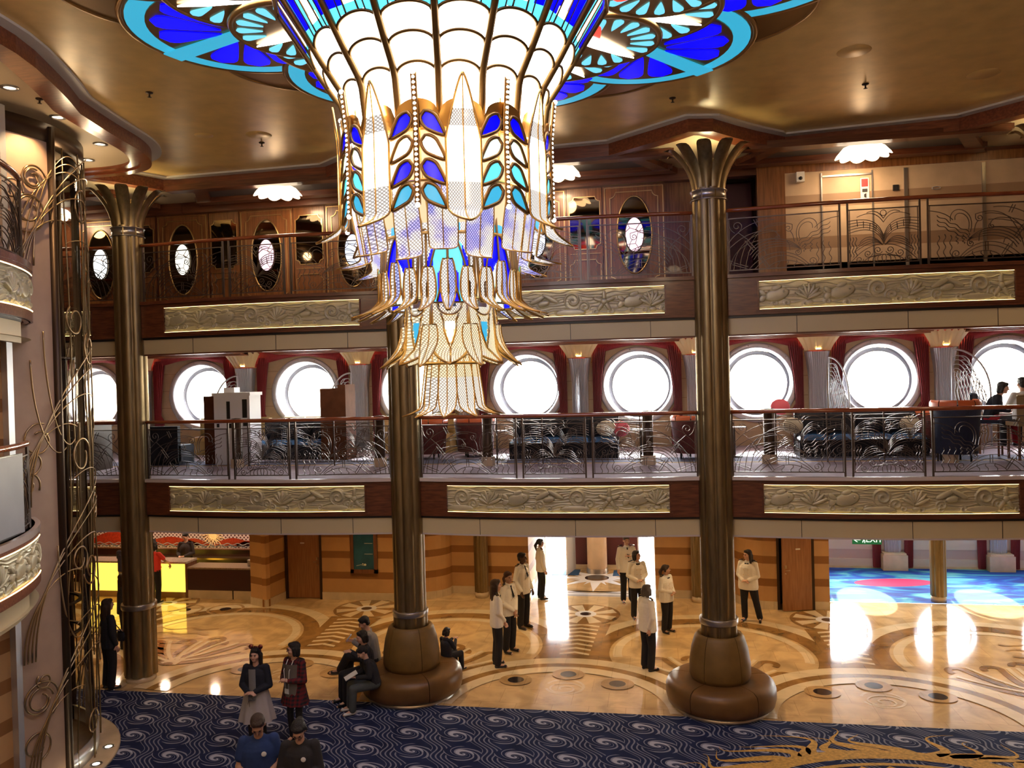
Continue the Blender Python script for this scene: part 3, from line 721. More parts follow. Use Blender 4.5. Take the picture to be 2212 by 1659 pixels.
for z,nm_ in ((Z4,'middle'),(Z5,'upper')):
    for i,bc in enumerate(BAY[:4]):
        lab='gold relief of waves and sea creatures, %s deck edge, %s'%(nm_,side[i]); y=13.99
        if k<2: o=make_relief(11+k); protos.append(o); o.location=(bc,y,z-.585); o['label']=lab; o['group']='relief panels along the deck edges'
        else: dup(protos[k%2],(bc,y,z-.585),label=lab)
        k+=1
# ------------------------------------------------------------------ bronze columns
def reeds(a,z): return 1+.10*abs(sin(a*5))-.05
def column(x,y,r,z0,z1,label,group,leaves=True,collar=8.54,lowband=1.45,stone=.12):
    o=thing('bronze_column',(x,y,0),label,'column',group); n=120
    fn=lambda a,z:.90+.16*abs(sin(a*4+.3))**.55
    m=MB()
    if lowband: m.lathe([(r*1.07,stone),(r*1.07,lowband)],(x,y,0),n,0,fn=fn); m.lathe([(r,lowband),(r,collar+.1)],(x,y,0),n,0,fn=fn)
    else: m.lathe([(r,stone),(r,z1)],(x,y,0),n,0,fn=fn)
    m.build('fluted_shaft',BRONZE,o)
    if stone:
        s=MB(); s.lathe([(0,0),(r*1.0,0),(r*1.0,stone),(0,stone)],(x,y,0),32); s.build('stone_base',STONE,o)
    if lowband:
        s=MB(); s.lathe([(r*1.0,lowband-.06),(r*1.16,lowband-.06),(r*1.18,lowband-.05),(r*1.18,lowband+.03),(r*1.16,lowband+.04),(r*.9,lowband+.04)],(x,y,0),48); s.build('steel_ring',STEEL,o)
    if leaves:
        s=MB(); s.lathe([(r*.98,collar-.10),(r*1.13,collar-.10),(r*1.13,collar-.085),(r*1.06,collar-.08),(r*1.06,collar+.05),(r*1.13,collar+.055),(r*1.13,collar+.07),(r*.9,collar+.07)],(x,y,0),48); s.build('collar',STEEL,o)
        for k in range(10):
            a=2*PI*k/10+.15; L=MB(); H=9.36-collar-.05; ca,sa=cos(a),sin(a)
            def pf(u,v):
                t=v; out=r*.84+.46*t**1.8 ; zz=collar+.05+H*(1-(1-t)**1.22)
                if t>.86: q=(t-.86)/.14; zz-=.07*q*q; out+=.03*q
                w=(.080+.038*sin(PI*t*.7))*(1 if t<.82 else math.sqrt(max(0,1-((t-.82)/.18)**2)))
                s_=(u-.5)*2; bul=.05*(1-s_*s_)*(1-.3*t)
                return (x+ca*(out+bul)-sa*s_*w, y+sa*(out+bul)+ca*s_*w, zz)
            L.grid(pf,10,20)
            def pb(u,v):
                p=pf(1-u,v); s_=(u-.5)*2
                return (p[0]-ca*(.07*(1-s_*s_)),p[1]-sa*(.07*(1-s_*s_)),p[2]-.0)
            L.grid(pb,10,20); L.build('palm_leaf',BRONZE,o)
    return o
nm=['far left','at the left, rising from a bare stone base','in the middle, its foot wrapped by a round leather bench','right of centre, its foot wrapped by a round leather bench','at the right edge, only its palm leaves in view']
for i in (1,2,3,4):
    column(COLX[i],YC,.27,0,9.2,'tall fluted bronze column '+nm[i],'tall atrium columns')
for x,y in ((-4.5,20.2),(.92,20.2),(6.5,20.65)):
    column(x,y,.17,0,2.85,'short fluted bronze column '+{-4.5:'left of the entrance by the banded wall',.92:'right of the entrance behind the tall column',6.5:'standing before the blue carpet'}[x],'lobby columns',leaves=False,lowband=0,stone=.14)
# slender posts on the middle deck
i=0
for bc,w_ in ((-7.12,'left bay'),(-1.74,'middle bay'),(3.64,'right bay')):
    for s in (-1,1):
        x=bc+s*1.57; o=thing('rail_post',(x,15.75,Z4),'slender bronze post with cream plinth, %s of the %s on the middle deck'%(('left','right')[s>0],w_),'post','slender posts on the middle deck')
        m=MB(); m.lathe([(.10,Z4+.18),(.10,Z4+1.03),(0,Z4+1.04)],(x,15.75,0),24,fn=lambda a,z:.92+.12*abs(sin(a*4))); m.build('shaft',BRONZE_D,o)
        m=MB(); m.lathe([(0,Z4),(.14,Z4),(.14,Z4+.18),(0,Z4+.18)],(x,15.75,0),8,smooth=False); m.build('plinth',STONE,o)
    for s in (-1,1):   # wall-side posts running down the bay ends
        pass
# ------------------------------------------------------------------ leather benches
def bench(x,y,label):
    o=thing('round_bench',(x,y,0),label,'bench','round leather benches around columns')
    m=MB(); m.lathe([(.80,0),(.80,.07),(.70,.07)],(0,0,0),48); m.build('kick_plate',STEEL,o,rel=False)
    for k in range(5):
        a0=2*PI*k/5+R(-90-36)+.008; a1=a0+2*PI/5-.016
        m=MB(); pr=[(.30,.07),(.82,.07),(.875,.10),(.90,.2),(.90,.34),(.87,.42),(.80,.465),(.68,.48),(.50,.475),(.30,.46)]
        m.lathe(pr,(0,0,0),14,a0=a0,a1=a1)
        for a in (a0,a1): m.add([(r*cos(a),r*sin(a),z) for r,z in pr],[tuple(range(len(pr)))],0)
        m.build('seat_cushion',LEATH,o,rel=False)
    for k in range(5):
        a0=2*PI*k/5+R(-90-36+2)+.01; a1=a0+2*PI/5-.02
        m=MB(); pr=[(.30,.46),(.47,.47),(.505,.55),(.50,.75),(.465,.98),(.41,1.16),(.37,1.22),(.335,1.22),(.31,1.16),(.30,1.0)]
        m.lathe(pr,(0,0,0),14,a0=a0,a1=a1)
        for a in (a0,a1): m.add([(r*cos(a),r*sin(a),z) for r,z in pr],[tuple(range(len(pr)))],0)
        m.build('back_cushion',LEATH2,o,rel=False)
    return o
bench(COLX[2],YC,'round leather bench at the foot of the middle column with people seated on it')
bench(COLX[3],YC,'empty round leather bench at the foot of the column right of centre')

# ------------------------------------------------------------------ railings with scrollwork
def spiral(cx,cy,r,a0,turns=1.5,dirn=1,n=22): return [(cx+r*(1-.82*i/n)*cos(R(a0)+dirn*turns*2*PI*i/n),cy+r*(1-.82*i/n)*sin(R(a0)+dirn*turns*2*PI*i/n)) for i in range(n+1)]
def wavy(x0,y0,x1,y1,am=.018,k=2.5,n=18):
    d=Vector((x1-x0,y1-y0)); nn=Vector((-d.y,d.x)).normalized(); return [tuple(Vector((x0,y0))+d*(i/n)+nn*am*sin(k*2*PI*i/n)) for i in range(n+1)]
def side_pattern(W,H):
    P=[]
    B=lambda a,b,c,d,n=14:[tuple(p) for p in bez((a[0],a[1],0),(b[0],b[1],0),(c[0],c[1],0),(d[0],d[1],0),n)]
    # low double arch ending in a scroll
    P.append(B((.33,0),(.6,.33),(1.0,.36),(1.28,.02))); P.append(B((.42,0),(.65,.26),(.98,.28),(1.24,.02))); P.append(B((.62,0),(.75,.16),(1.0,.16),(1.22,.01)))
    P.append([(1.28,.02)]+spiral(1.32,.085,.072,-110,1.5,1))
    # great arcs fanning from the post
    for k,(x0,hh) in enumerate(((.03,.50),(.09,.62),(.19,.72),(.27,.80))):
        P.append(B((x0,0),(x0+.02,hh*.62),(x0+.25,hh*1.02),(.78+.05*k,hh*.98),12) if k<3 else B((x0,0),(x0+.1,.55),(.55,.85),(1.02,.70),14))
    P.append(B((0,.44),(.12,.62),(.4,.84),(.75,.80))); P.append(B((0,.34),(.15,.5),(.35,.62),(.55,.62)))
    P.append([(1.02,.70)]+spiral(.96,.64,.06,10,1.4,-1)); P.append(spiral(.155,.73,.085,-60,1.3,1)); P.append(B((0,.86),(.05,.75),(.02,.68),(.12,.62),8))
    # mid feather arcs
    for k in range(4): P.append(B((.32+.03*k,.28-.04*k),(.55,.58-.05*k),(.95,.52-.05*k),(1.14,.30),12))
    P.append([(1.14,.30)]+spiral(1.10,.245,.055,30,1.4,-1)); P.append(B((.55,.62),(.70,.66),(.82,.60),(.80,.50),8)+[]); P.append(spiral(.78,.50,.05,60,1.3,-1))
    # hoop with steps
    P.append(B((1.10,.42),(.98,.82),(1.44,.90),(1.40,.60))); P.append(B((1.13,.46),(1.05,.74),(1.36,.80),(1.33,.62)))
    for k in range(3): P.append(wavy(1.12+.02*k,.42-.05*k,1.60,.70-.07*k,.014,3))
    P.append(B((1.36,.62),(1.45,.72),(1.55,.76),(W,.78),8))
    # radial struts
    for (a,b) in (((.07,.10),(.30,.02)),((.09,.13),(.32,.05)),((.02,.17),(.08,.15)),((.02,.12),(.07,.12)),((.50,.20),(.62,.02)),((.53,.22),(.65,.04)),((.84,.26),(.84,.13)),((.88,.26),(.88,.13)),((.28,.48),(.42,.30)),((.32,.50),(.45,.33)),((.18,.62),(.32,.50)),((.42,.82),(.48,.70)),((.46,.83),(.52,.71))): P.append([a,b])
    # rippling uprights
    for k in range(6): P.append(wavy(1.10+.10*k,0 if k>2 else .24,1.13+.09*k,.40-.02*(k%2),.017,2.5))
    for x in (.78,.92,1.05): P.append(wavy(x,0,x+.02,.12,.016,1))
    for a,b in (((.45,.25),(.50,.17)),((.55,.32),(.62,.24)),((.93,.44),(.99,.28)),((.98,.60),(1.06,.42))): P.append(wavy(*a,*b,.012,.7,8))
    return P
def centre_pattern(W,H):
    P=[]; c=W/2
    B=lambda a,b,e,d,n=12:[tuple(p) for p in bez((a[0],a[1],0),(b[0],b[1],0),(e[0],e[1],0),(d[0],d[1],0),n)]
    for s in (-1,1):
        f=lambda pts:[(c+s*q[0],q[1]) for q in pts]
        for k in range(5): P.append(f(B((.0,.30+.03*k),(.08,.55+.04*k),(.28,.66+.035*k-.08),(W/2,.60+.05*k-.12))))
        P.append(f(B((0,.70),(.06,.80),(.14,.86),(.25,.80)))); P.append(f(B((0,.64),(.1,.80),(.2,.83),(.40,.74))))
        for k in range(4): P.append(f(B((.02,.28),(.12,.44-.02*k),(.26,.46-.05*k),(.36+.03*k,.33-.05*k))))
        P.append(f(B((0,.30),(.2,.29),(.36,.2),(W/2-.02,0))))
        P.append(f(spiral(.09,.20,.068,200,1.5,1))); P.append(f(spiral(.24,.15,.066,180,1.5,1))); P.append(f(spiral(.37,.06,.06,170,1.5,1)))
        for k in range(4): P.append(f(B((.02+.07*k,0),(.03+.08*k,.08),(.05+.05*k,.11),(.0+.04*k,.13-.01*k),6)))
        for k in range(3): P.append(f(wavy(.42+.045*k,.10,.42+.045*k,.42,.014,2.5)))
        for k in range(4): P.append(f([(.12+.09*k,.50+.03*k),(.10+.10*k,.60+.035*k)]))
    P.append(arc(c,.79,.045,0,360,14)); P.append(arc(c,-.02,.32,20,160,14,ry=.15))
    return P
def railing(label):
    o=thing('balcony_railing',(0,0,0),label,'railing','scrollwork balcony railings')
    H=.86; zb=.07
    P=[(-2.40,-.74,1),(-.62,.50-.0,0),(.62,2.40,2)]
    P=[(-2.40,-.66,0),(-.54,.54,1),(.66,2.40,2)]
    cy=lambda x:-.22*max(0,cos(PI*x/5.6))
    m=MB(); m.tube([(x,cy(x),1.07) for x in [-2.42+4.84*i/20 for i in range(21)]],.034,10); m.build('handrail',RAILW,o,rel=False)
    for x in (-2.40,-.66,-.54,.54,.66,2.40): m=MB(); m.box((x,cy(x),.525),(.028,.028,1.05)); m.build('post',STEEL_R,o,rel=False)
    for (xa,xb,k) in P:
        W=xb-xa; fr=MB(); sc_=MB(); ya,yb=cy(xa),cy(xb)
        def T(p): t=p[0]/W; return (xa+p[0],ya+(yb-ya)*t,zb+p[1])
        for z in (0,H): fr.tube([T((0,z)),T((W,z))],.012,4)
        for x in (.03,W-.03): fr.tube([T((x,0)),T((x,H))],.008,4)
        pts=centre_pattern(W,H) if k==1 else side_pattern(1.74,H)
        for q in pts:
            q=[((W-p[0]*W/1.74) if k==2 else (p[0]*W/1.74 if k==0 else p[0]),p[1]) for p in q]
            q=[(min(max(p[0],0),W),min(max(p[1],0),H)) for p in q]
            sc_.tube([T(p) for p in q],.0068,4,cap=False)
        f=fr.build('grille_frame',STEEL_R,o,rel=False); sc_.build('scrollwork',STEEL_R,f,rel=False)
        g=MB(); n_=1; g.add([(xa+.03,ya+.03,zb),(xb-.03,yb+.03,zb),(xb-.03,yb+.03,zb+H),(xa+.03,ya+.03,zb+H)],[(0,1,2,3)]); g.build('glass_pane',GLASS_T,o,rel=False)
    return o
STEEL_R=mat('gunmetal rail',(.12,.095,.08),.36,.85)
r0=railing('x'); k=0
for z,nm_ in ((Z4,'middle'),(Z5,'upper')):
    for i,bc in enumerate(BAY[:4]):
        lab='scrollwork railing with wood handrail on the %s deck, %s'%(nm_,side[i])
        if k==0: r0.location=(bc,13.99,z); r0['label']=lab
        else: dup(r0,(bc,13.99,z),label=lab)
        k+=1
# inner railing between the slender posts
def inner_rail(bc,w_):
    o=thing('inner_railing',(bc,15.95,Z4),'low inner railing with dark wood rail in the %s of the middle deck'%w_,'railing','inner railings'); W=1.42
    m=MB(); m.tube([(-W,0,.98),(W,0,.98)],.03,8); m.build('handrail',RAILW,o,rel=False)
    for x in (-W,-.5,.5,W): m=MB(); m.box((x,0,.49),(.025,.025,.98)); m.build('post',STEEL_R,o,rel=False)
    m=MB()
    m.tube([(-W,0,.88),(W,0,.88)],.01,4); m.tube([(-W,0,.08),(W,0,.08)],.01,4)
    for x0 in (-1.42,-.5,.5):
        for q in centre_pattern(.92,.8): m.tube([(x0+min(max(p[0],0),.92),0,.08+min(p[1],.8)) for p in q],.0065,4,cap=False)
    m.build('scrollwork',STEEL_R,o,rel=False)
for bc,w_ in ((-7.12,'left bay'),(-1.74,'middle bay'),(3.64,'right bay')): inner_rail(bc,w_)

# ------------------------------------------------------------------ middle-deck furniture
ORANGE=mat('burnt orange leather',(.62,.13,.035),.4,var=.1); OXB=mat('oxblood fabric',(.10,.018,.014),.7,var=.3,scale=30); NAVY=mat('navy fabric',(.012,.018,.045),.7,var=.3,scale=30)
OCHRE=mat('ochre fabric',(.42,.29,.10),.7); BLUEL=mat('glossy blue leather',(.03,.10,.22),.2,coat=.6); PINK=mat('coral pink cushion',(.75,.12,.15),.6)
def armchair(x,y,rz,label,col_in,col_out,ch=5):
    o=thing('tub_armchair',(x,y,Z4),label,'armchair','tub armchairs on the middle deck',rz=rz)
    m=MB(); m.lathe([(.40,.12),(.42,.45),(.47,.78),(.44,.82),(.40,.78),(.36,.42)],(0,0,0),28,a0=R(-25),a1=R(205)); m.build('back_shell',col_out,o,rel=False)
    for k in range(ch):
        a0=R(-18+216/ch*k); a1=R(-18+216/ch*(k+1)-3); m=MB(); m.lathe([(.38,.40),(.33,.42),(.34,.62),(.40,.84),(.44,.88),(.47,.84),(.47,.78)],(0,0,0),5,a0=a0,a1=a1); m.build('back_cushion',col_in,o,rel=False)
    m=MB(); m.lathe([(0,.12),(.36,.12),(.40,.2),(.40,.38),(.36,.43),(0,.44)],(0,0,0),28); m.build('seat',col_out,o,rel=False)
    for a in (45,135,225,315): m=MB(); m.cyl((.28*cos(R(a)),.28*sin(R(a)),0),(.28*cos(R(a)),.28*sin(R(a)),.13),.02,n=8); m.build('leg',DARK,o,rel=False)
    return o
armchair(-5.0,17.3,R(180),'oxblood tub armchair left of the middle bay behind the railing',ORANGE,OXB)
armchair(-4.0,17.7,R(200),'orange ribbed tub armchair below the chandelier tip',ORANGE,OXB)
armchair(.75,16.9,R(150),'dark tub armchair with orange inside behind the tall column',ORANGE,OXB)
ac=armchair(5.35,15.9,R(190),'navy tub armchair with orange ribbed back near the right edge',ORANGE,NAVY); ac.scale=(.9,.9,1.28)
armchair(5.55,17.5,R(150),'orange tub armchair just behind the right bay post',ORANGE,OXB)
def sofa(x,y,W,rz,label,cm,seat,nb=4):
    o=thing('banquette',(x,y,Z4),label,'sofa','banquettes on the middle deck',rz=rz)
    m=MB(); m.bbox((-W/2,-.35,.0),(W/2,.35,.34)); m.build('base',cm,o,rel=False)
    for k in range(nb):
        xa=-W/2+W*k/nb; m=MB(); m.grid(lambda u,v:(xa+.01+(W/nb-.02)*u,-.37+.62*v,.34+.11*(1-abs(2*u-1)**8)*(1-abs(2*v-1)**8)),12,8); m.build('seat_cushion',seat,o,rel=False)
        m=MB(); m.grid(lambda u,v:(xa+.01+(W/nb-.02)*u,.22-.10*(1-abs(2*u-1)**8)*(1-abs(2*v-1)**6),.42+.46*v),12,8); m.grid(lambda u,v:(xa+(W/nb)*u,.22+.16*v,.88+.02*sin(PI*v)),6,4); m.build('back_cushion',cm,o,rel=False)
    m=MB(); m.bbox((-W/2,.20,.1),(W/2,.38,.87)); m.build('back',cm,o,rel=False)
    return o
sofa(-1.95,17.3,2.3,0,'long black banquette with glossy blue seat in the middle bay',BLACK,BLUEL)
sofa(4.0,17.2,2.4,0,'long black banquette with glossy blue seat in the right bay',BLACK,BLUEL)
sofa(-8.3,17.6,1.6,0,'long black banquette with glossy blue seat in the left bay',BLACK,BLUEL)
sofa(-10.6,18.9,1.9,0,'ochre curved banquette under the left porthole',OCHRE,OCHRE,3)
sofa(-8.4,18.9,1.7,0,'ochre banquette under the porthole right of the kiosk',OCHRE,OCHRE,3)
sofa(-5.6,18.9,1.6,0,'ochre banquette behind the middle column',OCHRE,OCHRE,3)
def cushion(x,y,z,m_,label):
    b=MB(); b.ball((0,0,0),.2,14,sc=(1,.45,.85)); o=b.build('throw_cushion',m_); o.location=(x,y,z); o.rotation_euler=(R(-15),0,0); tag(o,label,'cushion','throw cushions')
cushion(-1.05,17.05,Z4+.62,mat('cream fabric',(.6,.52,.36),.8),'cream round cushion on the right end of the middle black banquette')
cushion(-.75,17.12,Z4+.6,PINK,'pink cushion at the right end of the middle black banquette')
cushion(2.7,17.0,Z4+.62,mat('cream fabric',(.6,.52,.36),.8),'cream cushion on the left end of the right black banquette')
cushion(2.55,17.6,Z4+.98,PINK,'pink cushion standing behind the right black banquette')
cushion(4.9,17.0,Z4+.62,mat('cream fabric',(.6,.52,.36),.8),'cream cushion on the right end of the right black banquette')
def side_table(x,y,label,h=.62,r=.24,top=None):
    o=thing('side_table',(x,y,Z4),label,'table','small round tables on the middle deck')
    m=MB(); m.lathe([(0,h-.02),(r,h-.02),(r,h),(0,h)],(0,0,0),28); m.build('table_top',top or mat('polished table top',(.75,.72,.7),.05,.4),o,rel=False)
    m=MB(); m.lathe([(.025,.03),(.02,h-.02)],(0,0,0),10); m.build('stem',DARK,o,rel=False)
    m=MB(); m.lathe([(0,0),(.17,0),(.16,.02),(.03,.04)],(0,0,0),20); m.build('foot',DARK,o,rel=False)
side_table(-.32,16.75,'round pedestal table right of the middle banquette')
side_table(1.55,17.0,'round pedestal table with white top right of the tall column')
side_table(-3.35,16.9,'round pedestal table left of the middle banquette')
side_table(-5.75,17.0,'round pedestal table left of the middle column')
# dark upright cabinet and chairs on the left
o=thing('club_chair',(-10.75,16.6,Z4),'square black club chair in the left bay','armchair')
m=MB(); m.bbox((-.36,-.3,.0),(.36,.3,.42)); m.build('seat',BLACK,o,rel=False)
m=MB(); m.grid(lambda u,v:(-.36+.72*u,-.34-.05*sin(PI*u),.08+.78*v),10,8); m.bbox((-.36,-.33,.08),(.36,-.22,.86)); m.build('backrest',BLACK,o,rel=False)
CABW=mat('matt brown cabinet wood',(.11,.04,.018),.85,var=.2,spec=.1)
# white kiosk cabinet
o=thing('display_kiosk',(-8.87,16.5,Z4),'white display kiosk with dark square openings left of centre on the middle deck','kiosk')
m=MB(); m.bbox((-.62,-.25,0),(.22,.25,1.55)); m.build('cabinet',mat('white kiosk paint',(.93,.95,.97),.6),o,rel=False)
m=MB(); m.bbox((-.65,-.28,1.5),(.25,.28,1.57)); m.bbox((-.45,-.12,1.57),(-.2,.12,1.68)); m.build('top_ledge',mat('white kiosk paint',(.93,.95,.97),.6),o,rel=False)
m=MB()
for (a,b,c,d) in ((-.32,1.0,-.24,1.38),(.05,1.02,.16,1.42),(-.56,.82,-.5,.9),(-.28,.8,-.2,.9),(-.14,.82,-.06,.9),(.06,.84,.16,.92)): m.bbox((a,-.256,b),(c,-.25,d))
m.build('openings',DARK,o,rel=False)
m=MB(); m.bbox((-.95,-.1,0),(-.64,.3,1.5)); tag(m.build('wood_cabinet',CABW),'dark wood cabinet directly left of the white kiosk','cabinet').location=(-8.87,16.5,Z4)
m=MB(); m.bbox((-.3,-.3,0),(.3,.3,1.6)); m.bbox((.12,-.3,1.6),(.3,.3,1.68)); tag(m.build('wood_cabinet',CABW),'dark wood cabinet in front of the porthole left of the middle column','cabinet').location=(-7.1,17.4,Z4)
# counter on the far left
o=thing('bar_counter',(-12.4,15.5,Z4),'dark carved counter with curled scrolls at the far left of the middle deck','counter')
m=MB(); m.bbox((-.9,-.3,0),(.75,.3,1.0)); m.build('body',mat('carved grey wood',(.16,.12,.09),.5),o,rel=False)
m=MB(); m.bbox((-.95,-.36,1.0),(.8,.36,1.06)); m.build('counter_top',RAILW,o,rel=False)
m=MB()
for x in (-.45,.2): m.tube([(x+p[0],-.32,.55+p[1]) for p in spiral(0,0,.24,200,1.6)],.02,6)
m.build('scroll_ornament',mat('pale carved scroll',(.36,.31,.24),.5),o,rel=False)
# ------------------------------------------------------------------ upper deck wall
WOODP=wood('amber cabinet wood',(.16,.055,.014),(.30,.115,.035),.3,axis=(14,14,1),coat=.5)
YW=16.0; ZT=9.30
w=MB(); w.bbox((-15.3,YW,Z5),(1.1,YW+.15,ZT+.2),0); w.bbox((1.9,YW+1.2,Z5),(11.8,YW+1.3,ZT+.2),0)
w.bbox((1.0,YW,Z5),(1.15,YW+1.3,ZT+.2),0); struct('wall_upper',w,[MAHOG_V],'dark wood wall at the back of the upper deck')
def outline(W,H,c=.11):  # rectangle with scooped corners
    pts=[]
    for (sx,sz,a0) in ((1,1,270),(-1,1,360),(-1,-1,90),(1,-1,180)):
        cx,cz=sx*W/2,sz*H/2
        rng=range(0,91,15)
        for a in rng:
            t={(1,1):270-a,(-1,1):360-a,(-1,-1):90-a,(1,-1):180-a}[(sx,sz)]
            pts.append((cx+c*cos(R(t)),cz+c*sin(R(t))))
    return pts
PANG=mat('gold picture line',(.62,.42,.18),.3,.9)
def oval(a,b,n=36): return [(a*cos(2*PI*i/n),b*sin(2*PI*i/n)) for i in range(n)]
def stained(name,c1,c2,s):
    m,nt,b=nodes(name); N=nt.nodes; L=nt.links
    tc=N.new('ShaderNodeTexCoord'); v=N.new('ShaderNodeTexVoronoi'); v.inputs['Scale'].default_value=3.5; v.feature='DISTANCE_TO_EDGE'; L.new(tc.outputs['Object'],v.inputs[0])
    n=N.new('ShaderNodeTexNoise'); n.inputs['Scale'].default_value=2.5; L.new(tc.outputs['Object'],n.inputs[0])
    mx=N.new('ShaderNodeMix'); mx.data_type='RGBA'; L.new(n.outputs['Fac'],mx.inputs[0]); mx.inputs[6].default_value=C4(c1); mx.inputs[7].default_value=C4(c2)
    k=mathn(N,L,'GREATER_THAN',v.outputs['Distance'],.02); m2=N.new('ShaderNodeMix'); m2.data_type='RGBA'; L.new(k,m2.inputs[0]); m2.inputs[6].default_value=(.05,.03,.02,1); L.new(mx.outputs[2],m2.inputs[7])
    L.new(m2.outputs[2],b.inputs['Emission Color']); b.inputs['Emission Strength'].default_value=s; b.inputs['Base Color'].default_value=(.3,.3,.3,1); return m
ST=[stained('rose window reflection',(1,.35,.55),(1,.9,.95),1.6),stained('clear window reflection',(1,.95,.85),(.9,1,1),1.8),stained('blue window reflection',(.35,.6,1),(1,.98,.95),1.6),stained('amber window reflection',(1,.9,.6),(1,1,.95),1.6)]  # mirror reflections of the windows opposite, painted as glowing colour
def oval_panel(x,gl,label):
    o=thing('oval_mirror_panel',(x,YW-.02,8.30),label,'wall panel','wood panels with oval mirrors')
    m=MB(); m.bbox((-.60,-.02,-1.08),(.60,.02,.98)); m.build('panel_board',WOODP,o,rel=False)
    f=MB(); 
    f.tube([(-.56,-.03,-1.05),(-.56,-.03,.93),(.56,-.03,.93),(.56,-.03,-1.05)],.013,4)
    f.tube([(p[0],-.03,p[1]-.04) for p in outline(.92,1.76)],.010,4,closed=True); f.tube([(p[0],-.035,p[1]) for p in oval(.335,.75)],.016,6,closed=True); f.build('gold_moulding',PANG,o,rel=False)
    g=MB(); g.add([(p[0],-.026,p[1]) for p in oval(.33,.745)],[tuple(range(36))]); g.build('oval_mirror',MIRROR,o,rel=False)
    g=MB(); g.prism([(p[0],p[1]) for p in oval(.175,.33)],0,.02); g.v=[(p[0],-.03-p[2],p[1]) for p in g.v]; q=g.build('oval_reflection',gl,o,rel=False)  # glowing oval set on the mirror stands in for a reflected window
    f=MB(); f.tube([(p[0],-.05,p[1]) for p in oval(.18,.335)],.010,5,closed=True); f.build('reflection_rim',BRONZE_D,q,rel=False)
def rect_panel(x,label,art=None):
    o=thing('mirror_panel',(x,YW-.02,8.30),label,'wall panel','wood panels with square mirrors')
    m=MB(); m.bbox((-.34,-.02,-1.08),(.34,.02,.96)); m.build('panel_board',WOODP,o,rel=False)
    a=[(p[0],p[1]+.28) for p in outline(.60,1.02,.09)]; b=[(p[0],p[1]-.70) for p in outline(.60,.52,.09)]
    f=MB(); f.tube([(p[0],-.03,p[1]) for p in a],.011,4,closed=True); f.tube([(p[0],-.03,p[1]) for p in b],.009,4,closed=True)
    f.tube([(-.30,-.03,-.32),(.30,-.03,-.32)],.006,4); f.build('gold_moulding',PANG,o,rel=False)
    g=MB(); g.add([(p[0],-.026,p[1]) for p in a],[tuple(range(len(a)))]); g.build('square_mirror',MIRROR,o,rel=False)
OX=[-11.9,-9.93,-8.0,-6.08,-4.15,-2.25,-.33]
lab=['at the far left, between cage and column','second from the left','third from the left','left of the chandelier','hidden behind the chandelier','just right of the chandelier','with rose reflection, farthest right']
for i,x in enumerate(OX): oval_panel(x,ST[(1,3,0,2,1,2,0)[i]],'amber panel with oval mirror and painted reflection, '+lab[i])
for i,x in enumerate([(OX[k]+OX[k+1])/2 for k in range(6)]): rect_panel(x,'amber wood panel with scoop-cornered mirror, '+('far left','second from left','left of the chandelier','behind the chandelier','behind the chandelier, right part','right of the chandelier')[i])
# right-hand part: tan panels
w=MB(); YR=15.75
w.bbox((1.35,YW+.6,Z5),(1.95,YW+.7,ZT),2)
w.bbox((2.1,YR,Z5),(11.7,YR+.12,Z5+.35),1)
for (z0,z1,mi) in ((Z5,Z5+.62,0),(Z5+.62,Z5+.84,1),(Z5+.84,Z5+1.38,0),(Z5+1.38,Z5+1.62,1),(Z5+1.62,ZT,0)): w.bbox((2.1,YR,z0),(11.7,YR+.12,z1),mi)
w.bbox((1.95,YR-.06,Z5),(2.45,YR+.12,ZT+.1),3); w.bbox((2.1,YR-.02,ZT-.06),(11.7,YR,ZT+.1),3)
struct('wall_right',w,[BEIGE,BEIGE_D,mat('plum door',(.12,.03,.05),.4),WOODP],'tan panelled wall of the upper deck at the right')
m=MB()
for x in (3.1,3.98,4.55,5.85): m.bbox((x-.012 if x<4.5 else x-.03,YR-.03,Z5),(x+.012 if x<4.5 else x+.03,YR,ZT-.1))
m.bbox((3.1,YR-.03,9.12),(3.98,YR-.01,9.15)); struct('trim_20',m,STEEL,'bright metal strips framing a flush door in the tan wall')
m=MB(); m.bbox((3.77,YR-.035,8.66),(3.92,YR-.03,9.06),0)
m.bbox((3.79,YR-.04,8.9),(3.90,YR-.036,9.04),1); m.add([(3.80,YR-.04,8.86),(3.80,YR-.04,8.80),(3.89,YR-.04,8.86),(3.89,YR-.04,8.80)],[(0,1,3,2)],2); m.add([(3.83,YR-.04,8.76),(3.87,YR-.04,8.78),(3.87,YR-.04,8.69),(3.83,YR-.04,8.71)],[(0,1,2,3)],2)
tag(m.build('safety_sign',[WHITE,mat('sign red',(.4,.04,.04),.5),mat('sign black',(.03,.03,.03),.5)]),'white safety sign strip on the tan upper-deck wall','sign')
m=MB(); m.bbox((4.33,YR-.03,8.80),(4.43,YR,8.90)); tag(m.build('wall_switch',DARK),'small dark switch plate on the tan wall','switch')
m=MB(); m.tube([(5.06+p[0],YR-.015,8.80+p[1]) for p in oval(.07,.026,16)],.006,5,closed=True); tag(m.build('door_plate',STEEL_L),'small oval plate on the tan wall','plate')
o=thing('security_camera',(2.72,YR-.02,9.14),'small white camera box high on the tan wall','camera')
m=MB(); m.bbox((-.07,-.1,-.09),(.07,0,.09)); m.build('housing',WHITE,o,rel=False); m=MB(); m.ball((0,-.1,-.03),.035,12); m.build('lens',DARK,o,rel=False)

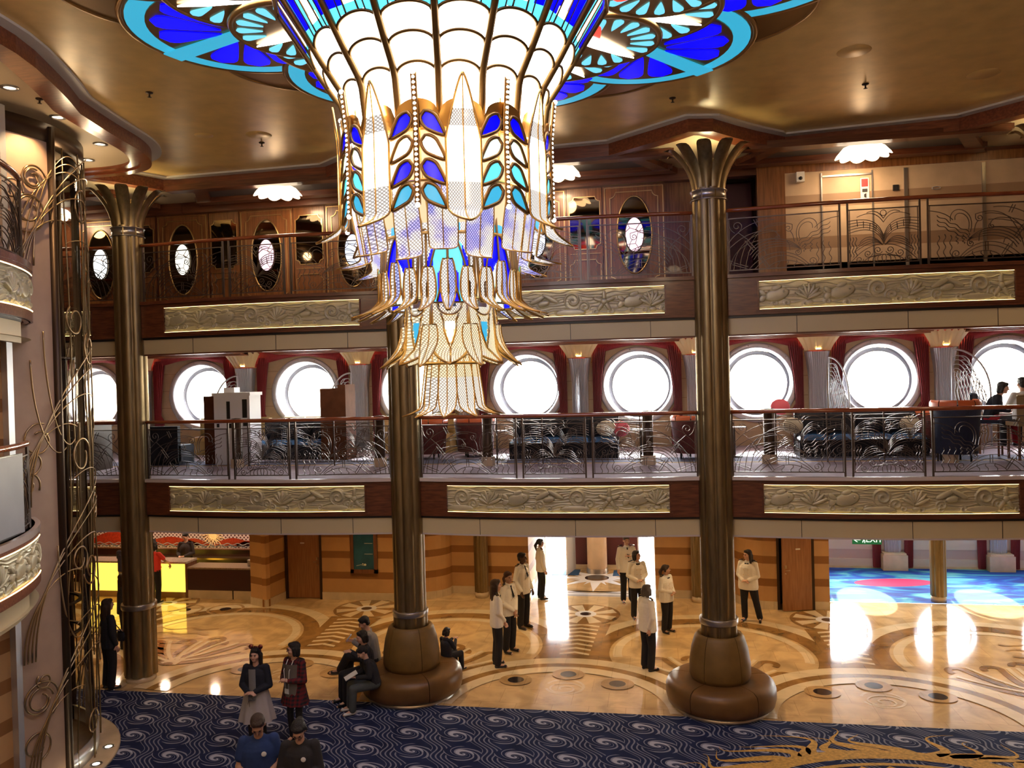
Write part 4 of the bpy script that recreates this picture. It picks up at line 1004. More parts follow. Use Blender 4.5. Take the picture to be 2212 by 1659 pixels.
# ------------------------------------------------------------------ ceilings
def smooth(pts,it=2):
    for _ in range(it):
        q=[pts[0]]
        for a,b in zip(pts,pts[1:]): q+= [(a[0]*.75+b[0]*.25,a[1]*.75+b[1]*.25),(a[0]*.25+b[0]*.75,a[1]*.25+b[1]*.75)]
        q.append(pts[-1]); pts=q
    return pts
def scal(cx): return [(cx-1.65,14.45),(cx-1.5,14.42),(cx-.9,13.75),(cx,13.1),(cx+.9,13.75),(cx+1.5,14.42),(cx+1.65,14.45)]
# edge of the open ceiling, from the near left round to the right
left=smooth([(-6.9,-4),(-6.85,4.5),(-6.95,7.83),(-7.12,8.5)],2)+smooth([(-7.12,8.5),(-7.45,9.4),(-7.75,10.05)],2)[1:]+smooth([(-7.75,10.05),(-7.95,11.0),(-8.1,12.1),(-8.5,12.85),(-9.1,13.15),(-10.0,13.17)],3)[1:]
back=[(-9.75,13.5),(-9.3,14.35)]+[(-9.1,14.4)]+[(-5.95,14.3)]+smooth([(-5.95,14.3),(-5.3,13.8),(-4.43,13.1),(-3.5,13.8),(-2.9,14.35)],2)[1:]+[(-.7,14.2)]+smooth([(-.7,14.2),(0.05,13.6),(.8,13.0),(1.6,13.95),(2.3,14.6)],1)[1:]+[(4.95,14.25)]+smooth([(4.95,14.25),(5.5,13.7),(6.33,12.9),(7.2,13.8),(7.8,14.3)],2)[1:]+[(13,14.3)]
edge=left+back
CZ=9.64; SZ=9.48
m=MB(); m.bbox((-24,-4,CZ+.0),(14,24,CZ+.1)); struct('ceiling',m,CEIL,'gold atrium ceiling')
def offs(pts,d):
    out=[]
    for i in range(len(pts)):
        a=Vector(pts[max(0,i-1)]); b=Vector(pts[min(len(pts)-1,i+1)]); t=(b-a); t=t.normalized() if t.length>1e-6 else Vector((1,0))
        nn=Vector((-t.y,t.x)); out.append((pts[i][0]+nn.x*d,pts[i][1]+nn.y*d))
    return out
def run(mb,p,q,z0,z1,mi=0):
    for i in range(len(p)-1):
        vs=[(p[i][0],p[i][1],z0),(p[i+1][0],p[i+1][1],z0),(q[i+1][0],q[i+1][1],z0),(q[i][0],q[i][1],z0)]
        vs+=[(v[0],v[1],z1) for v in vs]
        mb.add(vs,[(3,2,1,0),(4,5,6,7),(0,1,5,4),(2,3,7,6),(1,2,6,5),(3,0,4,7)],mi)
m=MB(); run(m,offs(edge,-.16),offs(edge,.02),CZ-.035,CZ-.002); struct('trim_21',m,mat('white cove lip',(.72,.68,.60),.5),'white lip around the gold ceiling')
m=MB(); run(m,edge,offs(edge,.16),9.40,CZ-.001); run(m,offs(edge,.16),offs(edge,.34),9.43,CZ-.002); struct('trim_22',m,REDWOOD,'curving red wood moulding around the gold ceiling')
# soffit: region between the moulding and the walls, as one sheet
poly=offs(edge,.3)
m=MB()
left2=[p for p in offs(left,.3)]; 
for a,b in zip(left2,left2[1:]):
    if abs(a[1]-b[1])>1e-5: m.add([(a[0],a[1],SZ),(b[0],b[1],SZ),(-24,b[1],SZ),(-24,a[1],SZ)],[(0,1,2,3)])
back2=[(-24,13.4)]+[p for p in offs(back,.1)]
for a,b in zip(back2,back2[1:]):
    if b[0]-a[0]>1e-5: m.add([(a[0],a[1],SZ+.003),(b[0],b[1],SZ+.003),(b[0],YW+1.3,SZ+.003),(a[0],YW+1.3,SZ+.003)],[(0,1,2,3)])
m.bbox((-24,YW+1.2,SZ),(14,24,SZ+.02)); struct('ceiling',m,[SOFFIT],'cream soffit around the atrium')
# coffers above each bay of the upper deck
m=MB()
for bc in BAY:
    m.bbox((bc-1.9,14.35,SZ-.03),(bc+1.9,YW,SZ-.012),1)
    for (xa,xb,ya,yb) in ((bc-2.1,bc+2.1,15.35,15.6),(bc-2.1,bc+2.1,14.28,14.5)): m.bbox((xa,ya,SZ-.13),(xb,yb,SZ-.005),0); m.bbox((xa-.05,ya+.02,SZ-.09),(xb+.05,yb+.08,SZ-.005),0)
    for s in (-1,1): m.prism([(bc+s*2.25,15.7),(bc+s*1.55,14.35),(bc+s*1.3,14.35),(bc+s*1.95,15.7)][::s],SZ-.11,SZ-.006,0)
    m.bbox((bc-2.69,YW-.22,SZ-.22),(bc+2.69 if bc<3 else bc+2.69,YW-.02,SZ),0)
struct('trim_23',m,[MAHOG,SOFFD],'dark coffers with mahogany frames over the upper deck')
# flower ceiling lights
PET=glow('frosted petal glass',(1,.80,.55),3,(.9,.8,.7)); HOT=glow('lamp core',(1,.9,.75),10)
def flower_light(x,y,label):
    o=thing('flower_ceiling_light',(x,y,SZ-.03),label,'ceiling light','scalloped glass ceiling lights')
    m=MB(); m.lathe([(.08,0),(.22,-.02),(.33,-.07),(.40,-.14),(.405,-.17)],(0,0,0),100,fn=lambda a,z:1+.14*abs(sin(a*5))*(-z/.17)); m.v=[(p[0],p[1],p[2]-(.045*abs(sin(math.atan2(p[1],p[0])*5)) if p[2]<-.1 else 0)) for p in m.v]; m.build('petal_shade',PET,o,rel=False)
    m=MB(); m.lathe([(.02,-.01),(.16,-.02),(.18,-.05),(.10,-.09),(0,-.10)],(0,0,0),20); m.build('lamp_core',HOT,o,rel=False)
    l=light('POINT','flower_lamp',(x,y,SZ-.3),16,(1,.68,.38),.15); l.parent=o; l.location=(0,0,-.27)
for x,y,n_ in ((-12.5,15.2,'at the far left behind the cage'),(-7.13,14.75,'in the left bay'),(-1.7,14.75,'right of the chandelier'),(3.62,14.85,'in the right bay'),(9.0,14.85,'beyond the right edge')): flower_light(x,y,'glowing scalloped glass ceiling light '+n_)
# dome lights on the middle-deck ceiling
DOME=glow('opal dome glass',(1,.93,.86),7,(.9,.9,.9))
def dome(x,y,label):
    l=light('POINT','dome_lamp',(x,y,6.18),14,(1,.86,.7),.2); o=thing('dome_light',(x,y,6.41),label,'ceiling light','opal dome lights'); m=MB(); m.lathe([(.25,0),(.22,-.04),(.14,-.07),(0,-.085)],(0,0,0),28); m.build('opal_dome',DOME,o,rel=False)
    m=MB(); m.lathe([(.20,.06),(.27,.02),(.27,-.005),(.24,-.01)],(0,0,0),28); m.build('rim',STEEL_L,o,rel=False)
for x,n_ in ((-8.3,'in the left bay'),(-6.2,'beside the middle column'),(-2.9,'right of the chandelier'),(-.6,'left of the tall column'),(2.5,'right of the tall column'),(4.75,'in the right bay')): dome(x,16.6,'white opal dome light '+n_)
# recessed downlights, sprinklers and speaker discs on the ceilings
DL=glow('downlight glass',(1,.85,.6),3)
def downlight(x,y,z,label):
    o=thing('recessed_downlight',(x,y,z),label,'downlight','recessed downlights of the left soffit'); m=MB(); m.lathe([(.075,-.001),(.11,-.001),(.11,-.012),(.075,-.016)],(0,0,0),24); m.build('trim_ring',STEEL,o,rel=False); m=MB(); m.lathe([(0,-.004),(.075,-.004)],(0,0,0),24); m.build('lamp',DL,o,rel=False)
for (x,y,n_) in ((-8.05,9.15,'nearest, above the cage ring'),(-8.3,10.3,'second, right of the cage ring'),(-8.6,11.6,'third along the curved moulding'),(-9.4,12.35,'farthest, behind the cage ring')): downlight(x,y,SZ,'recessed downlight in the cream soffit, '+n_)
def sprinkler(x,y,z,label):
    o=thing('sprinkler',(x,y,z),label,'sprinkler','ceiling sprinklers'); m=MB(); m.lathe([(0,0),(.05,0),(.045,-.012),(.012,-.02),(.012,-.06),(.03,-.065),(0,-.07)],(0,0,0),14); m.build('sprinkler_head',BRONZE_D,o,rel=False)
for x,y,z,n_ in ((-6.75,10.15,CZ,'above left of the blue glass shell'),(-6.4,12.7,CZ,'over the left bay'),(-8.0,9.6,SZ,'in the cream soffit at the left'),(.35,12.2,CZ,'right of the chandelier'),(3.05,12.3,CZ,'over the right bay'),(2.7,8.3,CZ,'near the top right corner')): sprinkler(x,y,z,'small dark sprinkler '+n_)
m0=MB(); m0.lathe([(0,-.006),(.2,-.006),(.21,0)],(0,0,0),28)
for i,(x,y,n_) in enumerate(((-6.25,12.3,'larger one left of the chandelier'),(-7.1,12.1,'smaller one near the left moulding'),(2.6,11.0,'over the right half'),(4.6,12.3,'near the right edge'))):
    q=m0.build('ceiling_speaker',CEIL); q.location=(x,y,CZ); q.scale=(1 if i!=1 else .7,)*2+(1,); tag(q,'round flush speaker disc in the gold ceiling, '+n_,'speaker','flush ceiling speakers')

# ------------------------------------------------------------------ exit sign
def text(name,s,size,m_,parent,loc,rot,ext=.002):
    cu=bpy.data.curves.new(name,'FONT'); cu.body=s; cu.size=size; cu.extrude=ext; cu.align_x='CENTER'; cu.align_y='CENTER'; cu.resolution_u=3
    o=bpy.data.objects.new(name,cu); COL.objects.link(o); dg=bpy.context.evaluated_depsgraph_get(); me=bpy.data.meshes.new_from_object(o.evaluated_get(dg)); bpy.data.objects.remove(o)
    me.materials.clear(); me.materials.append(m_); q=bpy.data.objects.new(name,me); COL.objects.link(q); q.parent=parent; q.location=loc; q.rotation_euler=rot; return q
EXW=glow('sign white',(.85,1,.85),1.2)
o=thing('exit_sign',(4.0,16.8,2.23),'green EXIT sign with left arrow hanging under the deck edge at the right','sign')
m=MB(); m.bbox((-.27,-.02,-.09),(.27,.02,.09)); m.build('sign_board',glow('sign green',(.02,.16,.05),.5,(.02,.12,.04)),o,rel=False)
text('lettering','EXIT',.15,EXW,o,(.13,-.024,0),(PI/2,0,0))
m=MB(); m.bbox((-.22,-.026,-.008),(-.12,-.022,.008)); m.add([(-.25,-.026,0),(-.19,-.026,.045),(-.17,-.026,.045),(-.225,-.026,0),(-.17,-.026,-.045),(-.19,-.026,-.045)],[(0,3,2,1),(0,5,4,3)]); m.build('arrow',EXW,o,rel=False)
m=MB(); m.ball((-.055,-.026,.055),.014,8,sc=(1,.2,1)); m.tube([(-.055,-.026,.04),(-.065,-.026,-.0),(-.04,-.026,-.02),(-.045,-.026,-.06)],.009,4); m.tube([(-.06,-.026,0),(-.085,-.026,-.05)],.009,4); m.tube([(-.08,-.026,.02),(-.055,-.026,.03),(-.03,-.026,.01)],.007,4); m.build('running_figure',EXW,o,rel=False)
m=MB()
for x in (-.2,.2): m.cyl((x,0,.09),(x,0,.62),.006,n=6)
m.build('hanger',STEEL,o,rel=False)
# wall pictures and poster case
o=thing('poster_case',(-7.42,19.63,1.36),'mahogany framed blue poster with pale lines on the banded wall','poster')
m=MB(); m.bbox((-.30,-.03,-.58),(.30,.0,.70)); m.build('poster_sheet',mat('deep blue poster',(.015,.09,.14),.25,var=.3,scale=3),o,rel=False)
m=MB(); 
for a,b in (((-.36,-.05,-.66),(-.27,0,.72)),((.27,-.05,-.66),(.36,0,.72)),((-.36,-.05,-.66),(.36,0,-.56)),((-.36,-.05,.64),(.36,0,.72))): m.bbox(a,b)
m.build('frame',MAHOG_V,o,rel=False)
m=MB(); m.bbox((.02,-.034,.10),(.24,-.031,.108)); m.bbox((.02,-.034,-.17),(.24,-.031,-.162)); m.tube([(-.2,-.034,-.47),(-.08,-.034,-.44),(0,-.034,-.46)],.006,4); m.ball((.03,-.034,-.44),.035,10,sc=(1,.1,.8)); m.ball((-.03,-.034,-.42),.02,10,sc=(1,.1,.8))
m.build('pale_print',mat('pale print',(.7,.75,.6),.5),o,rel=False)
o=thing('picture_frame',(-9.66,19.15,1.72),'small white-matted picture on the side of the banded pier','picture',rz=R(83)+PI)
m=MB(); m.bbox((-.15,-.03,-.19),(.15,0,.19)); m.build('frame',MAHOG_V,o,rel=False); m=MB(); m.bbox((-.125,-.034,-.165),(.125,-.03,.165)); q=m.build('mat_board',WHITE,o,rel=False); m=MB(); m.bbox((-.08,-.037,-.11),(.02,-.034,.1)); m.bbox((.02,-.037,.0),(.07,-.034,.1)); m.build('print',mat('dark red print',(.2,.04,.03),.5),q,rel=False)
m=MB(); m.bbox((-10.06,18.955,1.83),(-9.93,18.965,1.87)); tag(m.build('name_plate',mat('tan plate',(.3,.2,.1),.5)),'small plate on the banded pier by the reception','plate')
# ------------------------------------------------------------------ chandelier
CX,CY=-1.75,6.9
LW=glow('white lamp glass',(1,.95,.86),6.5,(.9,.9,.85)); LB=glow('cobalt lamp glass',(.0,.0,1.0),1.9,(.0,.0,.25)); MC=glow('sea blue ceiling glass',(.03,.34,.52),1.0,(.01,.1,.15)); MI=glow('pale blue ceiling glass',(.16,.62,.85),1.0,(.05,.2,.3)); LC=glow('turquoise lamp glass',(.10,.62,.95),1.4,(.05,.3,.5)); LT=glow('teal lamp glass',(.04,.38,.62),1.0,(.03,.2,.3))
LR=glow('red lamp glass',(1,.05,.03),1.5,(.5,.02,.02)); LG=glow('amber lamp glass',(1,.80,.50),.55,(.6,.4,.15)); LI=glow('ice blue lamp glass',(.55,.9,1),2.4,(.4,.6,.7))
TG=texglass('diamond cut clear glass',(1,.96,.90),1.0,46); TGA=texglass('diamond cut amber glass',(1,.84,.55),1.1,46); TGB=texglass('diamond cut blue glass',(.42,.48,1),1.1,46); BEAD=glow('bead glass',(1,.93,.8),2.2)
def tgm():
    m=texglass('cut glass clear to violet blue',(1,.96,.92),1.15,46); nt=m.node_tree; N=nt.nodes; L=nt.links; b=N['Principled BSDF']
    src=b.inputs['Emission Color'].links[0].from_socket; g=N.new('ShaderNodeNewGeometry'); n=N.new('ShaderNodeTexNoise'); n.inputs['Scale'].default_value=5.5; L.new(g.outputs['Position'],n.inputs[0])
    r=N.new('ShaderNodeValToRGB'); r.color_ramp.elements[0].position=.40; r.color_ramp.elements[0].color=(.25,.28,1,1); r.color_ramp.elements[1].position=.56; r.color_ramp.elements[1].color=(1,.97,.93,1)
    L.new(n.outputs['Fac'],r.inputs[0]); x=N.new('ShaderNodeMix'); x.data_type='RGBA'; x.blend_type='MULTIPLY'; x.inputs[0].default_value=1; L.new(src,x.inputs[6]); L.new(r.outputs[0],x.inputs[7]); L.new(x.outputs[2],b.inputs['Emission Color']); return m
def lerp(tab,x):
    if x<=tab[0][0]: return tab[0][1]
    for (a,b),(c,d) in zip(tab,tab[1:]):
        if x<=c: return b+(d-b)*(x-a)/(c-a)
    return tab[-1][1]
TGM=tgm()
ch=thing('chandelier',(CX,CY,5.3),'huge stained glass chandelier with flared white top and tiers of blue and clear glass feathers','chandelier')
FL=[(7.60,.84),(7.97,.89),(8.2,1.05),(8.5,1.24),(8.79,1.43),(9.1,1.50),(9.45,1.60)]
# flare: sixteen glass panels between ribs
for k in range(16):
    a0=-PI/2+k*PI/8; 
    def P(u,v,o=0):
        z=7.62+(9.45-7.62)*v; r=lerp(FL,z)*.985+o
        A=Vector((r*cos(a0-PI/16),r*sin(a0-PI/16))); B=Vector((r*cos(a0+PI/16),r*sin(a0+PI/16))); q=A*(1-u)+B*u
        return (CX+q.x,CY+q.y,z)
    arch=[.225,.325,.420]     # v of arch crowns
    def mf(u,v):
        s=abs(2*u-1); top=.420-.055*(1-math.sqrt(max(0,1-s*s)))
        if v<top: return 0
        z=v
        if v<.45: return 2
        w=.26*(1-(v-.42)/.58)+.02
        if s<w: return 0
        if s<w+.28: return (1 if k%2 else 2)
        if v>.86: return 4
        return 1 if s<.86 else 2
    m=MB(); m.grid(P,20,64,mif=mf); m.build('glass_panel',[LW,LB,LC,LT,LR],ch)
    g=MB(); g.tube([P(0,i/24,.012) for i in range(25)],.030,6)
    for c in arch: g.tube([P(i/14,c-.055*(1-math.sqrt(max(0,1-(2*i/14-1)**2))),.006) for i in range(15)],.014,5)
    for s in (-1,1):
        g.tube([P(.5+s*.5*(.26*(1-t)+.02),.42+.57*t,.006) for t in [i/8 for i in range(9)]],.008,5)
        g.tube([P(.5+s*.5*min(1,(.26*(1-t)+.30)),.41+.58*t,.006) for t in [i/8 for i in range(9)]],.006,5)
    g.build('gold_rib',mat('dark gilt rib',(.17,.095,.03),.4,.8),ch)
m=MB(); m.lathe([(1.43,8.775),(1.455,8.775),(1.455,8.80),(1.43,8.80)],(CX,CY,0),16,a0=-PI/2+PI/16,a1=-PI/2+PI/16+2*PI,smooth=False); m.build('gold_rim',GOLD_D,ch)
# scalloped gold collar
m=MB(); 
for k in range(16):
    a0=-PI/2+k*PI/8
    m.grid(lambda u,v:(CX+(.885+.02*v)*cos(a0+(u-.5)*PI/8),CY+(.885+.02*v)*sin(a0+(u-.5)*PI/8),7.53+v*(.09+.13*math.sqrt(max(0,1-(2*u-1)**2)))),12,4)
m.build('scalloped_collar',GOLD,ch)
# inner glowing core
m=MB(); m.lathe([(.78,7.60),(.76,7.1),(.60,7.0),(.50,6.6),(.36,6.2),(.20,5.8),(.12,5.55)],(CX,CY,0),32); m.build('inner_core',LG,ch)
m=MB()
for z,r in ((7.55,.80),(7.15,.80),(6.78,.58),(6.27,.42),(5.73,.28)): m.tube([(CX+r*cos(a),CY+r*sin(a),z) for a in [2*PI*i/40 for i in range(40)]],.014,6,closed=True)
for k in range(8):
    a=2*PI*k/8; m.tube([(CX+lerp([(5.6,.15),(6.27,.42),(6.78,.58),(7.25,.80),(7.8,.85)],z)*cos(a),CY+lerp([(5.6,.15),(6.27,.42),(6.78,.58),(7.25,.80),(7.8,.85)],z)*sin(a),z) for z in (5.6,6.27,6.78,7.25,7.8)],.008,5)
m.build('inner_frame',GOLD,ch)
def petal(name,az,zt,zb,rf,hw,mats,mf=None,edge=.010,mid=.006,ns=10,nt=26,lines=None,em=GOLD,cup=.0):
    def P(s,t,o=0):
        z=zt+(zb-zt)*min(t,1); r,dz=rf(t) if isinstance(rf(t),tuple) else (rf(t),0); w=hw(t); r2=r+o-cup*s*s*w
        a=az+s*w/max(.12,r); return (CX+r2*cos(a),CY+r2*sin(a),z+dz)
    m=MB(); m.grid(lambda u,v:P(2*u-1,v),ns,nt,mif=(lambda u,v:mf(2*u-1,v)) if mf else None)
    o=m.build(name,mats,ch)
    g=MB(); n=nt
    g.tube([P(-1,i/n,.004) for i in range(n+1)]+[P(1,1-i/n,.004) for i in range(n+1)],edge,5,closed=True)
    if mid: g.tube([P(0,i/n,.008) for i in range(n+1)],mid,5)
    for l in (lines or []): g.tube([P(q[0],q[1],.008) for q in l],edge*.8,5)
    e=g.build('gold_edge',em,o)
    return o
sp=lambda t,p: math.sin(PI*min(1,max(0,t)))**p
# tier 1: eight long spears
for k in range(8):
    az=-PI/2+R(22.5+45*k)
    def rf(t):
        z=7.92+(6.74-7.92)*t; base=lerp([(7.0,.89),(7.6,.89),(7.97,.93),(8.2,1.07)],z)
        tip=max(0,(t-.86)/.14); return (base+.035+.20*tip**1.8, .03*tip)
    hw=lambda t: .135*(min(1,(t+.004)/.42)**.75)*(1 if t<.84 else max(.03,max(0,math.cos((t-.84)/.16*PI/2))**.7))
    petal('spear_petal',az,7.92,6.74,rf,hw,[LW,TG],lambda s,t:1 if (t>.70 or .22<t<.32) else 0,edge=.010,nt=36)
# bead strips
for k in range(8):
    az=-PI/2+R(45*k); m=MB(); g=MB(); n=26
    def bp(t):
        z=7.93+(6.93-7.93)*t; r=lerp([(7.0,.92),(7.6,.92),(7.97,.96),(8.2,1.12)],z); return (CX+r*cos(az),CY+r*sin(az),z)
    for i in range(n+1):
        p=bp(i/n); m.ball((p[0]+.010*cos(az),p[1]+.010*sin(az),p[2]),.0145 if 0<i<n else .022,8)
    for s in (-1,1): g.tube([(p[0]-s*.02*sin(az),p[1]+s*.02*cos(az),p[2]) for p in [bp(i/n) for i in range(n+1)]],.006,4)
    g.tube([bp(i/n) for i in range(n+1)],.018,6); o=m.build('bead_strip',BEAD,ch); g.build('gold_edge',GOLD_D,o)
# teardrop leaves
for k in range(8):
    for s in (-1,1):
        for j,(z,mt) in enumerate(((7.56,LB),(7.375,(LC,LI)[k%2] if k%2 else LW),(7.19,LC if k%3 else LB),(7.01,LT))):
            a0=-PI/2+R(45*k); m=MB(); g=MB(); r=.905
            def lp(u,q):
                # teardrop: round head near the bead strip, point toward the spear foot
                ax=.10; w=.062
                x=.05+.17*(1-u); y=.065-.17*(1-u); ww=w*(max(0,1-((u-.62)/.42)**2)**.5 if u>.62 else (u/.62)**.75)
                dx,dy=-.8,.6
                X=x+q*ww*dy; Y=y-q*ww*dx*-1*-1
                return X,Y
            def S(u,q,o=0):
                X,Y=lp(u,q); a=a0+s*X/r; rr=r+o; return (CX+rr*cos(a),CY+rr*sin(a),z+Y)
            m.grid(lambda u,v:S(v,2*u-1),6,12)
            g.tube([S(i/12,-1,.004) for i in range(13)]+[S(1-i/12,1,.004) for i in range(13)],.016,5,closed=True)
            o=m.build('teardrop_leaf',mt,ch); g.build('gold_edge',GOLD_D,o)
# tier 2: sixteen clear feathers curling out
for k in range(16):
    az=-PI/2+R(22.5*k+11.25); lo=k%2
    zb=6.54-.06*lo
    def rf(t):
        tip=max(0,(t-.82)/.18); return (.80-.10*t+.04*(1-lo)+.24*tip**2, .04*tip)
    hw=lambda t: .118*(.9+.1*sp(t,1))*(1 if t<.80 else max(.02,max(0,math.cos((t-.80)/.20*PI/2))**.6))
    petal('feather_petal',az,7.12,zb,rf,hw,[TG,TGB,LW,TGM],lambda s,t,kk=k:3,edge=.006,mid=.005,nt=24,em=GOLD)
# tier 3: eight arched blue panels with pointed feathers below
for k in range(8):
    az=-PI/2+R(45*k+13); main=(k%2==0)
    rf=lambda t:.56+.05*t
    hw=lambda t:.215
    def mf(s,t):
        s_=abs(s)
        if t<.20: return 3 if s_<.5 else 4
        big=.20+.55*s_**2.2
        if t>big and s_<.80:
            if t>.48+.5*s_ and s_<.42: return 0 if main else 1
            return 0 if not main else (2 if s_<.55 else 0)
        return 4
    A=[(s/8*.80,.20+.62*abs(s/8)**2.2+.0) for s in range(-8,9)]; Bq=[(s/8*.42,.46+.54*abs(s/8)) for s in range(-8,9)]
    petal('arched_panel',az,6.92,6.22,rf,hw,[LB,LI,LC,LT,TG],mf,edge=.013,mid=.012,lines=[A,Bq,[(-.8,.2),(-.8,1)],[(.8,.2),(.8,1)],[(-1,.16),(1,.16)]],ns=40,nt=48,em=GOLD_D)
    for j in (-1,0,1):
        az2=az+j*R(15)
        rf2=lambda t:(.615+.24*max(0,(t-.55)/.45)**2,.03*max(0,(t-.6)/.4))
        hw2=lambda t:.062*(sp(.18+t*.80,.8))+.002
        petal('pointed_feather',az2,6.50 if j else 6.56,6.10,rf2,hw2,[TG,TGB],lambda s,t,jj=j:1 if (jj==0 and s>0) else 0,edge=.009,mid=.007,ns=6,nt=18,em=GOLD)
# tier 4: amber bell
for k in range(8):
    az=-PI/2+R(45*k+13)
    rf=lambda t:(.385+.045*t+.16*max(0,(t-.72)/.28)**2,0)
    hw=lambda t:.150*(1 if t<.72 else max(.02,max(0,math.cos((t-.72)/.28*PI/2))**.7))
    def mf(s,t,kk=k):
        if .34-abs(s)*0<t<.72 and abs(s)<.34*(1-(t-.34)/.38): return 1
        if t<.10 and abs(s)<.35: return 2
        return 0
    V=[(-.36,.32),(-.30,.50),(-.12,.66),(0,.76),(.12,.66),(.30,.50),(.36,.32)]; U=[(s/6*.75,.24*math.sqrt(max(0,1-(s/6)**2))) for s in range(-6,7)]
    petal('bell_panel',az,6.26,5.72,rf,hw,[TGA,LT if k%2 else LW,GOLD_D],mf,edge=.012,mid=0,lines=[V,U,[(0,.76),(0,1)],[(-.36,.32),(-.5,.22)],[(.36,.32),(.5,.22)]],ns=22,nt=26,em=GOLD)
    petal('curled_feather',az+R(22.5),6.05,5.70,lambda t:(.44+.20*t**2.5,0),lambda t:.075*sp(.25+.75*t,.7)+.002,[TGA],edge=.007,mid=.005,ns=6,nt=14,em=GOLD)
# tier 5: narrow feathers
for k in range(10):
    az=-PI/2+R(36*k+4)
    petal('tip_feather',az,5.80,5.26,lambda t:(.22+.07*t+.15*max(0,(t-.80)/.20)**2,.02*max(0,(t-.8)/.2)),lambda t:.082*(.65+.35*sp(t,1))*(1 if t<.8 else max(.02,max(0,math.cos((t-.8)/.2*PI/2))**.7)),[TGA,TG],lambda s,t:0 if t<.35 else 1,edge=.006,mid=.005,ns=8,nt=20,em=GOLD)
# ceiling rose: rings of stained glass shells
md=thing('stained_glass_rose',(CX,CY,9.6),'stained glass ceiling rose of blue, turquoise and red shells around the chandelier top','ceiling rose')
def disk(mb,cx,cy,r,z,mi,th=.03,n=48,ry=None): mb.prism(arc(cx,cy,r,0,360,n,ry=ry)[:-1],z-th,z,mi)
def fan(D,rad,a,z,kind):
    d=Vector((cos(a),sin(a))); nn=Vector((-d.y,d.x)); c=Vector((CX,CY+.35))+Vector((d.x*D,d.y*D*1.18))
    m=MB(); disk(m,c.x,c.y,rad,z,0,.05)
    T=lambda x,y:(c.x+d.x*x+nn.x*y,c.y+d.y*x+nn.y*y)
    def drop(ang,r0,r1,w,zz,mi,org=(0,0)):
        pts=[];N_=12
        for i in range(N_+1):
            t=i/N_; ww=w*(t**.8)*(1 if t<.72 else math.sqrt(max(0,1-((t-.72)/.28)**2))); pts.append((r0+(r1-r0)*t,ww))
        P=[(x,y) for x,y in pts]+[(x,-y) for x,y in reversed(pts[1:-1])]
        ca,sa=cos(ang),sin(ang); m.prism([T(org[0]+x*ca-y*sa,org[1]+x*sa+y*ca) for x,y in P],zz-.012,zz,mi)
    if kind=='big':
        m.prism(arc(c.x,c.y,rad*.96,0,360,48)[:-1],z-.062,z-.05,2); disk(m,c.x,c.y,rad*.80,z-.062,0,.012)
        for q in range(-5,6):
            if q==0: continue
            drop(q*R(27),rad*.18,rad*.76,rad*.155,z-.074,1)
        m.prism([T(-rad*.9,-rad*.07),T(rad*.95,-rad*.10),T(rad*.95,rad*.10),T(-rad*.9,rad*.07)],z-.095,z-.080,2)
    elif kind=='mid':
        for q in range(-8,9):
            if abs(q)<1: continue
            drop(q*R(19.5),rad*.52,rad*.93,rad*.10,z-.05,2)
        for q in (-1,1): drop(q*R(150),rad*.1,rad*.8,rad*.2,z-.055,4)
        L=rad*.9; m.prism([T(-L*1.1,-rad*.17),T(0,-rad*.15),T(L*.6,-rad*.09),T(L,0),T(L*.6,rad*.09),T(0,rad*.15),T(-L*1.1,rad*.17)],z-.075,z-.06,3)
    elif kind=='gold':
        pass
    o=m.build('glass_shell',[GOLD_D,LB,MC if kind=='big' else MI,LW,LR],md)
    g=MB(); g.tube([(p[0],p[1],z-.03) for p in arc(c.x,c.y,rad,0,360,48)[:-1]],.035,6,closed=True)
    g.build('gold_edge',GOLD_D,o)
zc=CZ
for k in range(10): fan(3.05,1.05,R(160-36*k-18),zc-.02,'gold')
for k in range(10): fan(2.85,1.24,R(160-36*k),zc-.06-.02*(k%2),'big')
for k in range(10): fan(2.15,.74,R(160-36*k-18),zc-.22,'mid')
for k in range(10): fan(2.0,.66,R(160-36*k),zc-.30,'mid')
# ------------------------------------------------------------------ left: lift cage tower and side balconies
TX,TY,TR=-10.3,10.2,1.93
def on(a,r=TR,z=0): return (TX+r*cos(R(a)),TY+r*sin(R(a)),z)
# post angle faces the atrium; solid plaster to the near side of it
AP=0.0
w=MB(); 
w.grid(lambda u,v:on(-22+(AP+22)*u,TR,v*9.3),30,1)
w.grid(lambda u,v:on(AP+(-22-AP)*u,TR-.12,v*9.3),30,1)
struct('wall_tower',w,PLASTER,'curved rose beige wall of the lift tower at the left')
w=MB(); p0=on(-22); w.bbox((p0[0]-1.6,p0[1]-.35,0),(p0[0]-.03,p0[1]-.02,9.4),0); w.bbox((p0[0]-.06,p0[1]-.07,0),(p0[0]+.06,p0[1]+.03,9.4),1); struct('trim_24',w,[STRIPE,STEEL_L],'silver edge strip beside the lift tower')
# side wall behind it, banded
w=MB(); w.bbox((-9.95,3.0,0),(-9.8,8.3,Z4-1.0),0); w.bbox((-9.95,3.0,Z4),(-9.8,8.3,Z5-1.0),0); w.bbox((-9.95,3.0,Z5),(-9.8,8.3,9.4),0); w.bbox((-9.95,3,0),(-9.78,8.3,.2),1)
struct('wall_left',w,[STRIPE,STONE],'banded wood wall beside the lift tower')
cg=thing('lift_cage',(TX,TY,0),'tall cylindrical lift cage of curling bronze wires and glass at the left','lift cage')
m=MB(); m.lathe([(TR-.16,9.08),(TR+.03,9.08),(TR+.03,9.34),(TR-.16,9.34),(TR-.16,9.08)],(TX,TY,0),64); m.build('top_ring',BRONZE_D,cg)
m=MB(); m.lathe([(TR-.04,.3),(TR,.3),(TR,.02),(TR-.04,.02)],(TX,TY,0),64); m.build('bottom_band',STEEL_L,cg)
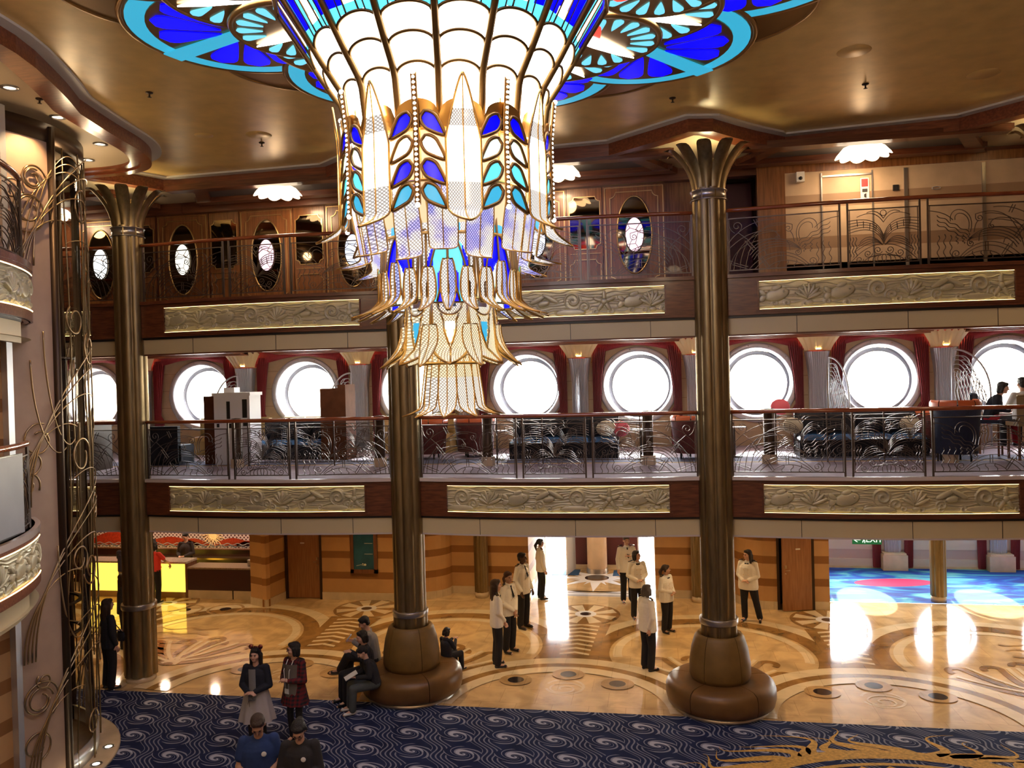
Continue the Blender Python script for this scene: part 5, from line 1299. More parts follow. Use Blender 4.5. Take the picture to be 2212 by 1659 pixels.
for a in (AP,75): 
    m=MB(); p=on(a,TR+.02); m.cyl((p[0],p[1],0),(p[0],p[1],9.3),.055,n=10); m.build('corner_post',BRONZE_D,cg)
m=MB(); m.grid(lambda u,v:on(AP+(120-AP)*u,TR-.06,.05+v*9.1),28,1); m.build('curved_glass',glass('lift glass',tint=(.92,.92,.90),refl=1.06),cg)
rr=random.Random(5)
# upright wires that sway
m=MB()
for k in range(15):
    a=AP+3+k*6.6; ph=rr.random()*6; am=2.2+rr.random()*2.5; L0=rr.choice((0,0,0,1.5)); L1=9.1-rr.choice((0,0,2.5,4))
    m.tube([on(a+am*sin(z*.8+ph),TR+.02+.03*sin(z*1.3+ph),z) for z in [L0+(L1-L0)*i/40 for i in range(41)]],.012,5)
m.build('upright_wires',BRONZE,cg)
def vine(name,a0,z0,h,spread,dirn,r=.016,m_=BRONZE_L,out=.06):
    g=MB(); pts=[]
    for i in range(25):
        t=i/24; pts.append(on(a0+dirn*spread*(1-cos(t*PI*.62)),TR+out,z0+h*sin(t*PI*.60)))
    g.tube(pts,[r*(1-.5*i/24) for i in range(25)],6); return g
def curl3(a,z,rad,turn=1.3,dirn=1,a_0=0,out=.05,r=.014):
    g=MB(); k=28; g.tube([on(a+math.degrees(rad*(1-.55*i/k)*cos(R(a_0)+dirn*turn*2*PI*i/k)/TR),TR+out,z+rad*(1-.55*i/k)*sin(R(a_0)+dirn*turn*2*PI*i/k)) for i in range(k+1)],r,6); return g
G=MB()
def addg(g): 
    o=len(G.v); G.v+=g.v; G.f+=[tuple(i+o for i in f) for f in g.f]; G.m+=g.m; G.sm+=g.sm
for z0 in (.2,1.9,4.0,6.9):
    for j in range(4): addg(vine('v',AP-20+j*1.5,z0,1.1+.42*j,22+15*j,1,r=.013))
for z0 in (.1,2.2,5.6): 
    for j in range(3): addg(vine('v',AP+75-j*3,z0,1.2+.5*j,18+14*j,-1,r=.012))
for (a,z,rad) in ((AP-14,1.35,.30),(AP-14,1.35,.19),(AP-16,.75,.22),(AP-12,1.6,.12),(AP-13,8.05,.32),(AP-12,8.05,.22),(AP-10,8.5,.20),(AP-10,8.5,.14),(AP-19,8.3,.16),(AP-11,4.9,.24),(AP-15,4.6,.17),(AP-17,4.3,.2),(AP+14,4.6,.30),(AP+28,6.2,.28),(AP+12,6.6,.24),(AP+20,2.9,.26),(AP+40,5.1,.24),(AP+22,8.3,.30),(AP+44,7.7,.26),(AP+30,3.8,.22),(AP+10,3.1,.22),(AP+18,.6,.2),(AP+36,1.5,.24)): addg(curl3(a,z,rad,1.15,1,rr.random()*360))
for j in range(3): addg(vine('v',AP-19+j*4,7.3,1.45+.12*j,30-4*j,1,r=.014,out=.05))
for (a,z,h,sp_) in ((AP-8,6.4,-1.6,12),(AP-14,6.0,-1.3,12),(AP-4,3.4,-1.4,10),(AP-20,7.4,-1.2,-14)): addg(vine('v',a,z,h,sp_,1,r=.014))
G.build('curling_vines',BRONZE_L,cg)
m=MB(); 
for z in (1.9,2.35,6.05): m.lathe([(.55,z),(.60,z),(.60,z+.03),(.55,z+.03)],(TX+1.0,TY+.6,0),32)
m.build('inner_hoops',BRONZE_D,cg)
# plinth with floor spots
o=thing('tower_plinth',(TX,TY,0),'round cream stone plinth with floor spotlights under the lift cage','plinth')
m=MB(); m.lathe([(0,.0),(TR+.30,.0),(TR+.30,.035),(TR+.27,.05),(0,.05)],(TX,TY,0),64); m.build('stone_ring',STONE,o)
for k,a in enumerate((-16,-2,12,28)):
    q=on(a,TR+.15,.05); m=MB(); m.lathe([(.05,.004),(.085,.006),(.09,0)],q,20); e=m.build('spot_ring',STEEL,o); m=MB(); m.lathe([(0,.003),(.05,.003)],q,20); m.build('spot_glass',glow('floor spot',(1,.85,.6),14),e)
# pebbles and reflections at the foot
# side balconies
BE=[(-6.9,2.0),(-6.95,5.0),(-7.05,6.8),(-7.2,7.7),(-7.5,8.55),(-7.95,9.3),(-8.42,9.72)]
be=smooth(BE,3)
def balc(z,nm_,mt,tn):
    m=MB(); run(m,be,offs(be,.08),z-.72,z-.0,0)
    for a,b in zip(be,be[1:]): m.add([(a[0],a[1],z),(b[0],b[1],z),(-10,b[1],z),(-10,a[1],z)],[(0,1,2,3)],1); m.add([(a[0],a[1],z-.95),(b[0],b[1],z-.95),(-10,b[1],z-.95),(-10,a[1],z-.95)],[(3,2,1,0)],3)
    run(m,offs(be,-.04),offs(be,.02),z-.07,z+.012,4); run(m,offs(be,-.03),offs(be,.02),z-.14,z-.07,2); run(m,offs(be,-.03),offs(be,.02),z-.72,z-.60,2)
    # cream edge below, stops short
    c=[p for p in be if p[1]<8.9]; run(m,offs(c,.05),offs(c,.12),z-1.02,z-.74,3)
    run(m,offs(c,.04),offs(c,.1),z-.76,z-.72,5)
    e=be[-9]; 
    struct('trim_%d'%tn,m,[MAHOG_L,mat('dark upper carpet',(.06,.03,.03),.9),MAHOG_L,CREAM,MAHOG_L if z>5 else mat('pale edge nosing',(.62,.52,.46),.2,coat=.5),DARK],'mahogany edge of the near left %s balcony'%nm_)
MAHOG_L=wood('rose mahogany',(.16,.05,.028),(.27,.10,.06),.3)
balc(Z4,'middle',None,25); balc(Z5,'upper',None,26)
# relief on side balcony: curved plates
def near_relief(z,label,seed):
    o=thing('relief_panel',(-7.3,8,z-.58),label,'relief','relief panels along the deck edges')
    path=[p for p in be if 5.5<p[1]<9.25]; L=[0]
    for a,b in zip(path,path[1:]): L.append(L[-1]+math.dist(a,b))
    src=relief_mesh(seed,W=L[-1],H=.44); 
    W=L[-1]
    for i,(x,y,zz) in enumerate(src.v):
        D=-(y+.22*cos(PI*x/5.6)); s_=x+W/2
        k=min(len(L)-2,max(0,next((j for j in range(len(L)-1) if L[j+1]>=s_-1e-6),len(L)-2))); t=(s_-L[k])/max(1e-6,L[k+1]-L[k])
        a,b=path[k],path[k+1]; tx,ty=b[0]-a[0],b[1]-a[1]; l=math.hypot(tx,ty); nx,ny=ty/l,-tx/l
        src.v[i]=(a[0]+tx*t+nx*(D+.0),a[1]+ty*t+ny*(D+.0),z-.58+zz)
    src.build('relief_plate',RELIEF,o)
    for dz in (-.012,.452):
        m=MB(); m.tube([(p[0],p[1],z-.58+dz) for p in offs(path,-.03)],.008,5); m.build('light_strip',LED,o)
near_relief(Z4,'gold relief panel on the near left middle balcony, closest to the camera',21); near_relief(Z5,'gold relief panel on the near left upper balcony',22)
def near_rail(z,label):
    o=thing('balcony_railing',(-7.4,8,z),label,'railing','scrollwork balcony railings'); path=offs([p for p in be if 4<p[1]<9.1],.06); e=path[-1]
    m=MB(); m.tube([(p[0],p[1],z+1.07) for p in path],.04,10); m.build('handrail',RAILW,o)
    L=[0]
    for a,b in zip(path,path[1:]): L.append(L[-1]+math.dist(a,b))
    def at(s_,h):
        k=min(len(L)-2,max(0,next((j for j in range(len(L)-1) if L[j+1]>=s_-1e-6),len(L)-2))); t=min(1,max(0,(s_-L[k])/max(1e-6,L[k+1]-L[k])))
        return (path[k][0]*(1-t)+path[k+1][0]*t,path[k][1]*(1-t)+path[k+1][1]*t,z+h)
    T=L[-1]; n=3; W=T/n
    for i in range(n+1): a=at(min(T,i*W),0); m=MB(); m.box((a[0],a[1],z+.525),(.03,.03,1.05)); m.build('post',STEEL_R,o)
    m=MB(); m.tube([at(T*i/20,.07) for i in range(21)],.012,4); m.tube([at(T*i/20,.93) for i in range(21)],.012,4); m.build('grille_frame',STEEL_R,o)
    m=MB()
    for i in range(n):
        for q in side_pattern(1.74,.86): 
            m.tube([at(i*W+min(max((1.74-p[0]) if i==n-1 else p[0],0),1.74)*W/1.74,.07+min(max(p[1],0),.86)) for p in q],.0075,4,cap=False)
    m.build('scrollwork',STEEL_R,o)
    m=MB(); m.grid(lambda u,v:at(T*u,.07+.86*v),20,1); m.build('glass_pane',GLASS_T,o)
near_rail(Z4,'scrollwork railing on the near left middle balcony'); near_rail(Z5,'scrollwork railing on the near left upper balcony')
# large grey panel (stage screen back) leaning on the near-left railing
o=thing('grey_display_panel',(-7.1,7.6,Z4),'large plain grey board fixed to the near left railing','board')
m=MB(); m.prism([(-7.0,6.6),(-7.1,7.6),(-7.36,8.38),(-7.38,8.36),(-7.12,7.6),(-7.02,6.6)][::-1],Z4+.08,Z4+1.0); m.build('board',mat('grey board',(.30,.30,.31),.5,var=.1,scale=1.5),o)
m=MB(); m.tube([(-7.0,6.6,Z4+.08),(-7.1,7.6,Z4+.08),(-7.37,8.38,Z4+.08),(-7.37,8.38,Z4+1.0),(-7.1,7.6,Z4+1.0),(-7.0,6.6,Z4+1.0)],.012,4); m.build('dark_edge',DARK,o)
# ------------------------------------------------------------------ reception at the left
YD=19.45
o=thing('reception_desk',(-13.5,YD,0),'glowing yellow onyx reception desk with pale counter top','desk')
m=MB(); m.bbox((-15.3,YD,.16),(-12.32,YD+.1,.92)); m.build('onyx_front',glow('onyx glow',(1,.66,.07),1.7,(.8,.5,.1)),o)
m=MB(); m.bbox((-15.4,YD-.08,.92),(-12.24,YD+.45,.97)); m.build('counter_top',mat('pale speckled counter',(.50,.42,.34),.2,var=.4,scale=40),o)
m=MB(); m.bbox((-15.3,YD-.01,0),(-12.32,YD+.4,.16)); m.build('kick_board',mat('honey stone',(.42,.26,.10),.3),o)
m=MB(); m.bbox((-12.32,YD,.0),(-12.25,YD+.45,.93)); m.build('end_panel',MAHOG_V,o)
o=thing('low_counter',(-11.3,YD,0),'lower dark mahogany service counter right of the glowing desk','counter')
m=MB(); m.bbox((-12.24,YD,.22),(-10.36,YD+.5,.78)); m.build('front',mat('dark mahogany front',(.05,.010,.008),.3),o)
m=MB(); m.bbox((-12.24,YD-.03,.78),(-10.36,YD+.55,.82)); m.build('counter_top',mat('woven counter top',(.30,.22,.15),.3,var=.5,scale=50),o)
m=MB(); m.bbox((-12.24,YD-.01,0),(-10.36,YD+.02,.22)); m.build('skirting',STONE,o)
m=MB(); m.bbox((-10.98,YD-.02,0),(-10.95,YD,.25)); m.build('skirting_joint',SEAM,o)
o=thing('steel_cup',(-10.6,YD+.25,.82),'small steel canister on the low mahogany counter','cup'); m=MB(); m.lathe([(0,0),(.07,0),(.075,.16),(.06,.17),(0,.17)],(0,0,0),16); m.build('cup',STEEL,o,rel=False)
# back wall with mural
w=MB(); w.bbox((-17,20.85,0),(-10.1,20.95,2.85),0); w.bbox((-10.35,19.45,0),(-10.2,20.9,2.85),0); w.bbox((-17,20.6,.75),(-10.35,20.85,.80),1)
struct('wall_reception',w,[mat('dark mahogany wall',(.045,.012,.010),.35),BRONZE_L],'dark mahogany wall behind the reception')
o=thing('mural',(-13.3,20.84,1.5),'mosaic mural of a gold sun over pale lattice sky, red hills and grey waves','mural')
MX0,MX1,MZ0,MZ1=-16.2,-10.75,1.0,2.3
m=MB(); c=.16
P=[(MX0,MZ1),(MX0,MZ0+c)]+[(MX0+c-c*cos(R(a)),MZ0+c-c*sin(R(a))) for a in range(0,91,15)]+[(MX1-c+c*sin(R(a)),MZ0+c-c*cos(R(a))) for a in range(0,91,15)]+[(MX1,MZ1)]
m.add([(p[0],20.83,p[1]) for p in P],[tuple(range(len(P)))]); m.build('lattice_ground',lattice('mural lattice'),o)
m=MB()
for (cx,w_,h) in ((-15.4,.9,.34),(-13.6,.9,.20),(-12.9,.5,.16),(-11.7,.62,.18),(-11.2,.4,.11)):
    n=14; m.add([(cx+w_*(2*i/n-1),20.826,MZ0+.14+h*(1-abs(2*i/n-1)**1.6)) for i in range(n+1)]+[(cx+w_,20.826,MZ0+.1),(cx-w_,20.826,MZ0+.1)],[tuple(range(n+3))])
m.build('red_hills',mat('mosaic red',(.42,.035,.012),.4,var=.3,scale=20),o)
m=MB()
for k in range(3):
    n=110; m.grid(lambda u,v:(MX0+.12+(MX1-MX0-.24)*u,20.822-.001*k,MZ0+.035+.055*k+.025*sin(u*2*PI*17+k*PI*.5)+.022*(v-.5)),n,1,mi=k%2)
m.build('grey_waves',[mat('mosaic grey',(.50,.46,.50),.4),mat('mosaic slate',(.10,.12,.20),.4)],o)
m=MB(); m.ball((-12.3,20.82,1.40),.10,16,sc=(1,.15,1))
for k in range(22):
    a=2*PI*k/22; L=.30 if k%2 else .22; m.tube([(-12.3+(.09+L*t)*cos(a)+.015*sin(t*7)*sin(a),20.815,1.40+(.09+L*t)*sin(a)-.015*sin(t*7)*cos(a)) for t in [i/6 for i in range(7)]],[.014*(1-.8*i/6) for i in range(7)],5)
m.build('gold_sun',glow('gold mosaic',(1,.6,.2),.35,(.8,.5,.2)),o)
m=MB(); m.tube([(p[0],20.82,p[1]) for p in P],.02,5,closed=True); m.build('frame',MAHOG_V,o)
# ------------------------------------------------------------------ people
def capsule(mb,p0,p1,r0,r1,n=14,sx=1.,sy=1.,front=None):
    """tapered round-ended limb; sx/sy squash the section across (sx) and front-to-back (sy)"""
    p0=Vector(p0);p1=Vector(p1);d=p1-p0;L=d.length
    if L<1e-6: d=Vector((0,0,1)); L=1e-6
    d.normalize(); f=Vector(front or (0,-1,0)); f=f-d*f.dot(d)
    if f.length<1e-4: f=d.orthogonal()
    f.normalize(); s=d.cross(f); pts=[]
    K=5; prof=[(-r0*cos(PI/2*i/K),r0*sin(PI/2*i/K)) for i in range(K)]+[(0,r0),(L*.5,(r0+r1)/2),(L,r1)]+[(L+r1*sin(PI/2*i/K),r1*cos(PI/2*i/K)) for i in range(1,K+1)]
    o=len(mb.v)
    for (h,r) in prof:
        r=max(r,1e-4)
        for j in range(n):
            a=2*PI*j/n; mb.v.append(tuple(p0+d*h+(s*cos(a)*sx+f*sin(a)*sy)*r))
    m=len(prof)
    for i in range(m-1):
        for j in range(n): mb.f.append((o+i*n+j,o+i*n+(j+1)%n,o+(i+1)*n+(j+1)%n,o+(i+1)*n+j)); mb.m.append(0); mb.sm.append(True)
    mb.f.append(tuple(o+j for j in range(n-1,-1,-1))); mb.m.append(0); mb.sm.append(True)
    mb.f.append(tuple(o+(m-1)*n+j for j in range(n))); mb.m.append(0); mb.sm.append(True)
def ell(mb,c,r,M_=None): mb.ball(c,1,16,sc=r,M=M_)
def fuse(mb,name,mt,parent,voxel=.011,it=5,fac=.5,cut=None):
    """fuse overlapping volumes into one continuous skin"""
    o=mb.build('tmp',mt); rm=o.modifiers.new('r','REMESH'); rm.mode='VOXEL'; rm.voxel_size=voxel; rm.use_smooth_shade=True
    sm=o.modifiers.new('s','SMOOTH'); sm.iterations=it; sm.factor=fac
    dg=bpy.context.evaluated_depsgraph_get(); me=bpy.data.meshes.new_from_object(o.evaluated_get(dg)); me.name=name
    if cut is not None:
        bm=bmesh.new(); bm.from_mesh(me); r=bmesh.ops.bisect_plane(bm,geom=bm.verts[:]+bm.edges[:]+bm.faces[:],plane_co=(0,0,cut),plane_no=(0,0,1),clear_inner=True)
        ed=[e for e in bm.edges if e.is_boundary]
        if ed: bmesh.ops.holes_fill(bm,edges=ed,sides=0)
        bm.to_mesh(me); bm.free()
    old=o.data; bpy.data.objects.remove(o); bpy.data.meshes.remove(old)
    me.polygons.foreach_set('use_smooth',[True]*len(me.polygons)); me.materials.clear(); me.materials.append(mt)
    q=bpy.data.objects.new(name,me); COL.objects.link(q); q.parent=parent; return q
SKIN={'light':mat('fair skin',(.62,.36,.25),.5),'mid':mat('tan skin',(.45,.25,.16),.5),'dark':mat('deep skin',(.10,.045,.025),.45)}
HAIRC={a:mat(b,c,.5,bump=.8,bscale=26,stretch=(4,4,.6)) for a,b,c in (('black','black hair',(.012,.009,.008)),('brown','brown hair',(.045,.022,.012)),('auburn','auburn hair',(.085,.030,.015)),('grey','greying hair',(.10,.08,.07)))}
CL={k:mat(k,*v,bump=.45,bscale=11) for k,v in {'white jacket cloth':((.80,.76,.68),.7),'black trouser cloth':((.008,.008,.011),.8),'black shoe leather':((.01,.01,.01),.3),'navy wool':((.010,.012,.022),.85),'grey knit':((.20,.20,.21),.9),'charcoal cloth':((.018,.017,.020),.85),
 'pale grey skirt cloth':((.40,.37,.36),.85),'taupe vest cloth':((.13,.11,.095),.85),'royal blue cotton':((.012,.035,.13),.85),'coral cotton':((.85,.06,.05),.8),'navy shirt cloth':((.025,.022,.05),.8),'khaki cotton':((.45,.40,.30),.85),'teal cotton':((.05,.14,.13),.85),'taupe sweater knit':((.21,.19,.17),.9),'grey track cloth':((.07,.08,.08),.85),'white trainer':((.7,.7,.7),.5),'dark tights':((.012,.010,.012),.7),'crimson cloth':((.35,.01,.02),.8),'white cloth':((.7,.7,.68),.8),'patterned dark blouse cloth':((.03,.02,.02),.8)}.items()}
def plaid():
    m,nt,b=nodes('dark red plaid'); N=nt.nodes; L=nt.links; g=N.new('ShaderNodeTexCoord'); s=N.new('ShaderNodeSeparateXYZ'); L.new(g.outputs['Object'],s.inputs[0])
    a=mathn(N,L,'GREATER_THAN',mathn(N,L,'FRACT',mathn(N,L,'MULTIPLY',s.outputs['X'],16)),.5); c=mathn(N,L,'GREATER_THAN',mathn(N,L,'FRACT',mathn(N,L,'MULTIPLY',s.outputs['Z'],16)),.5)
    t=mathn(N,L,'MULTIPLY',mathn(N,L,'ADD',a,c),.5); mx=N.new('ShaderNodeMix'); mx.data_type='RGBA'; L.new(t,mx.inputs[0]); mx.inputs[6].default_value=(.14,.008,.012,1); mx.inputs[7].default_value=(.012,.010,.014,1); L.new(mx.outputs[2],b.inputs['Base Color']); b.inputs['Roughness'].default_value=.9; return m
CL['dark red plaid']=plaid()
EYEM=mat('eye dark',(.01,.008,.008),.2); LIP=mat('lip',(.38,.10,.08),.5); LIPD=mat('lip dark',(.12,.03,.025),.5)
STAND=dict(hipL=(.088,0,.92),hipR=(-.088,0,.92),kneeL=(.10,-.02,.50),kneeR=(-.10,-.02,.50),ankL=(.105,.02,.085),ankR=(-.105,.02,.085),toeL=(.125,-.15,.03),toeR=(-.125,-.15,.03),
  shL=(.175,.01,1.385),shR=(-.175,.01,1.385),elL=(.235,.03,1.10),elR=(-.235,.03,1.10),wrL=(.22,-.05,.86),wrR=(-.22,-.05,.86),pel=(0,0,.95),chest=(0,0,1.24),neck=(0,.01,1.43),head=(0,-.01,1.585),hyaw=0,hpitch=0,hdL=(0,-.25,-1),hdR=(0,-.25,-1))
CLASP=dict(elL=(.235,.0,1.10),elR=(-.235,.0,1.10),wrL=(.06,-.19,1.02),wrR=(-.06,-.19,1.0),hdL=(-1,-.1,-.15),hdR=(1,-.15,-.1))
LOOK=dict(elL=(.23,-.02,1.10),elR=(-.23,-.02,1.10),wrL=(.07,-.26,1.06),wrR=(-.07,-.26,1.06),hdL=(-.5,-.8,.1),hdR=(.5,-.8,.1))
SIT=dict(hipL=(.09,0,.52),hipR=(-.09,0,.52),pel=(0,.0,.55),chest=(0,.02,.84),neck=(0,.01,1.03),head=(0,-.03,1.18),shL=(.175,.01,.985),shR=(-.175,.01,.985),kneeL=(.12,-.44,.50),kneeR=(-.12,-.44,.50),ankL=(.12,-.46,.09),ankR=(-.12,-.46,.09),toeL=(.13,-.63,.03),toeR=(-.13,-.63,.03),elL=(.23,-.08,.76),elR=(-.23,-.08,.76),wrL=(.08,-.30,.80),wrR=(-.08,-.30,.80),hdL=(-.6,-.7,.2),hdR=(.6,-.7,.2))
PN=[0]
def person(x,y,rz,h,label,skin='light',hair='short',hc='black',top='white jacket cloth',bottom='black trouser cloth',shoe='black shoe leather',pose=None,build=1.0,sleeve='long',jlen=.78,skirt=None,z=0,extra=None,epaul=False,tie=None,legs=True,vox=.0105,glasses=False,lean=0,collar=False,gap=False):
    J=dict(STAND); J.update(pose or {}); V={k:(Vector(v) if isinstance(v,tuple) else v) for k,v in J.items()}
    o=thing('person',(x,y,z),label,'person',rz=rz); s=h/1.72; o.scale=(s,s,s); b=build
    if lean:
        Q=Matrix.Rotation(lean,3,'X')
        for k in ('chest','neck','head','shL','shR','elL','elR','wrL','wrR'): V[k]=V['pel']+Q@(V[k]-V['pel'])
    Hd=V['head']; HM=Matrix.Rotation(V['hyaw'],3,'Z')@Matrix.Rotation(V['hpitch'],3,'X')
    T=lambda p:Hd+HM@Vector(p)
    m=MB()
    # head: skull, face, jaw, chin, nose, ears, neck
    ell(m,T((0,.018,.03)),(.076,.094,.088),HM); ell(m,T((0,-.020,-.02)),(.064,.070,.088),HM); ell(m,T((0,-.045,-.075)),(.040,.040,.034),HM)
    capsule(m,T((0,-.088,.012)),T((0,-.108,-.024)),.008,.0125,8); ell(m,T((0,-.078,.028)),(.045,.018,.014),HM)
    for e in (-1,1): ell(m,T((e*.078,.012,-.012)),(.010,.020,.032),HM); ell(m,T((e*.042,-.058,-.028)),(.024,.022,.024),HM)
    capsule(m,V['neck']-Vector((0,-.0,.04)),Hd+HM@Vector((0,.012,-.06)),.056,.050)
    # trunk
    capsule(m,V['pel'],V['chest'],.115*b,.125*b,sx=1.28,sy=.82); capsule(m,V['chest'],V['neck']-Vector((0,-.01,.07)),.122*b,.075,sx=1.2,sy=.76); capsule(m,V['shL']-Vector((.02,0,.02)),V['shR']-Vector((-.02,0,.02)),.036,.036)
    for e in 'LR':
        capsule(m,V['sh'+e]-Vector((.014*(1 if e=='L' else -1),0,.022)),V['el'+e],.042,.036); capsule(m,V['el'+e],V['wr'+e],.040,.026)
        # hand: palm, four fingers and a thumb
        d=Vector(V['hd'+e]).normalized(); sd=-1 if e=='L' else 1; side=d.cross(Vector((0,0,1)) if abs(d.z)<.8 else Vector((0,-1,0))).normalized(); nrm=side.cross(d).normalized()
        w_=V['wr'+e]; capsule(m,w_,w_+d*.075,.027,.036,sx=1,sy=.55,front=nrm)
        if abs(d.z)>.8: side=Vector((0,-1,0))-d*Vector((0,-1,0)).dot(d); side.normalize(); nrm=side.cross(d)
        inw=nrm if nrm.dot(Vector((-sd*-1,0,-.3)))>0 else -nrm
        for q,(of,L) in enumerate(((-.030,.058),(-.010,.068),(.011,.064),(.030,.050))):
            p=w_+d*.092+side*of; k1=p+d*L*.55+inw*.010; k2=k1+(d*.6+inw*.6).normalized()*L*.45
            capsule(m,p-d*.02,k1,.0105,.0095,8); capsule(m,k1,k2,.0095,.0080,8)
        tb=w_+d*.03-side*.026; capsule(m,tb,tb+(d*.6-side*.7).normalized()*.045,.0125,.0105,8); capsule(m,tb+(d*.6-side*.7).normalized()*.045,tb+(d*.6-side*.7).normalized()*.045+(d*.9+inw*.4).normalized()*.03,.0105,.009,8)
        if legs:
            capsule(m,V['hip'+e],V['knee'+e],.078*b,.050); capsule(m,V['knee'+e],V['ank'+e],.052,.034); capsule(m,V['ank'+e],V['toe'+e],.032,.024)
    fuse(m,'body',SKIN[skin],o,vox*.92,3)
    # clothes
    gr=.013
    tm=CL[top]; m=MB()
    hem=V['pel']+Vector((0,0,-.12 if V['pel'].z>.8 else -.02))
    capsule(m,hem if jlen<.95 else V['pel']+(V['chest']-V['pel'])*(jlen-.95),V['chest'],(.143+(.012 if jlen<.85 else 0))*b+gr,.138*b+gr,sx=1.24,sy=.86)
    capsule(m,V['chest'],V['neck']-Vector((0,-.01,.075)),.143*b+gr,.085+gr,sx=1.18,sy=.80); capsule(m,V['shL']-Vector((.012,0,.012)),V['shR']-Vector((-.012,0,.012)),.052,.052)
    for e in 'LR':
        capsule(m,V['sh'+e]-Vector((.008*(1 if e=='L' else -1),0,.012)),V['el'+e] if sleeve!='short' else V['sh'+e].lerp(V['el'+e],.62),.055*b+gr*.5,(.050 if sleeve!='short' else .058)+gr*.5)
        if sleeve=='long': capsule(m,V['el'+e],V['el'+e].lerp(V['wr'+e],.90),.050+gr*.5,.037+gr*.4)
    if collar: capsule(m,V['neck']-Vector((0,0,.03)),V['neck']+Vector((0,0,.02)),.062,.058)
    tq=fuse(m,'jacket' if 'jacket' in top else 'top',tm,o,vox,4,cut=(jlen if V['pel'].z>.8 else V['pel'].z-.07) if min(V['wrL'].z,V['wrR'].z,)-.04>(jlen if V['pel'].z>.8 else V['pel'].z-.07) or sleeve=='short' else min(V['wrL'].z,V['wrR'].z)-.045)
    # trim the neck opening and flat hem with details
    if epaul:
        for e,sx in (('L',1),('R',-1)):
            a=MB(); c=V['sh'+e]; Mx=Matrix.Rotation(sx*R(16),3,'Y'); a.box(c+Vector((-sx*.015,0,.072)),(.115,.055,.010),M=Mx); q=a.build('epaulette',CL['black trouser cloth'],tq,rel=False)
            a=MB(); 
            for k in range(2): a.box(c+Vector((sx*(.01+.02*k),0,.078-.006*k)),(.007,.05,.005),M=Mx)
            a.build('rank_stripes',GOLD,q,rel=False)
        a=MB(); fy=V['chest'].y-(.143*b+gr)*.84
        for sx in (-1,1):
            for zz in (.02,-.10,-.19): a.ball((sx*.055,fy-.004+(.012 if zz<-.1 else 0)+.0,V['chest'].z+zz),.0095,8,sc=(1,.5,1))
        a.build('jacket_buttons',GOLD,tq,rel=False)
        a=MB(); n_=V['neck']; fy2=n_.y-.065
        a.add([(-.055,fy2-.01,n_.z-.01),(.055,fy2-.01,n_.z-.01),(.012,fy-.012,V['chest'].z+.02),(-.012,fy-.012,V['chest'].z+.02)],[(0,1,2,3)]); 
    if tie:
        n_=V['neck']; fy=V['chest'].y-(.143*b+gr)*.82; a=MB()
        if tie=='long': a.add([(-.014,n_.y-.085,n_.z-.025),(.014,n_.y-.085,n_.z-.025),(.030,fy-.026,n_.z-.22),(0,fy-.030,n_.z-.27),(-.030,fy-.026,n_.z-.22)],[(0,1,2,3,4)]); a.ball((0,n_.y-.085,n_.z-.022),.018,8)
        else:
            for sx in (-1,1): a.ball((sx*.026,n_.y-.092,n_.z-.045),.022,8,sc=(1.3,.5,.9))
            for sx in (-1,1): a.add([(0,n_.y-.094,n_.z-.045),(sx*.012,n_.y-.098,n_.z-.14),(sx*.045,n_.y-.098,n_.z-.13)],[(0,1,2)])
        a.build('tie' if tie=='long' else 'neck_bow',CL['black trouser cloth'],tq,rel=False)
        a=MB()
        for sx in (-1,1): a.add([(sx*.012,n_.y-.080,n_.z-.01),(sx*.06,n_.y-.045,n_.z+.028),(sx*.075,n_.y-.055,n_.z-.02),(sx*.03,n_.y-.098,n_.z-.06)],[(0,1,2,3)])
        a.build('shirt_collar',CL['white cloth'],tq,rel=False)
    if legs and not skirt or (skirt and bottom):
        m=MB(); capsule(m,V['pel']+Vector((0,0,.02)),V['pel']+Vector((0,0,-.02)),.122*b+gr*.6,.125*b+gr*.6,sx=1.2,sy=.9)
        for e in 'LR':
            r1,r2,r3=(.100*b,.076,.070) if not skirt else (.072,.052,.040)
            hp=V['hip'+e]; capsule(m,hp,V['knee'+e],r1+gr*.3,r2+gr*.3); capsule(m,V['knee'+e],V['knee'+e].lerp(V['ank'+e],.95),r2+gr*.3,r3+gr*.2)
        fuse(m,'trousers' if not skirt else 'tights',CL[bottom],o,vox,4)
    if skirt:
        m=MB(); p=V['pel']; L=skirt[1]; wf=skirt[2] if len(skirt)>2 else 1.0
        m.grid(lambda u,v:(p.x+(.165+(.10+.02*sin(u*2*PI*9))*wf*v)*1.12*cos(2*PI*u),p.y+(.135+(.10+.02*sin(u*2*PI*9))*wf*v)*sin(2*PI*u),p.z+.10-L*v),72,10,closeu=True); m.build('skirt',CL[skirt[0]],o,rel=False)
    if legs:
        for e in 'LR':
            m=MB(); a=V['ank'+e]; t=V['toe'+e]; dd=(t-a); dd.z=0; dd=dd.normalized() if dd.length>.01 else Vector((0,-1,0)); base=Vector((a.x,a.y,min(a.z-.045,t.z+.012)))
            capsule(m,base-dd*.025,base+dd*.15+Vector((0,0,-.006)),.038,.034,sx=1,sy=.9); capsule(m,a+Vector((0,0,-.01)),base,.040,.038)
            fuse(m,'shoe',CL[shoe],o,vox*.9,2)
    # hair
    m=MB(); H_=HAIRC[hc]
    ell(m,T((0,.026,.045)),(.086,.098,.085),HM)
    if hair in('bob','long','pony','bun'):
        ell(m,T((0,-.040,.082)),(.066,.045,.036),HM)
        for e in (-1,1): capsule(m,T((e*.070,.02,.03)),T((e*.074,.03,-.03)),.030,.026)
    if hair=='bob':
        for e in (-1,1): capsule(m,T((e*.072,.0,.02)),T((e*.078,.005,-.075)),.032,.030); capsule(m,T((e*.05,.06,.0)),T((e*.05,.06,-.08)),.05,.045)
        ell(m,T((0,.055,-.04)),(.075,.055,.07),HM)
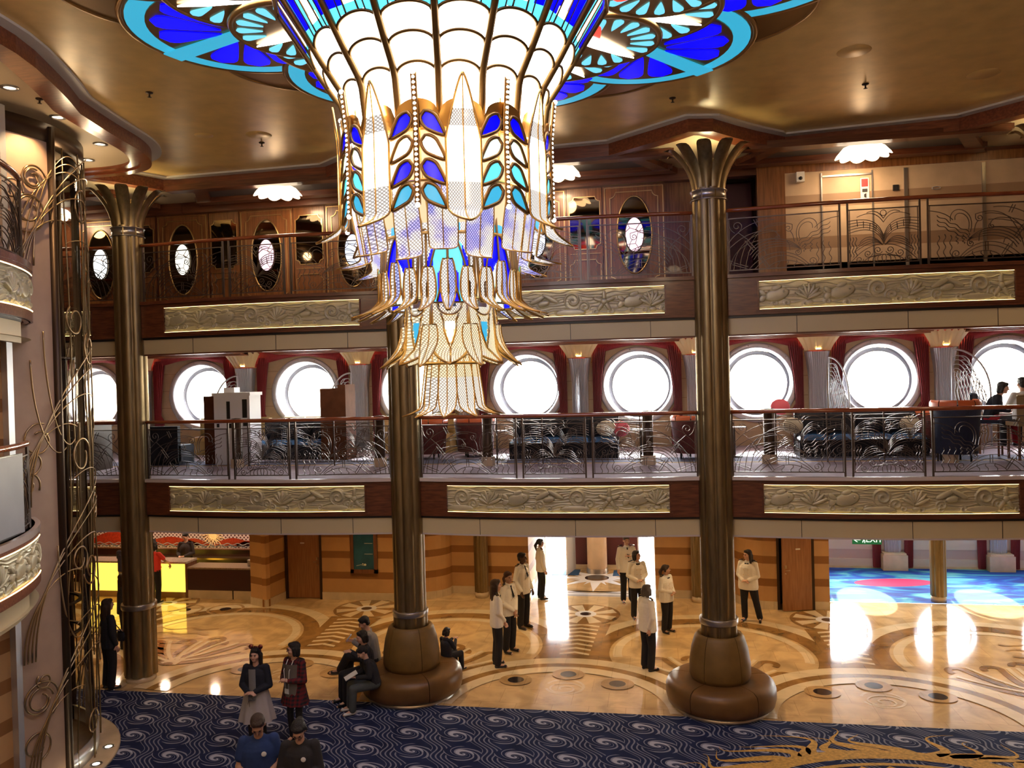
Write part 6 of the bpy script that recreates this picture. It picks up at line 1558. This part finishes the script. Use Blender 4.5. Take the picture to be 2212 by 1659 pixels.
    if hair=='long':
        for e in (-1,1): capsule(m,T((e*.070,.01,.0)),T((e*.085,.02,-.20)),.034,.024); capsule(m,T((e*.045,.07,-.02)),T((e*.05,.085,-.26)),.05,.035)
        ell(m,T((0,.07,-.08)),(.07,.05,.12),HM)
    if hair=='pony': capsule(m,T((0,.10,.03)),T((0,.15,-.06)),.034,.045); capsule(m,T((0,.15,-.06)),T((0,.13,-.20)),.045,.015)
    if hair=='bun': ell(m,T((0,.115,.03)),(.045,.045,.045),HM)
    if hair=='short': ell(m,T((0,.06,-.015)),(.070,.052,.062),HM); ell(m,T((0,-.035,.092)),(.062,.045,.024),HM)
    # keep the face open
    hq=fuse(m,'hair',H_,o,vox,2)
    f=MB()
    for e in (-1,1): f.ball(T((e*.030,-.086,.004)),.0085,8,sc=(1.2,.5,.8)); 
    f.build('eyes',EYEM,o,rel=False)
    f=MB()
    for e in (-1,1): f.tube([T((e*.016,-.092,.024)),T((e*.032,-.090,.029)),T((e*.048,-.078,.022))],.0035,5)
    f.build('eyebrows',H_,o,rel=False)
    f=MB(); f.ball(T((0,-.088,-.052)),.017,8,sc=(1.2,.35,.32),M=HM); f.build('mouth',LIPD if skin=='dark' else LIP,o,rel=False)
    if glasses:
        f=MB()
        for e in (-1,1): f.tube([T((e*.031+.022*cos(a),-.100,.004+.017*sin(a))) for a in [2*PI*i/12 for i in range(12)]],.002,4,closed=True); f.tube([T((e*.053,-.098,.006)),T((e*.08,.0,.006))],.002,4)
        f.tube([T((-.009,-.102,.006)),T((.009,-.102,.006))],.002,4); f.build('glasses',EYEM,o,rel=False)
    if extra: extra(o,V,T,HM)
    PN[0]+=1; return o
def to(x,y,tx,ty): return math.atan2(tx-x,-(ty-y))   # facing -Y at 0
OFF=dict(top='white jacket cloth',bottom='black trouser cloth',epaul=True,collar=True)
def hat_in_hand(o,V,T,HM): pass
def slim(e=1): return {}
# officers
person(-3.14,15.33,R(112),1.71,'officer in white jacket with long wavy brown hair, nearest in the left group',hair='long',hc='brown',pose=dict(CLASP,wrL=(.04,-.16,.88),wrR=(-.02,-.16,.88),elL=(.20,.0,1.10),elR=(-.2,0,1.10),hyaw=0,hdL=(-.4,-.3,-1),hdR=(.4,-.3,-1)),tie='bow',jlen=.80,build=.92,**OFF)
person(-3.05,16.15,R(62),1.66,'officer in white jacket with auburn hair in a tail, just behind the long-haired one',hair='pony',hc='auburn',skin='mid',pose=dict(CLASP,wrL=(.04,-.16,.90),wrR=(-.02,-.16,.90),hyaw=R(-15),hdL=(-.4,-.3,-1),hdR=(.4,-.3,-1)),tie='long',jlen=.80,build=.92,**OFF)
person(-3.02,17.74,R(62),1.70,'dark-skinned officer in white jacket with arms hanging, left of the doorway',hair='short',hc='black',skin='dark',pose=dict(hyaw=R(25),wrL=(.22,-.10,.86),wrR=(-.20,-.12,.88)),tie='long',jlen=.80,**OFF)
person(-2.95,20.1,R(115),1.53,'officer in white jacket with dark hair at the bright left door of the entrance',hair='pony',hc='black',pose=dict(wrL=(.2,-.08,.86),wrR=(-.2,-.08,.86)),jlen=.80,build=.92,**OFF)
person(-.80,19.95,R(18),1.66,'tall officer in white jacket and black tie holding a hand to his chest',hair='short',hc='grey',pose=dict(elR=(-.24,-.02,1.12),wrR=(-.24,-.06,.88),elL=(.25,-.03,1.12),wrL=(.05,-.20,1.22),hdL=(-1,-.1,.2),hpitch=R(6)),tie='long',jlen=.80,build=1.14,**OFF)
person(-.52,18.64,R(22),1.58,'officer with black bob, glasses and black neck bow, hands folded in front',hair='bob',hc='black',pose=dict(CLASP,hyaw=R(38),hpitch=R(-10)),tie='bow',glasses=True,jlen=.80,build=1.05,**OFF)
person(.12,17.72,R(55),1.48,'officer with dark ponytail turned right, arm across her waist',hair='pony',hc='brown',skin='mid',pose=dict(CLASP,elR=(-.23,.02,1.12),wrR=(-.02,-.18,1.04),hyaw=R(40)),tie='bow',jlen=.80,build=1.12,**OFF)
person(-.26,15.42,R(128),1.64,'officer seen from behind with dark hair and white jacket, nearest of the right group',hair='bob',hc='grey',pose=dict(elL=(.24,-.02,1.12),wrL=(.16,-.22,.92),elR=(-.24,.06,1.10),wrR=(-.17,.10,.88),hyaw=R(20)),jlen=.80,build=1.08,**OFF)
person(1.93,18.68,R(-25),1.62,'officer with long dark hair standing alone before the ajar door, hands folded',hair='long',hc='black',pose=dict(CLASP,hyaw=R(-30),kneeL=(.17,.02,.50),ankL=(.23,.10,.085),toeL=(.28,-.04,.03)),tie='bow',jlen=.78,build=1.20,**OFF)
# reception group
person(-13.62,18.85,R(186),1.66,'man in navy shirt and khaki trousers leaning at the yellow desk',hair='short',hc='grey',top='navy shirt cloth',bottom='khaki cotton',sleeve='short',pose=dict(elL=(.26,-.14,1.14),wrL=(.18,-.38,1.02),elR=(-.26,-.14,1.14),wrR=(-.18,-.38,1.02),ankR=(-.22,.08,.085),toeR=(-.24,-.08,.03),kneeR=(-.16,-.02,.5)),jlen=.88,build=1.1)
def bag(o,V,T,HM):
    m=MB(); m.tube([(.10,.06,1.42),(.20,.14,1.15),(.24,.12,.98)],.012,5); m.tube([(.10,.06,1.42),(.16,-.08,1.2),(.24,-.02,.98)],.012,5); m.grid(lambda u,v:(.25+.07*cos(2*PI*u)*(.5+.5*sin(PI*v)),.05+.15*sin(2*PI*u)*(.6+.4*sin(PI*v)),.72+.26*v),20,8,closeu=True); q=m.build('shoulder_bag',CL['charcoal cloth'],o,rel=False)
person(-12.86,18.95,R(172),1.60,'woman in coral top with a black shoulder bag at the yellow desk',hair='bob',hc='black',top='coral cotton',bottom='black trouser cloth',sleeve='short',pose=dict(elL=(.24,-.12,1.16),wrL=(.16,-.36,1.02),elR=(-.26,-.12,1.16),wrR=(-.2,-.36,1.02)),jlen=.90,extra=bag)
person(-12.75,20.2,R(5),1.60,'clerk with black hair and dark patterned blouse behind the yellow desk',hair='short',hc='black',top='patterned dark blouse cloth',pose=dict(LOOK,hpitch=R(22),hyaw=R(-15)),jlen=.9)
person(-13.95,20.3,R(0),1.66,'dark-haired clerk mostly hidden behind the man in the navy shirt',hair='short',hc='black',top='charcoal cloth',pose=LOOK,jlen=.9)
person(-15.15,18.6,R(160),1.66,'person in teal shirt and cap seen through the lift cage',hair='short',hc='grey',top='teal cotton',bottom='charcoal cloth',sleeve='short',jlen=.86)
person(-11.35,15.6,R(120),1.62,'person in black seen through the lift cage beside the bronze column',hair='long',hc='brown',top='charcoal cloth',jlen=.82)
def clutch(o,V,T,HM):
    m=MB(); m.grid(lambda u,v:(.06+.13*cos(2*PI*u)*(.7+.3*sin(PI*v)),-.26+.05*sin(2*PI*u),.84+.17*v),18,6,closeu=True); m.build('handbag',CL['charcoal cloth'],o,rel=False); m=MB(); m.tube([(.0,-.26,1.0),(.08,-.15,1.2),(.14,-.02,1.4)],.009,5); m.build('bag_strap',CL['charcoal cloth'],o,rel=False)
person(-10.12,13.45,R(150),1.70,'person in black with a black handbag, half hidden behind the lift cage',hair='long',hc='brown',top='charcoal cloth',bottom='black trouser cloth',pose=dict(elL=(.26,-.04,1.14),wrL=(.16,-.2,1.02),hdL=(-.5,-.8,0)),jlen=.80,extra=clutch)
# foreground visitors
def ears(o,V,T,HM):
    m=MB(); m.tube([T((.086*cos(a),.02,.03+.098*sin(a))) for a in [PI*i/16 for i in range(17)]],.008,6)
    m.ball(T((-.082,.02,.125)),.040,14,sc=(1,.5,1),M=HM); m.ball(T((.082,.02,.125)),.040,14,sc=(1,.5,1),M=HM); m.ball(T((0,.0,.132)),.022,10,sc=(1.3,.6,.7)); m.build('headband',mat('sequin red gold',(.25,.07,.06),.25,.8),o,rel=False)
def ear_x(o,V,T,HM):
    ears(o,V,T,HM)
    m=MB(); m.bbox((-.055,-.205,.905),(.055,-.165,.975)); m.cyl((.0,-.2,.94),(0,-.235,.94),.024,n=14); q=m.build('camera',mat('camera grey',(.25,.25,.26),.35,.5),o,rel=False)
    m=MB(); m.tube([(-.05,-.18,.95),(-.085,-.17,.8),(-.06,-.175,.68),(-.045,-.18,.80),(-.05,-.18,.9)],.003,4); m.build('camera_strap',CL['charcoal cloth'],q,rel=False)
    m=MB(); m.grid(lambda u,v:(-.058+.116*u,-.155-.012*sin(PI*u)+.0,1.0+.40*v),6,6); m.build('grey_shirt_front',CL['grey knit'],o,rel=False)
person(-6.10,11.42,R(4),1.60,'woman in a round-eared sequin headband, dark cardigan and pale grey skirt, hands together',skin='light',hair='long',hc='black',top='navy wool',bottom='dark tights',skirt=('pale grey skirt cloth',.52,1.0),pose=dict(LOOK,wrL=(.05,-.22,1.05),wrR=(-.05,-.22,1.04),hdL=(-1,-.3,0),hdR=(1,-.3,0)),jlen=.86,extra=ear_x,vox=.009)
def lany(o,V,T,HM):
    m=MB()
    for s in (-1,1): m.tube([(s*.06,-.075,1.43),(s*.06,-.175,1.28),(s*.035,-.175,.98)],.007,5)
    m.bbox((-.045,-.185,.90),(.045,-.178,.98)); m.build('lanyard_card',CL['white cloth'],o,rel=False)
    m=MB(); m.grid(lambda u,v:((u-.5)*2*(.165-.02*sin(PI*v)),-.02-.150*math.sqrt(max(0,1-((u-.5)*1.75)**2)),.84+.54*v),16,10)
    m.grid(lambda u,v:((.5-u)*2*(.165-.02*sin(PI*v)),.02+.130*math.sqrt(max(0,1-((u-.5)*1.75)**2)),.84+.56*v),16,10); m.build('vest',CL['taupe vest cloth'],o,rel=False)
person(-5.62,11.72,R(-20),1.60,'person in glasses with a taupe vest over dark red plaid shirt and skirt',skin='light',hair='bob',hc='black',top='dark red plaid',bottom='dark tights',skirt=('dark red plaid',.36,.6),pose=dict(LOOK,wrL=(.05,-.20,1.12),wrR=(-.07,-.20,1.13),hdL=(-1,-.3,.1),hdR=(.6,-.5,.3),hyaw=R(-38)),jlen=.90,glasses=True,extra=lany,vox=.009)
def badge(o,V,T,HM):
    m=MB(); m.ball((.07,V['chest'].y-.155,V['chest'].z+.03),.030,14,sc=(1,.2,1)); m.build('round_badge',CL['white cloth'],o,rel=False)
person(-4.72,8.85,R(22),1.74,'man in royal blue T-shirt looking down at his hands at the bottom edge',skin='mid',hair='short',hc='brown',top='royal blue cotton',bottom='charcoal cloth',sleeve='short',pose=dict(LOOK,hpitch=R(38),head=(0,-.05,1.57),wrL=(.05,-.30,1.03),wrR=(-.07,-.30,1.03)),jlen=.86,build=1.15,extra=badge,vox=.009)
person(-4.20,8.85,R(12),1.70,'person in glasses and black cardigan looking down, right of the man in blue',skin='light',hair='bun',hc='black',top='charcoal cloth',bottom='charcoal cloth',pose=dict(LOOK,hpitch=R(38),head=(0,-.05,1.57)),jlen=.84,build=1.08,glasses=True,extra=badge,vox=.009)
# seated around the middle bench
def phone(o,V,T,HM):
    m=MB(); c=(V['wrL']+V['wrR'])/2+Vector((0,-.07,.06)); m.box(c,(.075,.01,.14),M=Matrix.Rotation(R(-40),3,'X')); q=m.build('phone',mat('phone case',(.35,.45,.6),.3),o,rel=False); m=MB(); m.box(c+Vector((0,.004,.006)),(.066,.006,.126),M=Matrix.Rotation(R(-40),3,'X')); m.build('phone_screen',glow('phone screen',(.5,.7,1),.8),q,rel=False)
person(-5.22,14.15,R(-72),1.72,'seated man in taupe sweater looking at a phone on the left of the bench',skin='mid',hair='short',hc='black',top='taupe sweater knit',bottom='black trouser cloth',pose=dict(SIT,hpitch=R(25),kneeL=(.05,-.46,.60),ankL=(-.10,-.62,.30),toeL=(-.14,-.80,.24),wrL=(.05,-.30,.92),wrR=(-.05,-.30,.92)),jlen=.9,lean=R(12),extra=phone)
person(-5.12,13.55,R(-50),1.62,'seated woman in black with patterned scarf between the man and the column',skin='light',hair='bob',hc='black',top='charcoal cloth',bottom='black trouser cloth',pose=dict(SIT,hpitch=R(12),wrL=(.05,-.28,.98),wrR=(-.05,-.28,.98)),jlen=.9,lean=R(6))
def tablet(o,V,T,HM):
    m=MB(); c=(V['wrL']+V['wrR'])/2+Vector((0,-.09,.03)); m.box(c,(.20,.012,.26),M=Matrix.Rotation(R(-65),3,'X')); m.build('tablet',CL['white cloth'],o,rel=False)
person(-4.85,13.14,R(-58),1.50,'seated boy in black jacket and grey track trousers bent over a tablet',skin='light',hair='short',hc='black',top='charcoal cloth',bottom='grey track cloth',shoe='white trainer',pose=dict(SIT,hpitch=R(35)),jlen=.9,lean=R(18),extra=tablet)
person(-3.93,14.5,R(150),1.15,'child in black seated behind the middle column on the right side of the bench',z=.12,skin='light',hair='bob',hc='black',top='charcoal cloth',bottom='black trouser cloth',pose=dict(SIT,hpitch=R(20),wrL=(.05,-.32,.92),wrR=(-.05,-.32,.92)),jlen=.9)
# couple at a high table on the middle deck
HS=dict(SIT)
def hichair(x,y,rz,label,mt):
    o=thing('high_chair',(x,y,Z4),label,'chair','high chairs on the middle deck',rz=rz)
    m=MB(); m.grid(lambda u,v:(-.24+.48*u,.22+.05*sin(PI*u),.66+.50*v),10,6); m.grid(lambda u,v:(.24-.48*u,.27+.05*sin(PI*u),.66+.50*v),10,6); m.tube([(-.24,.24,1.17),(0,.30,1.19),(.24,.24,1.17)],.02,6); m.build('backrest',mt,o,rel=False)
    m=MB(); m.bbox((-.22,-.22,.62),(.22,.24,.69)); m.build('seat',mt,o,rel=False)
    for sx in (-1,1):
        for sy in (-1,1): m=MB(); m.box((sx*.19,sy*.19,.31),(.035,.035,.62)); m.build('leg',MAHOG_V,o,rel=False)
OL=mat('olive leather',(.30,.20,.09),.5)
hichair(6.30,16.95,R(60),'dark high chair at the far right of the middle deck',NAVY); hichair(6.60,16.15,R(185),'olive-backed high chair at the right edge of the middle deck',OL)
def up(P,d): return {k:((v[0],v[1],v[2]+d) if isinstance(v,tuple) and not k.startswith('hd') else v) for k,v in P.items()}
person(6.32,16.95,R(60),1.66,'woman in dark navy top and red trousers leaning forward before the last porthole',hair='bob',hc='black',top='navy wool',bottom='crimson cloth',z=Z4+.2,pose=dict(SIT,hpitch=R(10)),lean=R(20),jlen=.9)
person(6.60,16.18,R(185),1.72,'person in white shirt seen from behind at the right edge of the middle deck',hair='short',hc='black',top='white cloth',bottom='charcoal cloth',z=Z4+.2,pose=dict(SIT),jlen=.9)
# ------------------------------------------------------------------ enclosure, daylight and lamps
w=MB(); w.bbox((-24,-4.1,0),(14,-4,9.7),0); w.bbox((-24,-4,0),(-23.9,24.2,9.7),0); w.bbox((13.9,-4,0),(14,16,9.7),0); w.bbox((13.9,16,0),(14,24.2,9.7),0)
w.bbox((-24,24.1,0),(-17.1,24.2,9.7),0); w.bbox((-24,21.0,0),(-4.3,21.1,2.9),0); w.bbox((-17.2,19.7,2.9),(-17.0,24.2,9.7),0)
struct('wall_front',w,[mat('warm beige wall',(.42,.29,.18),.6)],'warm beige walls closing the atrium')
w=MB(); w.bbox((-17.0,19.78,6.3),(14,19.9,9.7),0); w.bbox((12,19.6,2.8),(14,19.76,6.5),0); w.bbox((-24,19.6,2.8),(-17,19.76,6.5),0); struct('wall_outer',w,[mat('warm beige wall',(.42,.29,.18),.6)],'outer wall above the portholes')
# own-side balcony and opposite decks (seen only as light and reflections)
W_=bpy.data.worlds.new('sky'); SC.world=W_; W_.use_nodes=True; nt=W_.node_tree; bg=nt.nodes['Background']
sky=nt.nodes.new('ShaderNodeTexSky'); sky.sky_type='NISHITA'; sky.sun_disc=False; sky.sun_elevation=R(34); sky.sun_rotation=R(0); sky.air_density=1.0; sky.dust_density=2.5
mix=nt.nodes.new('ShaderNodeMix'); mix.data_type='RGBA'; mix.inputs[0].default_value=.75; mix.inputs[7].default_value=(1,1,1,1)
nt.links.new(sky.outputs[0],mix.inputs[6]); nt.links.new(mix.outputs[2],bg.inputs[0]); bg.inputs[1].default_value=WORLD
for i,x in enumerate(PX[:9]):
    l=light('AREA','porthole_portal',(x,19.9,5.32),1,(1,1,1),1.7,rot=(-PI/2,0,0)); l.data.cycles.is_portal=True
for x in LP:
    l=light('AREA','porthole_portal',(x,24.3,1.85),1,(1,1,1),1.7,rot=(-PI/2,0,0)); l.data.cycles.is_portal=True
for x,s in ((-2.97,.8),(-.37,.6)):
    l=light('AREA','door_portal',(x,23.7,1.1),1,(1,1,1),2.2,rot=(-PI/2,0,0)); l.data.shape='RECTANGLE'; l.data.size=s; l.data.size_y=2.2; l.data.cycles.is_portal=True
sun=bpy.data.lights.new('sun','SUN'); sun.energy=14; sun.angle=R(.6); sun.color=(1,.96,.9); so=bpy.data.objects.new('sun',sun); COL.objects.link(so)
d=Vector((-.05,-1,-.50)); so.rotation_euler=d.to_track_quat('-Z','Y').to_euler()
# lobby ceiling downlights
LOB=[]
for cx in COLX[1:5]:
    for y in (14.9,17.0,19.0): LOB.append((cx+ .0 if y!=14.9 else cx+.0,y))
for bc in BAY[1:4]:
    for y in (15.6,18.2): LOB.append((bc,y))
LOB+=[(-13.5,17.5),(-11.5,16.5),(-13.5,15.2)]
m0=MB(); m0.lathe([(.06,-.001),(.09,-.001),(.09,-.012),(.06,-.016)],(0,0,0),20); g0=MB(); g0.lathe([(0,-.004),(.06,-.004)],(0,0,0),20)
for k,(x,y) in enumerate(LOB):
    o=thing('recessed_downlight',(x,y,2.85),'recessed downlight in the lobby ceiling','downlight','recessed downlights of the lobby ceiling'); m0.build('trim_ring',STEEL,o,rel=False); g0.build('lamp',glow('lobby lamp glass',(1,.8,.5),7),o,rel=False)
    l=light('SPOT','lobby_downlight',(x,y,2.82),LOBW,(1,.66,.32),.06,spot=118,blend=.8); l.parent=o; l.location=(0,0,-.03)
for x in (-3.0,-1.7,-.5): light('SPOT','entrance_downlight',(x,21.9,2.7),40,(1,.85,.65),.08,spot=120)
for x in (-15,-13.5,-12,-10.9): light('AREA','reception_lamp',(x,20.2,2.7),14,(1,.72,.5),.2)
# downlights of the gold ceiling over the atrium and over the near balconies
for (x,y,p) in ATR: light('SPOT','atrium_downlight',(x,y,9.55),p,(1,.74,.48),.15,spot=100,blend=.8)
# wall washer on the tower
tw=light('SPOT','tower_washer',(TX+(TR+.55)*cos(R(-13)),TY+(TR+.55)*sin(R(-13)),9.40),110,(1,.66,.34),.04,spot=75)
tw.rotation_euler=(Vector(on(-13,TR,8.35))-tw.location).to_track_quat('-Z','Y').to_euler()
for (x,y) in ((-8.25,8.4),(-8.25,10.5),(-8.9,11.9),(-9.6,12.6)): light('POINT','soffit_fill',(x,y,8.9),9,(1,.74,.45),.1)  # fill points added near the downlights to brighten soffit and plaster
for x,n_ in ((-7.1,'left'),(-1.7,'middle'),(3.6,'right')):
    for y in (-1.2,): light('POINT','near_side_fill',(x,y,9.1),NEAR,(1,.74,.46),.3)  # unseen fill points behind the camera, added to brighten ceiling and fascias
# lit fan of the palm capitals: lamps behind the leaves
for cx in COLX[1:5]: light('POINT','capital_lamp',(cx,YC,9.02),20,(1,.85,.5),.1)
# area lamps facing down below the upper-deck coffers
for bc in BAY[1:4]: light('AREA','upper_deck_lamp',(bc,15.3,SZ-.2),10,(1,.68,.4),.3)
SC.view_settings.view_transform='Standard'; SC.view_settings.look='None'; SC.view_settings.gamma=1; SC.view_settings.exposure=EXPO
try: SC.view_settings.use_curve_mapping=False
except Exception: pass
